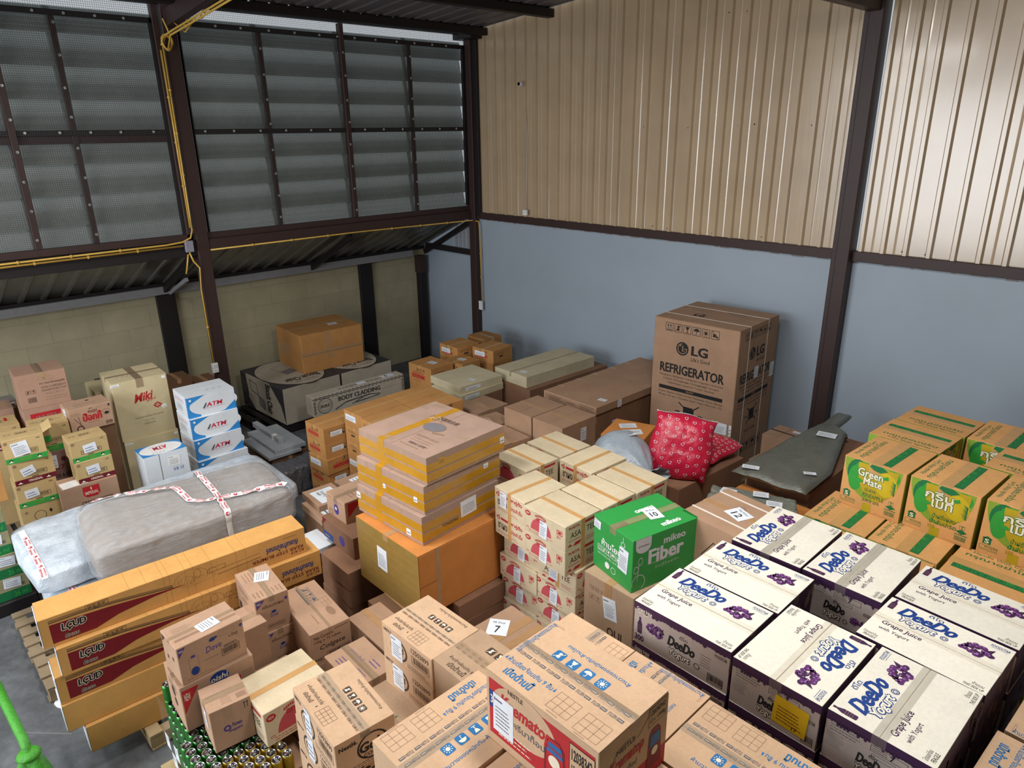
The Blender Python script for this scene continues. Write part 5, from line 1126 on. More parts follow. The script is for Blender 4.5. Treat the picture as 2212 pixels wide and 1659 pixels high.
cb = Carton('flat_box', .36, .30, .06, 'kraft', None, None); cb.label('T', .56, .50, .26, .21, 2, 'paper', 0, False, [('STEGER M', .12, .40, .5, .52, 'ink_brown', .008), ('WINERY', .12, .22, .42, .34, 'ink_brown', .01)])
mb = cb.kids[-1][1]; F = Face(mb, (-.10, -.10, .0645), (1, 0, 0), (0, 1, 0), .26, .21); F.poly([(.55, .40), (.75, .62), (.80, .56), (.62, .38)][::-1], 'black'); F.line(.5, .3, .57, .4, .012, 'black'); F.E(.80, .84, .06, 'yellow', n=8); F.E(.88, .80, .05, 'lime', n=8)
cb.put(3.60, -5.03, .80, -4, 'thin box with a white label showing a wine glass, beside the shiny wrapped cushion', None, 'box')
cb2 = Carton('flat_box', .40, .34, .07, 'kraft', None, None); cb2.label('T', .8, .3, .12, .10, 0, 'paper', 1, False); cb2.put(3.70, -5.06, .73, -3, 'thin brown box under the wine glass one', None, 'box')
mk_plain('cardboard_box', .36, .36, .30, 'kraft_dark', 'x').put(3.72, -5.05, .43, -2, 'dark box supporting the wine glass box', None, 'box'); mk_plain('cardboard_box', .36, .38, .43, 'kraft_brown', 'x').put(3.74, -5.05, 0, -2, 'lowest box under the wine glass box', None, 'box')
c = mk_plain('cardboard_box', .30, .30, .25, 'kraft', 'x', None); c.label('T', .55, .6, .18, .12, 6, 'paper', 2, False); c.put(3.56, -4.68, .60, -1, 'brown box with a blank white label, behind the wine glass box', None, 'box')
mk_plain('cardboard_box', .30, .30, .60, 'kraft_brown', 'x').put(3.56, -4.68, 0, -1, 'tall box under the blank white label', None, 'box')
m = MB(); m.box(-.16, -.2, 0, .16, .2, .05, 'white_board', .004); o = m.build('white_panel', loc=(3.92, -5.1 - .28, .60)); tag(o, 'white flat panel edge showing in the dark gap beside the bumper boxes', 'panel')
mk_plain('cardboard_box', .30, .36, .60, 'kraft_dark', 'x', None).put(3.92, -5.38, 0, 0, 'dark box under the white panel', None, 'box')

# ---- spare part cartons, amber
def p_part(F):
    F.icons(.36, .70, .09, 3, 'ink_brown', None, 1.5); F.RO(.12, .34, .72, .56, 'red', .012); F.T('TOYOTA', .18, .58, .66, .67, 'red', .03); F.R(.15, .38, .69, .52, 'red', .8); F.G(.18, .40, .66, .50, 1, 'amber', 2); F.G(.22, .2, .6, .28, 1, 'red')
def p_part2(F): F.G(.12, .6, .6, .8, 2, 'ink_brown'); F.R(.30, .40, .50, .52, 'ink_brown')
def mk_part(lab=True, w=.39, d=.53, h=.184, pr=True, board='amber'):
    c = Carton('spare_part_carton', w, d, h, board, (lambda c: (p_part(c.S), p_part2(c.E))) if pr else (lambda c: (p_part2(c.S), p_part(c.E))), 'y'); c.tape('y', .05, 'tape_kraft', .04)
    if lab == 1: c.label('E', .30, .56, .15, .06, 0, 'paper', 2, False)
    if lab == 2: c.label('S', .36, .60, .20, .07, 0, 'paper', 2, False, nm='part_label')
    return c
pa, pb, pc_ = mk_part(1), mk_part(2, .368, .56, .184, False), mk_part(0, .368, .56, .184, False)
names = ['topmost', 'second', 'third', 'fourth', 'lowest']
for i in range(5):
    (pb if i == 2 else pa).put(2.172 + (.02 if i == 2 else rnd.uniform(-.005, .005)), -4.083, .736 - i*.184, 1 if i != 2 else 4, 'amber spare part carton, %s in the left column beside the grey flat packs' % names[i], None, 'carton')
for i in range(6):
    lb = 'amber spare part carton, %s of the taller column%s' % ((names[:4] + ['fifth', 'lowest'])[i], ' with a white part label' if i in (0, 3) else '')
    (pb if i in (0, 3) else pc_).put(2.575, -3.80, .92 - i*.184, 1, lb, None, 'carton')
    pc_.put(2.95, -3.82, .92 - i*.184, 1, 'amber spare part carton right of the white labelled column' if i == 0 else 'amber spare part carton under the one right of the white labelled column', None if i == 0 else 'spare part cartons low in the right column', 'carton', kids=i == 0)
    pc_.put(2.565, -3.225, .92 - i*.184, 0, 'amber spare part carton in the second row, behind the white labelled column' if i == 0 else 'amber spare part carton buried in the second row', None if i == 0 else 'spare part cartons buried in the second row', 'carton', kids=i == 0)
    pc_.put(2.94, -3.24, .92 - i*.184, 0, 'amber spare part carton in the second row, its far flap by the brown cartons' if i == 0 else 'amber spare part carton buried in the second row', None if i == 0 else 'spare part cartons buried in the second row', 'carton', kids=i == 0)
# back row amber cartons by the blue wall
pd = mk_part(1, .50, .41, .30); pe = mk_part(2, .42, .42, .20)
pd.label('T', .55, .52, .14, .10, 4, 'paper', 2, False)
pd.put(1.234, -1.98, .60, 2, 'amber carton nearest the block wall side of the back row, small white label on top', None, 'carton'); pd.put(1.234, -1.98, .30, 1, 'amber carton under the front left one of the back row', None, 'carton'); pd.put(1.24, -1.98, .0, 1, 'lowest amber carton at the front left of the back row', None, 'carton')
pf = mk_part(1, .40, .34, .29); pf.label('T', .5, .5, .13, .09, 4, 'paper', 2, False); pf.put(1.42, -1.555, .60, 2, 'amber carton behind the front left one of the back row, white label on its top', None, 'carton'); mk_plain('cardboard_box', .40, .34, .60, 'amber_dull').put(1.42, -1.555, 0, 2, 'amber box under the second white topped carton', None, 'box')
pe.put(1.02, -1.27, .80, 0, 'amber carton left of the pair standing highest in the back row', None, 'carton'); mk_plain('cardboard_box', .42, .42, .40, 'amber_dull').put(1.02, -1.27, .40, 0, 'amber box under the left one of the high pair', None, 'box'); mk_plain('cardboard_box', .42, .42, .40, 'amber_dull').put(1.02, -1.27, 0, 0, 'lowest amber box at the left of the high pair', None, 'box')
pe.put(1.50, -1.03, .80, 5, 'amber carton right of the pair standing highest in the back row, bold label strip', None, 'carton'); mk_plain('cardboard_box', .42, .42, .40, 'amber_dull').put(1.50, -1.03, .40, 3, 'amber box under the right one of the high pair', None, 'box'); mk_plain('cardboard_box', .42, .42, .40, 'amber_dull').put(1.50, -1.03, 0, 3, 'lowest amber box at the right of the high pair', None, 'box')
mk_plain('cardboard_box', .40, .36, 1.0, 'amber_dull', 'x').put(.98, -.72, 0, 0, 'tall amber box at the very back by the brown corner post', None, 'box')
mk_plain('cardboard_box', .36, .40, .86, 'amber_dull', 'x').put(1.72, -1.72 + .02, 0, 0, 'amber box tucked behind the cream flat boxes', None, 'box') if 0 else None

# ---- cream flat boxes, long kraft box, brown cartons
def p_cream(c): pass
c = mk_plain('flat_box', .634, .696, .10, 'cream_flat', None, None); c.label('E', .30, .5, .24, .045, 0, 'paper', 1, False); c.label('T', .80, .42, .10, .07, 8, 'paper', 2, False); c.put(2.235, -2.159, .89, -2, 'cream flat box on top of another, white strip label on its edge', None, 'box')
c = mk_plain('flat_box', .60, .72, .09, 'cream_flat', None, None); c.label('E', .24, .5, .24, .045, 0, 'paper', 1, False); c.put(2.28, -2.18, .80, 1, 'cream flat box under the other cream one, slid out to the right', None, 'box')
mk_plain('cardboard_box', .62, .66, .80, 'kraft_brown', 'y').put(2.27, -2.17, 0, 0, 'brown carton under the two cream flat boxes', None, 'box')
c = mk_plain('flat_box', .62, 1.29, .15, 'cream_flat', None, 'tape_clear', .03, axis='y'); c.label('T', .70, .10, .10, .07, 6, 'paper', 2, False); c.put(2.66, -1.10, .88, -2, 'long cream flat box lying by the blue wall', None, 'box')
mk_plain('cardboard_box', .74, 1.50, .88, 'kraft_brown', None, None).put(2.69, -1.02, 0, -2, 'long dark brown box under the long cream one', None, 'box')
def p_long(c): c.S.G(.03, .2, .4, .8, 3, 'ink_brown'); c.S.G(.45, .3, .62, .6, 1, 'ink_brown'); c.S.G(.7, .1, .97, .9, 3, 'ink_brown')
c = mk_plain('flat_box', .818, 1.84, .09, 'kraft', None, None, pr=p_long); c.label('T', .86, .13, .10, .07, 5, 'paper', 2, False); c.label('E', .22, .45, .07, .09, 0, 'paper', 3)
for y in (.12, .3, .46, .64, .8): c.cuttape('T', .0, y, .12, y + .035)
c.put(3.99, -1.166, 1.01, -1, 'long flat kraft box beside the refrigerator box, white label near its front corner', None, 'box')
c = mk_plain('large_cardboard_box', .74, 1.76, 1.01, 'kraft_brown', 'y', None); c.label('E', .18, .78, .09, .13, 0, 'paper', 6); c.put(4.0, -1.16, 0, -1, 'tall brown box carrying the long flat kraft one', None, 'box')
c = mk_plain('cardboard_box', .432, .53, .55, 'kraft', 'y', 'tape', .06, axis='x'); c.put(3.846, -2.52, .55, -1, 'brown carton left of the pair in front of the long flat kraft box', None, 'box')
c2 = mk_plain('cardboard_box', .437, .53, .55, 'kraft', 'y', 'tape', .06, [('E', .62, .72, .09, .15, 0, 'paper', 7)], axis='x'); c2.put(4.295, -2.52, .55, -1, 'brown carton right of the pair in front of the long flat kraft box, white label', None, 'box')
for x, w_ in ((3.846, .43), (4.295, .43)): mk_plain('cardboard_box', w_, .53, .55, 'kraft_brown').put(x, -2.52, 0, -1, ['lower brown carton under the left one of the pair', 'lower brown carton under the right one of the pair'][x > 4], None, 'box')
mflaps = [(3.00, -2.58, .42, .50, .90, 2, 'brown carton with loose flaps just right of the cream flat boxes'), (3.40, -2.80, .34, .44, .88, -6, 'brown carton with a curling flap behind the yellow taped stack'), (3.86, -3.06, .44, .46, .90, -4, 'brown carton with open seam, left behind the tea cartons'),
          (4.33, -3.06, .44, .46, .84, -3, 'brown carton behind the far tea carton, next to the labelled pair'), (3.40, -3.28, .42, .44, .80, 1, 'low brown carton hidden beyond the yellow taped stack'), (3.86, -3.55, .44, .44, .86, -2, 'brown carton seen just right of the yellow taped stack top'), (4.35, -3.56, .44, .44, .84, -2, 'brown carton behind the left tea cartons')]
for x, y, w_, d_, z_, yw, lb in mflaps:
    c = Carton('cardboard_box', w_, d_, z_, 'kraft', None, 'x'); c.tape('x', .05, 'tape', .05)
    mb = MB(); vs = [(-w_/2 + w_*i/10, -d_/2 + t * d_ * .46, z_ + .004 + .028 * t * math.sin(math.pi * i / 10) ** 2 * (1 if t else 0)) for t in (0, .5, 1) for i in range(11)]
    fs = [(k*11 + i, k*11 + i + 1, (k+1)*11 + i + 1, (k+1)*11 + i) for k in (0, 1) for i in range(10)]; vs2 = [(a, b_, c_ + .0035) for a, b_, c_ in vs]; mb.mesh(vs, [f[::-1] for f in fs], 'kraft'); mb.mesh(vs2, fs, 'kraft')
    mb.mesh(vs[22:] + vs2[22:], [(i, 11 + i, 12 + i, i + 1) for i in range(10)], 'kraft_dark'); c.kids.append(('lid_flap', mb, None))
    c.put(x, y, 0, yw, lb, None, 'box')
# orange carton with paper labels and its neighbours
c = mk_plain('cardboard_box', .42, .44, .55, 'orange_board', None, None); c.label('T', .40, .70, .17, .11, 30, 'paper', 3); c.label('T', .62, .40, .19, .12, 32, 'paper', 3); c.put(5.16, -2.53, .66, 18, 'orange carton turned at an angle with papers on top, behind the silver bag', None, 'box')
mk_plain('cardboard_box', .42, .46, .66, 'kraft_brown').put(5.14, -2.53, 0, 6, 'brown box under the angled orange carton', None, 'box')
c = mk_plain('large_cardboard_box', .70, .96, .52, 'kraft_brown', 'y', 'tape', .05); c.put(5.81, -2.60, .60, -4, 'wide brown box that carries the silver and the red bag', None, 'box')
mk_plain('large_cardboard_box', .70, .96, .60, 'kraft_dark', 'y').put(5.81, -2.60, 0, -4, 'lower wide brown box beneath the bags', None, 'box')
c = mk_plain('cardboard_box', .16, .40, .12, 'kraft', None, None); c.label('E', .2, .5, .05, .05, 0, 'paper', 1, False); c.put(6.0, -3.32, 1.0 - .12, -3, 'small brown box poking out behind the tea carton nearest the silver bag', None, 'box'); mk_plain('cardboard_box', .40, .36, .88, 'kraft_brown').put(6.02, -3.32, 0, -3, 'brown box under the small one poking out behind the tea cartons', None, 'box')
mk_fridge().put(4.967, -.70, .13, 3, 'tall brown refrigerator box with white straps, standing by the blue wall', None, 'box')
for x, y, z, w_, h_, lb in ((5.97, -.86, .62, .30, .28, 'upper of the small brown strapped boxes right of the refrigerator box'), (5.93, -.98, .36, .34, .26, 'middle one of the small brown boxes right of the refrigerator box'), (5.92, -.98, 0, .36, .36, 'lowest of the small brown boxes right of the refrigerator box')):
    c = mk_plain('cardboard_box', w_, .36, h_, 'kraft', 'y', None)
    if h_ == .28: c.strap('x', 0, 'steel_dark', .02); c.label('T', .8, .8, .08, .05, 0, 'paper', 1, False)
    c.put(x, y, z, -3, lb, None, 'box')

# ---- bags
def heart(S, u, v, su, sv, rot, mb, mat='white'):
    P = []
    for i in range(15):
        t = 2*math.pi*i/14; x = 16*math.sin(t)**3/17; y = (13*math.cos(t) - 5*math.cos(2*t) - 2*math.cos(3*t) - math.cos(4*t))/17
        P.append((x*math.cos(rot) - y*math.sin(rot), x*math.sin(rot) + y*math.cos(rot)))
    for (a, b_), (c, d) in zip(P[:-2], P[1:-1]):
        q = [S(u + a*su*k, v + b_*sv*k, 1) for k in (1, .78)] + [S(u + c*su*k, v + d*sv*k, 1) for k in (.78, 1)]
        mb.poly(q, mat)
def pouch(name, w, h, t, mat, seed, fr=6, amp=.012):
    def S(u, v, off=0, side=1):
        x, y = (u - .5) * w, (v - .5) * h
        e = max(0, 1 - abs(2*u - 1) ** 3.2) ** .55 * max(0, 1 - abs(2*v - 1) ** 3.2) ** .55
        n_ = noise.noise(Vector((u*fr + seed, v*fr, side))) * amp + .5 * noise.noise(Vector((u*fr*3, v*fr*3 + seed, side))) * amp
        wx = 1 + .05 * math.sin(v*9 + seed) * (abs(2*u - 1) ** 4)
        return Vector((x * wx, y * (1 + .04*math.sin(u*8 + seed)*(abs(2*v-1)**4)), side * (e * t/2 + (n_ if e > .1 else n_*.3) + (.003 if off else 0))))
    mb = MB()
    for side in (1, -1):
        N = 34; vs = [S(i/(N-1), j/(N-1), 0, side) for i in range(N) for j in range(N)]; fs = []
        for i in range(N-1):
            for j in range(N-1): a = i*N+j; f = (a, a+N, a+N+1, a+1); fs.append(f if side > 0 else f[::-1])
        mb.mesh(vs, fs, mat)
    return mb, S
def heart_bag(w, h, t, seed, label, loc, rot, n):
    mb, S = pouch('gift_bag', w, h, t, 'red_bag', seed); o = mb.build('gift_bag', smooth=True)
    hb = MB(); g = random.Random(seed)
    for i in range(n[0]):
        for j in range(n[1]): heart(S, (i + .5)/n[0] + .012*math.sin(j*3), (j + .5 + (.5 if i % 2 else 0)*.6)/(n[1] + .4), .034*.5/w, .034*.5/h, g.uniform(-.5, .5), hb, 'paper')
    hb.build('heart_print', o)
    sb = MB()
    for k in range(30):
        for v0, v1 in ((.985, 1.0),):
            sb.poly([S(k/30, v0, 1), S((k+1)/30, v0, 1), S((k+1)/30, v1, 1), S(k/30, v1, 1)], 'paper')
    sb.build('sealed_edge', o)
    o.location = loc; o.rotation_euler = [R(a) for a in rot]; tag(o, label, 'bag'); return o
heart_bag(.52, .56, .22, 4, 'red plastic bag printed with white hearts, leaning upright beside the silver bag', (5.95, -2.83, 1.385), (62, 8, 32), (7, 7))
heart_bag(.42, .46, .14, 8, 'smaller red heart bag lying behind the upright red one', (5.93, -2.32, 1.20), (6, 0, -8), (8, 8))
# silver plastic bag, knotted at the near right end
def sil(u, v):
    a = 2*math.pi*u; t = v; prof = math.sin(math.pi * min(1, t*1.18)**.62) ** .62 if t < .86 else .16 + .5*(t-.86)
    if t >= .80: prof = max(.17, 1 - (t - .55)*3.2) if t < .86 else .17 + (t - .86) * 2.4
    fold = 1 + (.10 * max(0, t - .5) * 2) * math.sin(a*9 + 2) + .06 * noise.noise(Vector((math.cos(a)*2, math.sin(a)*2, t*5)))
    r_ = max(.01, prof) * fold; x = (t - .5) * .72; z = r_ * .185 * math.sin(a); return Vector((x, r_ * .25 * math.cos(a), max(-.16, z) + .165 + .02*math.sin(t*5)))
b = grid_sheet(sil, 60, 44, 'silver_bag', True); so = b.build('plastic_bag', smooth=True, loc=(5.70, -3.22, 1.13)); so.rotation_euler = (0, 0, R(-14)); tag(so, 'shiny silver grey plastic bag, knotted at one end, with a white label', 'bag')
mb = MB(); F = Face(mb, (-.22, .02, .335), (.94, .1, .18), (-.1, .98, -.1), .17, .11); F.R(0, 0, 1, 1, 'paper'); F.G(.1, .2, .9, .8, 4, 'slate', 2); mb.build('shipping_label', so)
m = MB(); m.lathe((-.0, -.03, .35), [(.014, 0), (.012, .003)], 'black', 8); m.build('air_hole', so) if 0 else None
# olive poly bag
out_ = [(-.36, -.74), (.29, -.70), (.27, .1), (.15, .60), (-.02, .66), (-.06, .75), (-.0, 1.18), (-.13, 1.20), (-.20, .80), (-.22, .62), (-.30, .1)]
def bagS(top):
    def f(u, v):
        # v along y from near to far; width profile
        y = -.74 + v * 1.94; 
        if y < .62: x0, x1 = -.36 + .13 * (y + .74) / 1.36, .29 - .19 * max(0, (y + .2)) / .8
        elif y < .8: k = (y - .62) / .18; x0, x1 = -.23 + .04*k, .13 - .20*k
        else: x0, x1 = -.19, -.05
        x = x0 + (x1 - x0) * u; e = (max(0, 1 - abs(2*u - 1) ** 5) ** .5) * (max(0, 1 - abs(2*v - 1) ** 22) ** .5)
        th = (.05 if y < .7 else .04) * e; n_ = noise.noise(Vector((x*5, y*2.2, 0))) * .018 + noise.noise(Vector((x*14, y*7, 3))) * .006
        return Vector((x, y, (th + n_) if top else (-th*.9 + n_*.4)))
    return f
b = grid_sheet(bagS(True), 34, 90, 'olive_bag'); grid_sheet(lambda u, v: bagS(False)(1 - u, v), 34, 90, 'olive_bag', mb=b)
ob = b.build('poly_mailer_bag', smooth=True, loc=(6.66, -1.86, 1.20)); ob.rotation_euler = (R(0), 0, R(2)); tag(ob, 'long flat dark olive plastic bag with a narrow tail, lying against the post', 'bag')
for (cx_, cy_, lw, lh, a) in ((.0, .42, .17, .12, 10), (-.20, -.70, .14, .07, 20), (.22, -.48, .10, .05, 30)):
    mb = MB(); F = Face(mb, (cx_ - lw/2, cy_ - lh/2, .062), (math.cos(R(a)), math.sin(R(a)), 0), (-math.sin(R(a)), math.cos(R(a)), 0), lw, lh); F.R(0, 0, 1, 1, 'paper'); F.G(.1, .2, .9, .8, 3, 'slate', 2); mb.build('shipping_label', ob)
o_, S_ = soft_box('poly_mailer_bag', .66, .34, .13, 'clear_olive', 'smaller crinkled grey green plastic bag in front of the long olive one, three white labels', 'bag', (6.70, -2.93, 1.06), 22, amp=.03, fr=9, seed=12)
for (cx_, cy_, a) in ((-.20, .04, -12), (.06, .06, 5), (.17, -.06, 2)):
    mb = MB(); F = Face(mb, (cx_ - .06, cy_ - .04, .150), (math.cos(R(a)), math.sin(R(a)), 0), (-math.sin(R(a)), math.cos(R(a)), 0), .12, .09); F.R(0, 0, 1, 1, 'paper'); F.G(.1, .2, .9, .8, 3, 'slate', 2); mb.build('shipping_label', o_)
mk_plain('large_cardboard_box', .56, 1.36, 1.13, 'kraft_brown', 'y').put(6.66, -1.74, 0, 0, 'tall brown box carrying the long olive bag', None, 'box')
c = mk_plain('cardboard_box', .84, .56, .52, 'orange_board', 'x', 'tape'); c.label('T', .86, .55, .13, .10, 20, 'paper', 3); c.label('T', .84, .80, .12, .10, -14, 'paper', 3); c.put(6.79, -2.78, .53, -2, 'orange box under the crinkled grey green bag, paper labels on its right end', None, 'box')
mk_plain('cardboard_box', .84, .56, .53, 'kraft_brown', 'x').put(6.79, -2.78, 0, -2, 'brown box under the orange one by the grey green bag', None, 'box')
mk_plain('cardboard_box', .5, .5, .9, 'kraft_brown', 'x').put(6.55, -3.42, 0, 0, 'brown box in the dark gap between the tea cartons and the box marked 12', None, 'box')

# ---- far left group: snacks
def p_snack(kind):
    def f(c):
        E_ = c.E; g = {'green': 'pale_green', 'maroon': 'maroon'}[kind]; E_.R(0, 0, 1, .22, g); E_.RO(.25, .32, .80, .50, 'black', .010); E_.BC(.26, .33, .79, .49, 'ink_brown', False)
        E_.E(.08, .86, .05, 'faint', n=12); E_.line(.12, .93, .6, .97, .004, 'faint'); E_.T('AB', .80, .84, .90, .90, 'ink_brown', .01); E_.R(.42, .245, .58, .275, 'black')
        for x in (.12, .80): E_.E(x, .12, .05, 'black', ry=.05, n=10); E_.poly([(x - .06, .05), (x + .06, .05), (x, .14)], 'cream_ink', 2)
        if kind == 'maroon': E_.T('ORIGINAL', .32, .06, .66, .16, 'cream_ink', .02, l=2)
        else: E_.T('LEMON STEW', .34, .06, .62, .16, 'lime', .01, l=2)
        T = c.Tp(1); T.RO(.36, .42, .66, .66, 'black', .006); T.T('SNACK', .38, .46, .64, .62, 'ink_brown', .02); T.G(.72, .5, .9, .64, 1, 'faint'); T.icons(.08, .5, .08, 2, 'faint')
        c.S.G(.2, .2, .8, .8, 4, 'faint')
    return f
def mk_snack(kind, w=.27, d=.345, h=.24, lab=True, lx=.36, la=5):
    c = Carton('snack_carton', w, d, h, 'snack_board', p_snack(kind), None)
    if lab: c.label('E', lx, .55, .115, .085, la, 'paper', 2, False, tm='navy')
    return c
a_ = mk_snack('green', .27, .337, .243, False); a_.label('E', .40, .56, .135, .14, 7, 'paper', 5)
mb = MB(); mb.mesh([(-.13, .1685, .243), (.13, .1685, .243), (.13, .25, .285), (-.13, .25, .285), (-.13, .1685, .246), (.13, .1685, .246), (.13, .25, .288), (-.13, .25, .288)], [(3, 2, 1, 0), (4, 5, 6, 7), (0, 1, 5, 4), (1, 2, 6, 5), (2, 3, 7, 6), (3, 0, 4, 7)], 'snack_board'); a_.kids.append(('lid_flap', mb, None))
a_.put(1.216, -6.893, 1.084, -6, 'snack carton with a green band and an opened side flap, topmost at the far left', None, 'carton')
mk_snack('maroon', h=.233, la=14).put(1.205, -6.876, .851, -1, 'snack carton with a maroon ORIGINAL band, in the leftmost snack stack', None, 'carton')
mk_snack('green', la=5).put(1.203, -6.888, .61, -2, 'snack carton with a green band, third from the top in the leftmost snack stack', None, 'carton')
def p_baby(c): c.E.E(.45, .5, .16, 'black', n=18); c.E.E(.45, .48, .145, 'snack_board', n=18, l=2); c.E.E(.40, .5, .012, 'black', n=8, l=3); c.E.E(.50, .5, .012, 'black', n=8, l=3); c.E.poly([(.68, .6), (.72, .7), (.76, .6), (.72, .5)][::-1], 'black'); c.E.E(.14, .75, .04, 'faint', n=10)
for z in (.37, .13):
    Carton('snack_carton', .27, .345, .24, 'snack_board', lambda c: (c.E.ring(.45, .5, .15, .012, 'black'), c.E.E(.14, .75, .04, 'faint', n=10), c.E.poly([(.68, .6), (.72, .7), (.76, .6), (.72, .5)][::-1], 'black')), None).put(1.20, -6.90, z, -1, 'snack carton with a round outline, fourth in the leftmost snack stack' if z > .2 else 'snack carton lowest in the leftmost snack stack', None, 'carton')
mk_snack('green', .267, .33, .22, lx=.50).put(1.46, -6.424, 1.02, 0, 'snack carton with a green band, on top of the right hand snack stack', None, 'carton')
mk_snack('maroon', .27, .325, .22, lx=.44).put(1.475, -6.417, .80, -1, 'snack carton with a maroon ORIGINAL band, second in the right hand snack stack', None, 'carton')
def p_imp(c): E_ = c.E; E_.poly([(.36, .92), (.66, .92), (.66, .66), (.60, .58), (.42, .58), (.36, .66)][::-1], 'red'); E_.T('IMPERIAL', .39, .66, .63, .76, 'cream_ink', .005, l=2); E_.R(.50, .80, .52, .88, 'cream_ink', 2); E_.T('CREAM WAFERS', .30, .38, .86, .48, 'ink_brown', .03)
c = Carton('biscuit_carton', .28, .49, .34, 'kraft_pink', p_imp, 'y'); c.tape('y', .04, 'tape', .04)
mb = MB(); F = Face(mb, (-.02, -.24, .3425), (1, .1, 0), (-.1, 1, 0), .16, .22); F.R(0, 0, 1, 1, 'white'); c.kids.append(('paper_sheet', mb, None)); c.put(1.502, -6.499, .46, -3, 'tan biscuit carton with a red shield logo, under the right hand snack stack', None, 'carton')
mk_plain('cardboard_box', .28, .48, .33, 'kraft', tape=None).put(1.50, -6.49, .13, -3, 'tan box under the biscuit carton', None, 'box')
c = mk_snack('green', .293, .33, .28, False); mb = MB(); mb.box(.147, -.11, .11, .152, -.01, .17, 'pale_green'); c.kids.append(('lid_flap', mb, 'green torn flap')); c.put(.96, -6.622, 1.02, -4, 'snack carton standing behind the opened one, barcode low on its side', None, 'carton')
def p_pick(c): c.E.E(.5, .62, .2, 'cocoa_board', n=12); c.E.T('817', .30, .36, .62, .52, 'dark_red', .04, .1); c.E.T('PICK & GO', .25, .10, .75, .22, 'black', .02); c.E.E(.3, .78, .06, 'grey', n=10); c.E.E(.62, .7, .07, 'dark_red', n=10)
c = Carton('snack_carton', .30, .34, .32, 'cocoa_board', p_pick, None); c.label('E', .34, .66, .08, .14, -2, 'paper', 3); c.put(.975, -6.62, .70, -3, 'dull purple brown snack carton in shade between the two snack stacks', None, 'carton')
mk_plain('cardboard_box', .30, .34, .57, 'cocoa_board', 'y').put(.975, -6.62, .13, -2, 'dark box under the dull purple brown carton', None, 'box')
def p_pocky(c):
    E_ = c.E; E_.T('glico', .46, .86, .56, .93, 'ink_brown', .01, .2); E_.G(.62, .84, .80, .92, 2, 'faint'); E_.T('POCKY', .44, .70, .66, .82, 'maroon', .03); E_.T('ป๊อกกี้', .30, .38, .74, .74, 'red', .05); E_.ring(.86, .60, .085, .006, 'ink_brown'); E_.E(.86, .56, .055, 'black', ry=.06, n=14); E_.poly([(.90, .88), (.94, .94), (.98, .88)], 'black'); E_.R(.925, .82, .955, .88, 'black')
    E_.line(.10, .62, .26, .20, .012, 'ink_brown'); E_.line(.20, .66, .24, .18, .012, 'ink_brown'); E_.E(.20, .12, .09, 'ink_brown', n=14); E_.E(.20, .12, .06, 'kraft_pink', n=12, l=2); E_.BC(.80, .06, .96, .22); E_.G(.4, .28, .7, .34, 1, 'red'); E_.G(.04, .7, .3, .84, 2, 'faint')
    T = c.Tp(1); T.E(.58, .7, .05, 'black', ry=.05, n=10); T.G(.2, .2, .8, .5, 3, 'faint'); T.line(.04, .12, .96, .12, .004, 'ink_brown')
c = Carton('biscuit_carton', .297, .398, .25, 'kraft_pink', p_pocky, None); c.label('S', .5, .62, .10, .15, 4, 'paper', 4, False); c.put(.969, -6.259, 1.15, 1, 'tan biscuit carton with big red Thai letters, left of the tall cream box', None, 'carton')
mk_plain('cardboard_box', .28, .36, 1.02, 'kraft_dark', 'y', None).put(.95, -6.235, .13, 0, 'dark tall box holding up the biscuit carton with red Thai letters', None, 'box')
def p_hbrown(c):
    E_ = c.E; E_.T('H.K. Prawn Harvesting Bkk.', .44, .62, .96, .70, 'ink_brown', .01); E_.T('LOT No 12 16 ANY 0.38 10 12', .46, .52, .96, .58, 'ink_brown', .006); E_.T('น้ำหนักสุทธิ 155 กรัม x 12 ซอง', .46, .42, .96, .49, 'ink_brown', .01); E_.T('น้ำหนัก 1.86 x 12', .52, .33, .90, .38, 'faint', .01); E_.G(.5, .14, .96, .28, 2, 'faint'); E_.BC(.14, .12, .34, .34, 'ink_brown', False); E_.icons(.14, .42, .09, 2, 'ink_brown', None, 1.25); E_.G(.12, .82, .24, .87, 1, 'faint'); E_.RO(.43, .76, .72, .86, 'faint', .004); E_.R(.44, .84, .6, .98, 'tape', .6)
c = Carton('cardboard_box', .40, .45, .37, 'mauve_board', p_hbrown, 'x'); c.tape('x', .07, 'tape_clear', .08); c.put(.363, -6.514, 1.33, -3, 'large pinkish brown box with brown lines of print, top of the back left stack', None, 'box')
c = Carton('biscuit_carton', .42, .47, .30, 'mauve_board', lambda c: (c.E.R(.12, .48, 1, .82, 'red'), c.E.T('WHITE CASTLE', .22, .56, 1.10, .72, 'faint_grey', .005, l=2)), 'y'); c.put(.375, -6.51, 1.03, -3, 'pinkish carton with a red band of white capitals, under the large printed box', None, 'carton')
for i, z in enumerate((.73, .43, .13)): mk_plain('cardboard_box', .42, .47, .30, 'mauve_board').put(.375, -6.51, z, -3, ['pinkish box just below the red banded carton', 'pinkish box low in the back left stack', 'lowest pinkish box in the back left stack'][i], None, 'box')
mk_plain('cardboard_box', .36, .52, .40, 'mauve_board', 'y', 'tape').put(-.25, -7.00, .80, -3, 'pinkish box cut off by the left edge, left of the red banded carton', None, 'box'); mk_plain('cardboard_box', .36, .52, .80, 'mauve_board').put(-.25, -7.0, 0, -3, 'lower pinkish box at the left edge of the picture', None, 'box')
c = mk_snack('maroon', .36, .36, .25, False); c.Tp(1).R(.7, .5, .78, .8, 'red'); c.put(.35, -6.975, .95, -2, 'snack carton at the left edge with a red mark on its lid', None, 'carton'); mk_plain('cardboard_box', .36, .34, .82, 'snack_board').put(.36, -6.985, .13, -2, 'plain box under the snack carton at the left edge', None, 'box')
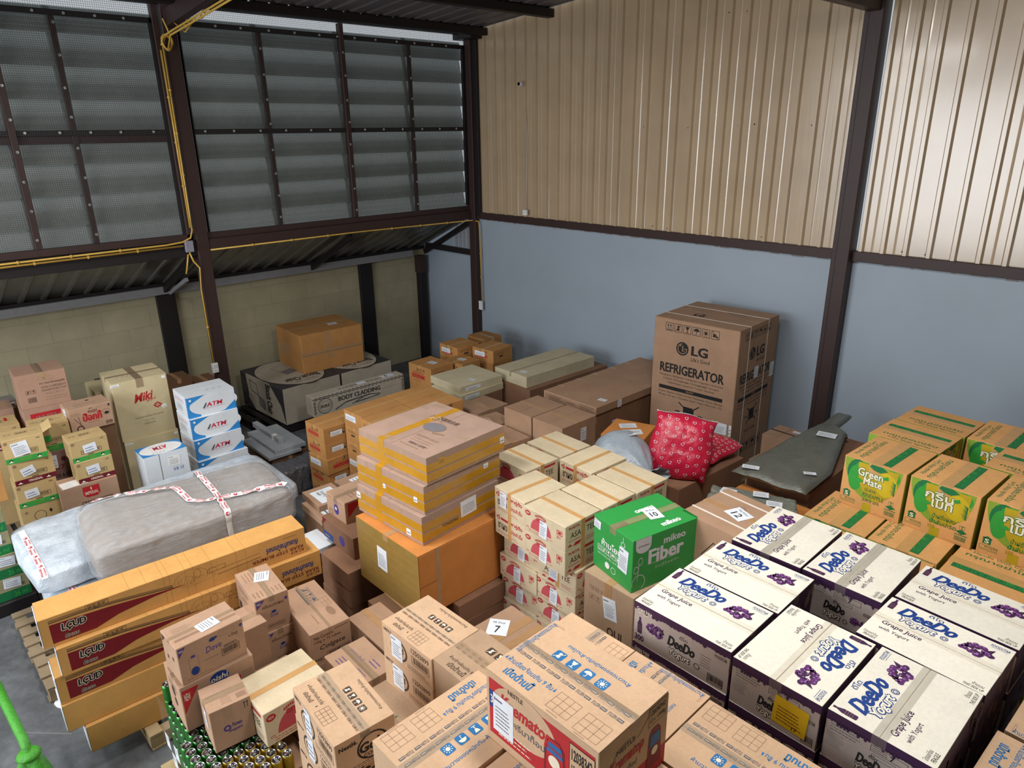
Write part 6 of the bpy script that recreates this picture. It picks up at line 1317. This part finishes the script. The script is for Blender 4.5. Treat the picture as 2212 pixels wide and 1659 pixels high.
for i in range(4):
    m = MB(); m.box(-.12, -.17, 0, .12, .17, .024, 'white' if i % 2 == 0 else 'faint_grey', .003); m.box(.1195, -.16, .004, .1205, .16, .008, 'faint'); o = m.build('magazine_bundle', loc=(-.60, -6.86 + .01*i, 1.06 + i*.025 - .0)); tag(o, ['lowest', 'second', 'third', 'topmost'][i] + ' white bundle of printed paper behind the large printed box, at the left edge', 'paper bundle')
mk_plain('cardboard_box', .32, .46, 1.06, 'mauve_board').put(-.62, -6.86, 0, 0, 'tall pinkish box beneath the white paper bundles', None, 'box')
def p_26(c): c.E.R(0, 0, 1, .40, 'green'); c.E.T('26 ml', .62, .08, .92, .30, 'pale_green', .02, l=2); c.E.G(.1, .5, .9, .9, 4, 'faint'); c.E.BC(.66, .46, .92, .64, 'ink_brown', False)
c = Carton('olive_carton', .40, .34, .2175, 'olive_board', p_26, 'y'); c.label('E', .64, .72, .13, .09, -6, 'paper', 3)
for i in range(4): c.put(1.87 + (.0 if i < 2 else .015), -7.43 + (.0 if i < 2 else .05), .7825 - i*.2175, -1, ['topmost', 'second', 'third', 'lowest'][i] + ' olive carton with a green band at the left edge, before the bubble wrapped slab', None, 'carton')
m = MB(); m.box(1.6, -7.65, .0, 2.12, -7.18, .128, 'steel_dark', .01); o = m.build('pallet_base'); tag(o, 'black plastic pallet under the olive cartons at the left edge', 'pallet')
c = mk_plain('cardboard_box', .30, .34, .27, 'amber', 'y'); c.E.RO(.7, .5, .86, .7, 'ink_brown', .01); c.mb = c.mb; c.put(1.79, -7.35, 1.0, -2, 'amber box cut off by the left edge, on the olive cartons', None, 'box')

# ---- cream tall boxes, white and blue boxes
def p_miki(c, top=True):
    E_ = c.E; E_.T('Miki', .34, .60, .70, .745, 'red', .03, .3, slope=.03); E_.T('Brand', .56, .575, .74, .62, 'red', .005, .3, slope=.04)
    E_.poly([(.66, .50), (.745, .555), (.83, .50), (.745, .445)][::-1], 'red'); E_.poly([(.70, .50), (.745, .53), (.79, .50), (.745, .47)][::-1], 'miki_board', 2); E_.line(.69, .465, .80, .535, .008, 'red', 3); E_.line(.69, .535, .80, .465, .008, 'red', 3)
    E_.T('จานเมลามีนใหม่ 8 แฉกนี้', .30, .335, .82, .365, 'ink_brown', .008); E_.T('ขนาด 12 โหล', .46, .27, .64, .295, 'ink_brown', .006); E_.T('(ปูฟัดสะหวัน)', .45, .205, .65, .24, 'ink_brown', .006); T = c.Tp(1)
    for i in range(9): T.line(.16 + .03*i, .30 + .05*(i % 3), .18 + .034*i, .36 + .05*((i*2) % 3), .004, 'navy')
c = Carton('tableware_carton', .526, .562, .68, 'miki_board', p_miki, 'y'); c.tape('y', .08, 'tape_clear', .02, axis='x' if 0 else None) if 0 else c.tape('x', .075, 'tape_clear', .10); c.tape('y', .05, 'tape_clear', .04)
c.label('E', .06, .955, .09, .03, 2, 'white', 1, False); c.label('E', .94, .95, .04, .03, 2, 'white', 0, False); c.label('E', .86, .455, .05, .04, 20, 'white', 1, False)
c.put(.624, -5.675, .82, -3, 'tall cream box with red brush lettering, standing on a second one', None, 'box')
c = Carton('tableware_carton', .53, .57, .69, 'miki_board', None, 'y'); c.label('E', .08, .95, .08, .025, 0, 'white', 1, False); c.label('E', .95, .95, .04, .03, 0, 'white', 0, False); c.put(.64, -5.665, .13, -3, 'lower tall cream box, partly hidden by the small white and blue box', None, 'box')
c = mk_plain('cardboard_box', .50, .46, 1.07, 'miki_board', 'x', None); mb = MB(); mb.tube([(-.25, .10, 1.072), (-.24, 0, 1.078), (-.25, -.12, 1.072)], .012, 'black', 6); c.kids.append(('lid_flap', mb, 'dark open edge of the lid')); c.put(-.17, -5.73, .13, -2, 'cream box with a dark gap at its lid, behind the tall cream box', None, 'box')
def p_atm(c):
    E_ = c.E
    E_.R(0, 0, 1, .985, 'sky'); E_.E(.54, .50, .50, 'white_board', ry=.50, n=40, l=2); E_.R(.25, .0, .62, .3, 'white_board', 2.4); E_.R(.55, .7, .99, .985, 'white_board', 2.7); E_.poly([(.72, .0), (.99, .0), (.99, .42)], 'sky', 3.2); E_.poly([(.02, .97), (.36, .97), (.02, .62)][::-1], 'sky', 3.2)
    E_.poly([(.30, .36), (.35, .36), (.40, .58), (.37, .58)], 'slate', 4); E_.T('ATM', .38, .38, .72, .58, 'pink_red', .035, .15, l=4); E_.G(.30, .30, .78, .35, 1, 'pink_red', 4); E_.icons(.66, .80, .05, 4, 'slate', None, 1.6); E_.E(.07, .85, .025, 'white', l=5, n=8)
    S = c.S; S.G(.1, .6, .8, .8, 2, 'pink_red'); S.G(.2, .2, .7, .5, 4, 'ink_brown'); S.R(.93, 0, 1, 1, 'sky'); S.G(.94, .1, .99, .9, 7, 'white', 2)
def mk_atm(w=.43, d=.515, h=.235, mk=False):
    c = Carton('stationery_carton', w, d, h, 'white_board', p_atm, 'y')
    if mk:
        T = c.Tp(1)
        for i in range(8): T.line(.48 + .045*i, .22 + .05*(i % 3), .50 + .045*i, .32 + .04*((i*2) % 3), .005, 'navy')
    c.tape('y', .05, 'tape_clear', .05) if 0 else None; return c
mk_atm(mk=True).put(1.333, -5.183, 1.135, -2, 'white and blue box with red letters, topmost of its stack', None, 'box')
mk_atm().put(1.369, -5.192, .90, -1, 'white and blue box with red letters, second in its stack', None, 'box')
mk_atm().put(1.395, -5.198, .665, 0, 'white and blue box with red letters, third in its stack', None, 'box')
mk_atm(.46, .55).put(1.42, -5.19, .43, 0, 'white and blue box at the foot of its stack, its lid sticking out', None, 'box')
mk_plain('cardboard_box', .44, .5, .43, 'white_board', 'y', None).put(1.41, -5.19, 0, 0, 'white box on the floor under the white and blue stack', None, 'box')
def p_atmF(c):
    T = c.Tp(1); T.E(.5, .5, .48, 'white', ry=.5, n=30); T.R(0, 0, 1, 1, 'sky', .6); T.T('ATM', .34, .42, .66, .72, 'pink_red', .035, .1, flip=True, l=3); T.G(.28, .74, .74, .80, 1, 'pink_red', 3); T.icons(.24, .14, .05, 4, 'slate', None, 1.6)
    E_ = c.E; E_.T('VX 15', .62, .50, .86, .58, 'navy', .01, .2); E_.R(.34, 0, .36, 1, 'faint_grey')
c = Carton('stationery_carton', .292, .429, .45, 'white_board', p_atmF, None); c.label('E', .66, .76, .12, .11, -4, 'white', 4); c.put(1.60, -5.80, .48, -1, 'small white and blue box standing alone in front of the tall cream boxes', None, 'box')
mk_plain('cardboard_box', .29, .42, .48, 'white_board', 'y', None).put(1.60, -5.80, 0, -1, 'white box under the small white and blue one', None, 'box')
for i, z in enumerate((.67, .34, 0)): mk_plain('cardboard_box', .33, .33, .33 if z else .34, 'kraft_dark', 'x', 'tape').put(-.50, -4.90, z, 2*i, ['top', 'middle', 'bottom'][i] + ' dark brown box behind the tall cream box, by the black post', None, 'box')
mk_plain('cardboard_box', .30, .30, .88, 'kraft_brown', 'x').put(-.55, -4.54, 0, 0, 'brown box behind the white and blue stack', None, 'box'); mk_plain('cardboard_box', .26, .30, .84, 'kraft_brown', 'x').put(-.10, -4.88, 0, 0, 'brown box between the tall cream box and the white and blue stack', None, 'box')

# ---- chair boxes by the block wall
def p_chair(c):
    T = c.Tp(1); T.R(0, 0, 1, 1, 'charcoal', .6); T.E(.5, .5, .50, 'black', ry=.52, n=44, l=1); T.E(.5, .5, .485, 'grey_board', ry=.50, n=44, l=2); T.R(0, -.0, 1, .25, 'grey_board', 2) if 0 else None
    T.T('Biscuit Chair', .22, .16, .80, .28, 'black', .028, flip=True, l=3); T.T('High-Back Chair', .3, .1, .7, .14, 'ink_brown', .005, flip=True, l=3)
    T.poly([(.38, .78), (.62, .82), (.60, .62), (.40, .58)], 'grey_board', 3)
    for a, b_ in (((.38, .78), (.62, .82)), ((.62, .82), (.60, .62)), ((.60, .62), (.40, .58)), ((.40, .58), (.38, .78)), ((.40, .58), (.42, .44)), ((.60, .62), (.66, .48)), ((.42, .44), (.66, .48))): T.line(*a, *b_, .006, 'black', 4)
    T.poly([(.40, .57), (.60, .61), (.66, .48), (.42, .44)][::-1], 'grey', 3.5)
    S = c.S; S.R(0, 0, .14, 1, 'charcoal'); S.ring(.0, .5, .16, .02, 'black', ry=.49, n=24, a0=-88, a1=88, l=1.8); S.R(.02, .0, .98, 1, 'grey_board', 1.6) if 0 else None; S.poly([(0, 0), (.30, 0), (.05, .5), (0, 1)], 'charcoal', 1.5); S.poly([(1, 1), (.70, 1), (.92, .5), (1, 0)], 'charcoal', 1.5)
    S.T('Biscuit', .56, .50, .66, .92, 'black', .03, l=2) if 0 else None
    S2 = Face(c.mb, S.O, S.u, S.v, S.W, S.H, 3); S2.T('Biscuit Chair', .06, .60, .90, .72, 'black', .028, l=3)
    S.poly([(.22, .86), (.38, .80), (.40, .50), (.24, .56)][::-1], 'grey_board', 2.4)
    for a, b_ in (((.22, .86), (.38, .80)), ((.38, .80), (.40, .50)), ((.40, .50), (.24, .56)), ((.24, .56), (.22, .86)), ((.40, .50), (.54, .40)), ((.54, .40), (.54, .14)), ((.54, .14), (.42, .22)), ((.42, .22), (.40, .50))): S.line(*a, *b_, .008, 'black', 3)
    S.poly([(.41, .48), (.53, .39), (.53, .16), (.43, .23)][::-1], 'grey', 2.6)
cch = Carton('chair_carton', 1.27, .92, .535, 'grey_board', p_chair, 'x', r=.005)
cch.put(-.503, -3.298, .132, 2, 'large grey printed chair box, the nearer of two by the block wall', None, 'box')
cch2 = Carton('chair_carton', 1.27, .90, .535, 'grey_board', p_chair, 'x', r=.005); cch2.put(-.53, -2.365, .132, 2, 'large grey printed chair box, the farther of two by the block wall', None, 'box')
pallet(-.5, -2.35, 0, 0, 'wooden pallet hidden under the farther chair box', 1.2, .85, 'x', PG) if 0 else None
m = MB(); m.box(-1.1, -2.73, 0, .1, -1.93, .13, 'steel_dark', .004); o = m.build('wooden_plank_base'); tag(o, 'low wooden base under the farther chair box', 'pallet')
c = Carton('large_cardboard_box', .85, 1.0, .59, 'amber', None, 'y', r=.008); c.E.R(0, .46, 1, .468, 'kraft_dark'); c.E.R(0, .42, 1, .54, 'tape', .6); c.E.R(.40, .3, .48, 1, 'tape', .8); c.S.R(.1, .32, .5, .62, 'tape', .6); c.tape('y', .05, 'tape', .05); c.label('T', .62, .68, .12, .14, -8, 'paper', 4, False); c.put(-.624, -2.68, .667, -3, 'large amber box on top of the two chair boxes', None, 'box')
def p_clad(F):
    n = 46
    for r_ in (0, 1, 2):
        for i in range(n):
            if (i + r_) % 2: F.R(i/n, .84 + r_*.045, (i+1)/n, .885 + r_*.045, 'black')
    for j in range(9):
        for k in (0, 1, 2):
            if (j + k) % 2: F.R(.004 + k*.008, .10 + j*.08, .012 + k*.008, .18 + j*.08, 'black'); F.R(.97 + k*.008, .10 + j*.08, .978 + k*.008, .18 + j*.08, 'black')
    F.T('BODY CLADDING', .26, .50, .72, .74, 'black', .05); F.ring(.12, .46, .075, .006, 'black'); F.ring(.12, .46, .06, .003, 'black', ry=.26); F.T('RBS', .07, .38, .17, .54, 'black', .03, .2)
    F.line(.22, .12, .34, .36, .01, 'black'); F.line(.34, .36, .60, .42, .012, 'black'); F.line(.60, .42, .72, .30, .01, 'black'); F.line(.40, .16, .52, .36, .008, 'black'); F.line(.44, .2, .7, .26, .01, 'black'); F.G(.74, .5, .94, .56, 1, 'ink_brown')
c = Carton('body_cladding_carton', .20, 1.45, .27, 'grey_board', lambda c: (p_clad(c.E), c.Tp(1).G(.3, .3, .8, .7, 1, 'ink_brown')), None); c.label('T', .5, .55, .1, .14, 0, 'paper', 0, False); c.label('T', .5, .85, .12, .2, 0, 'paper', 1, False)
mb, S_ = soft_box('film', .215, 1.48, .285, 'shrink_film', None, None, None, amp=.008, fr=9, seed=4, mb_only=True); c.kids.append(('stretch_film', mb, None)); c.put(.765, -2.936, .43, -1, 'long grey body cladding box with chequered border wrapped in clear film', None, 'box')
c = mk_plain('cardboard_box', .22, 1.3, .43, 'steel_grey_board', 'y', None); c.E.R(.86, .86, .97, .98, 'red'); c.put(.765, -2.92, 0, -1, 'grey carton under the long body cladding box, a red patch at its far end', None, 'box')
m_specs = [(.91, -4.345, .42, .76, .07, .065, 'topmost narrow grey flat pack bar with a white slip hanging over it'), (1.05, -4.31, .37, .80, .40, .05, 'wide grey flat pack under the narrow bar'), (1.10, -4.40, .33, .76, .42, .04, 'lowest grey flat pack, slid toward the cartons')]
for x, y, z, w_, d_, h_, lb in m_specs:
    c = Carton('flat_pack', w_, d_, h_, 'steel_grey_board', lambda c: c.S.G(.3, .25, .7, .75, 1, 'charcoal'), None)
    if h_ > .06: mb = MB(); mb.box(.18, -.0365, -.03, .24, -.0352, .06, 'white'); mb.box(.18, -.0365, .06, .24, .02, .0662, 'white'); c.kids.append(('paper_slip', mb, None))
    c.put(x, y, z, -1, lb, None, 'flat pack')
for i, (z, h_) in enumerate(((.22, .11), (.11, .11), (0, .11))): mk_plain('flat_box', .84 - .02*i, .46, h_, 'kraft_dark', 'x', 'tape').put(1.03, -4.33, z, i - 1, ['first', 'second', 'third'][i] + ' dark brown flat carton below the grey flat packs', None, 'box')
o_, S_ = soft_box('wrapped_bundle', .34, .66, .34, 'dark_plastic', 'dark bundle wrapped in crinkled clear plastic on the floor beside the amber part cartons', 'bundle', (1.73, -4.42, .0), 3, amp=.03, fr=8, seed=21)

# ---- fittings
yc = 'conduit'
def pipe(name, paths, label, r_=.011, cat='pipe', mat='conduit'):
    m = MB()
    for p in paths: m.tube(p, r_, mat, 8)
    o = m.build(name, smooth=True); tag(o, label, cat); 
    cl = MB(); k = 0
    for p in paths:
        for i in range(len(p) - 1):
            a, c = Vector(p[i]), Vector(p[i+1]); L = (c - a).length; n_ = int(L / .55)
            for q in range(1, n_ + 1): pt = a.lerp(c, q / (n_ + 1)); cl.lathe(tuple(pt), [(r_*1.7, -.007), (r_*1.7, .007)], mat, 8, 'z' if abs(c.z - a.z) > L*.7 else ('y' if abs(c.y - a.y) > L*.7 else 'x')); k += 1
    if k: cl.build('pipe_clip', o)
    return o
pipe('conduit_pipe', [[(.055, -10.4, 2.74), (.055, -4.9, 2.775), (.055, -4.70, 2.79), (.055, -4.60, 2.83), (.055, -4.565, 2.92), (.055, -4.57, 3.1), (.055, -4.56, 4.95)], [(.055, -10.4, 2.705), (.055, -4.70, 2.745)], [(.055, -4.585, 2.95), (.055, -4.59, 4.9)]], 'yellow electrical pipes running along the left louvers and up beside the post')
pipe('conduit_pipe', [[(.06, -4.58, 4.95), (.10, -4.52, 5.06), (.25, -4.50, 5.09), (1.6, -4.50, 5.215), (2.6, -4.5, 5.31)], [(.08, -4.52, 4.9), (.25, -4.53, 5.04), (1.6, -4.53, 5.165), (2.6, -4.53, 5.26)]], 'yellow electrical pipes sloping up under the roof beam from the left post')
pipe('conduit_pipe', [[(.05, -4.38, 2.66), (.05, -2.2, 2.665), (.05, -.10, 2.635), (.16, -.06, 2.62), (.175, -.06, 2.5), (.19, -.06, 1.32)]], 'yellow pipe under the right louvers, bending down the corner post', .010)
pipe('conduit_pipe', [[(.055, -4.64, 2.66), (.055, -4.61, 2.55), (.055, -4.55, 2.46), (.055, -4.57, 2.2), (.055, -4.565, 1.22)], [(.055, -4.66, 2.64), (.02, -4.68, 2.5), (.0, -4.70, 2.4)]], 'yellow pipe dropping down the left post to its wall socket', .010)
lp = []
for i in range(60): t = i / 59 * 5.2 * math.pi; lp.append((.09 + .012*math.sin(t*.7), -4.52 + (.055 + .01*math.sin(t)) * math.cos(t), 4.98 + (.07 + .012*math.cos(t*1.3)) * math.sin(t)))
m = MB(); m.tube(lp, .010, 'conduit', 7); m.tube([(.09, -4.46, 4.98), (.10, -4.50, 5.12), (.09, -4.53, 5.22)], .01, 'conduit', 7); m.tube([(.1, -4.48, 5.24), (.5, -4.46, 5.05), (.9, -4.49, 5.15)], .008, 'conduit', 7); o = m.build('cable_coil', smooth=True); tag(o, 'yellow cable tied in a loose knot at the top of the left post', 'cable')
m = MB(); m.box(.03, -4.68, 2.665, .075, -4.585, 2.80, 'plastic_grey', .004); o = m.build('junction_box'); tag(o, 'grey junction box beside the left post', 'junction box')
def outlet(loc, rz, label, n=2, h=.12, w=.075):
    m = MB(); m.box(-w/2, -.04, 0, w/2, 0, h, 'plastic_white', .005); o = m.build('power_outlet', loc=loc); o.rotation_euler = (0, 0, R(rz)); tag(o, label, 'outlet')
    for i in range(n):
        m = MB(); zc = h * (i + .5) / n; m.box(-w*.35, -.044, zc - h/n*.36, w*.35, -.04, zc + h/n*.36, 'white', .001)
        for s_ in (-.01, .01): m.box(s_ - .003, -.0455, zc - .008, s_ + .003, -.044, zc + .008, 'slate')
        m.build('socket_plate', o)
    return o
outlet((.04, -4.56, 1.10), 90, 'white double socket box low on the left post, end of the yellow pipe', 2, .13, .08); outlet((.175, -.055, 1.16), 0, 'white double socket on the corner post under the yellow pipe', 2, .15, .08); outlet((1.23, -.03, 2.79), 0, 'small white socket on the rail at the bottom of the corrugated wall', 1, .085, .09)
m = MB(); m.box(-.012, -.055, 0, .012, 0, .05, 'plastic_white', .003); m.lathe((0, -.085, .02), [(.004, -.036), (.026, -.030), (.034, -.01), (.034, .015), (.02, .034), (.004, .036)], 'plastic_white', 18, 'y'); o = m.build('security_camera', smooth=False, loc=(1.20, -.02, 4.61)); tag(o, 'small white security camera high on the corrugated wall', 'camera')
m = MB(); m.lathe((0, -.118, .02), [(.021, -.006), (.024, 0), (.024, .006)], 'lens', 16, 'y'); m.build('camera_lens', o)
pipe('camera_cable', [[(1.205, -.03, 4.6), (1.25, -.03, 3.9), (1.245, -.035, 3.3), (1.235, -.035, 2.87)]], 'thin white cable hanging from the security camera to the socket', .0025, 'cable', 'plastic_white')
# loose bits on the concrete
def chip(x, y, sx, sy, a, lb, nm='paper_scrap', mat='paper'):
    m = MB(); n = 9; g = random.Random(int(x*100)); pts = [(sx * (1 + g.uniform(-.35, .2)) * math.cos(2*math.pi*i/n), sy * (1 + g.uniform(-.35, .2)) * math.sin(2*math.pi*i/n)) for i in range(n)]
    m.mesh([(p[0], p[1], z) for z in (.001, .004) for p in pts], [tuple(range(n))[::-1], tuple(range(n, 2*n))] + [(i, (i+1) % n, n + (i+1) % n, n + i) for i in range(n)], mat); o = m.build(nm, loc=(x, y, 0)); o.rotation_euler = (0, 0, R(a)); tag(o, lb, 'scrap')
chip(3.62, -7.36, .07, .05, 10, 'crumpled white scrap on the concrete beside the bumper stack'); chip(4.25, -7.62, .045, .012, 60, 'thin white scrap on the bare concrete at the bottom left')
m = MB()
for a, c in (((3.75, -7.62), (4.0, -7.38)),): m.mesh([(a[0], a[1], .0008), (a[0] + .008, a[1], .0008), (c[0] + .008, c[1], .0008), (c[0], c[1], .0008)], [(0, 1, 2, 3)], 'faint_grey')
m.build('floor_scratch', bpy.data.objects['floor'])
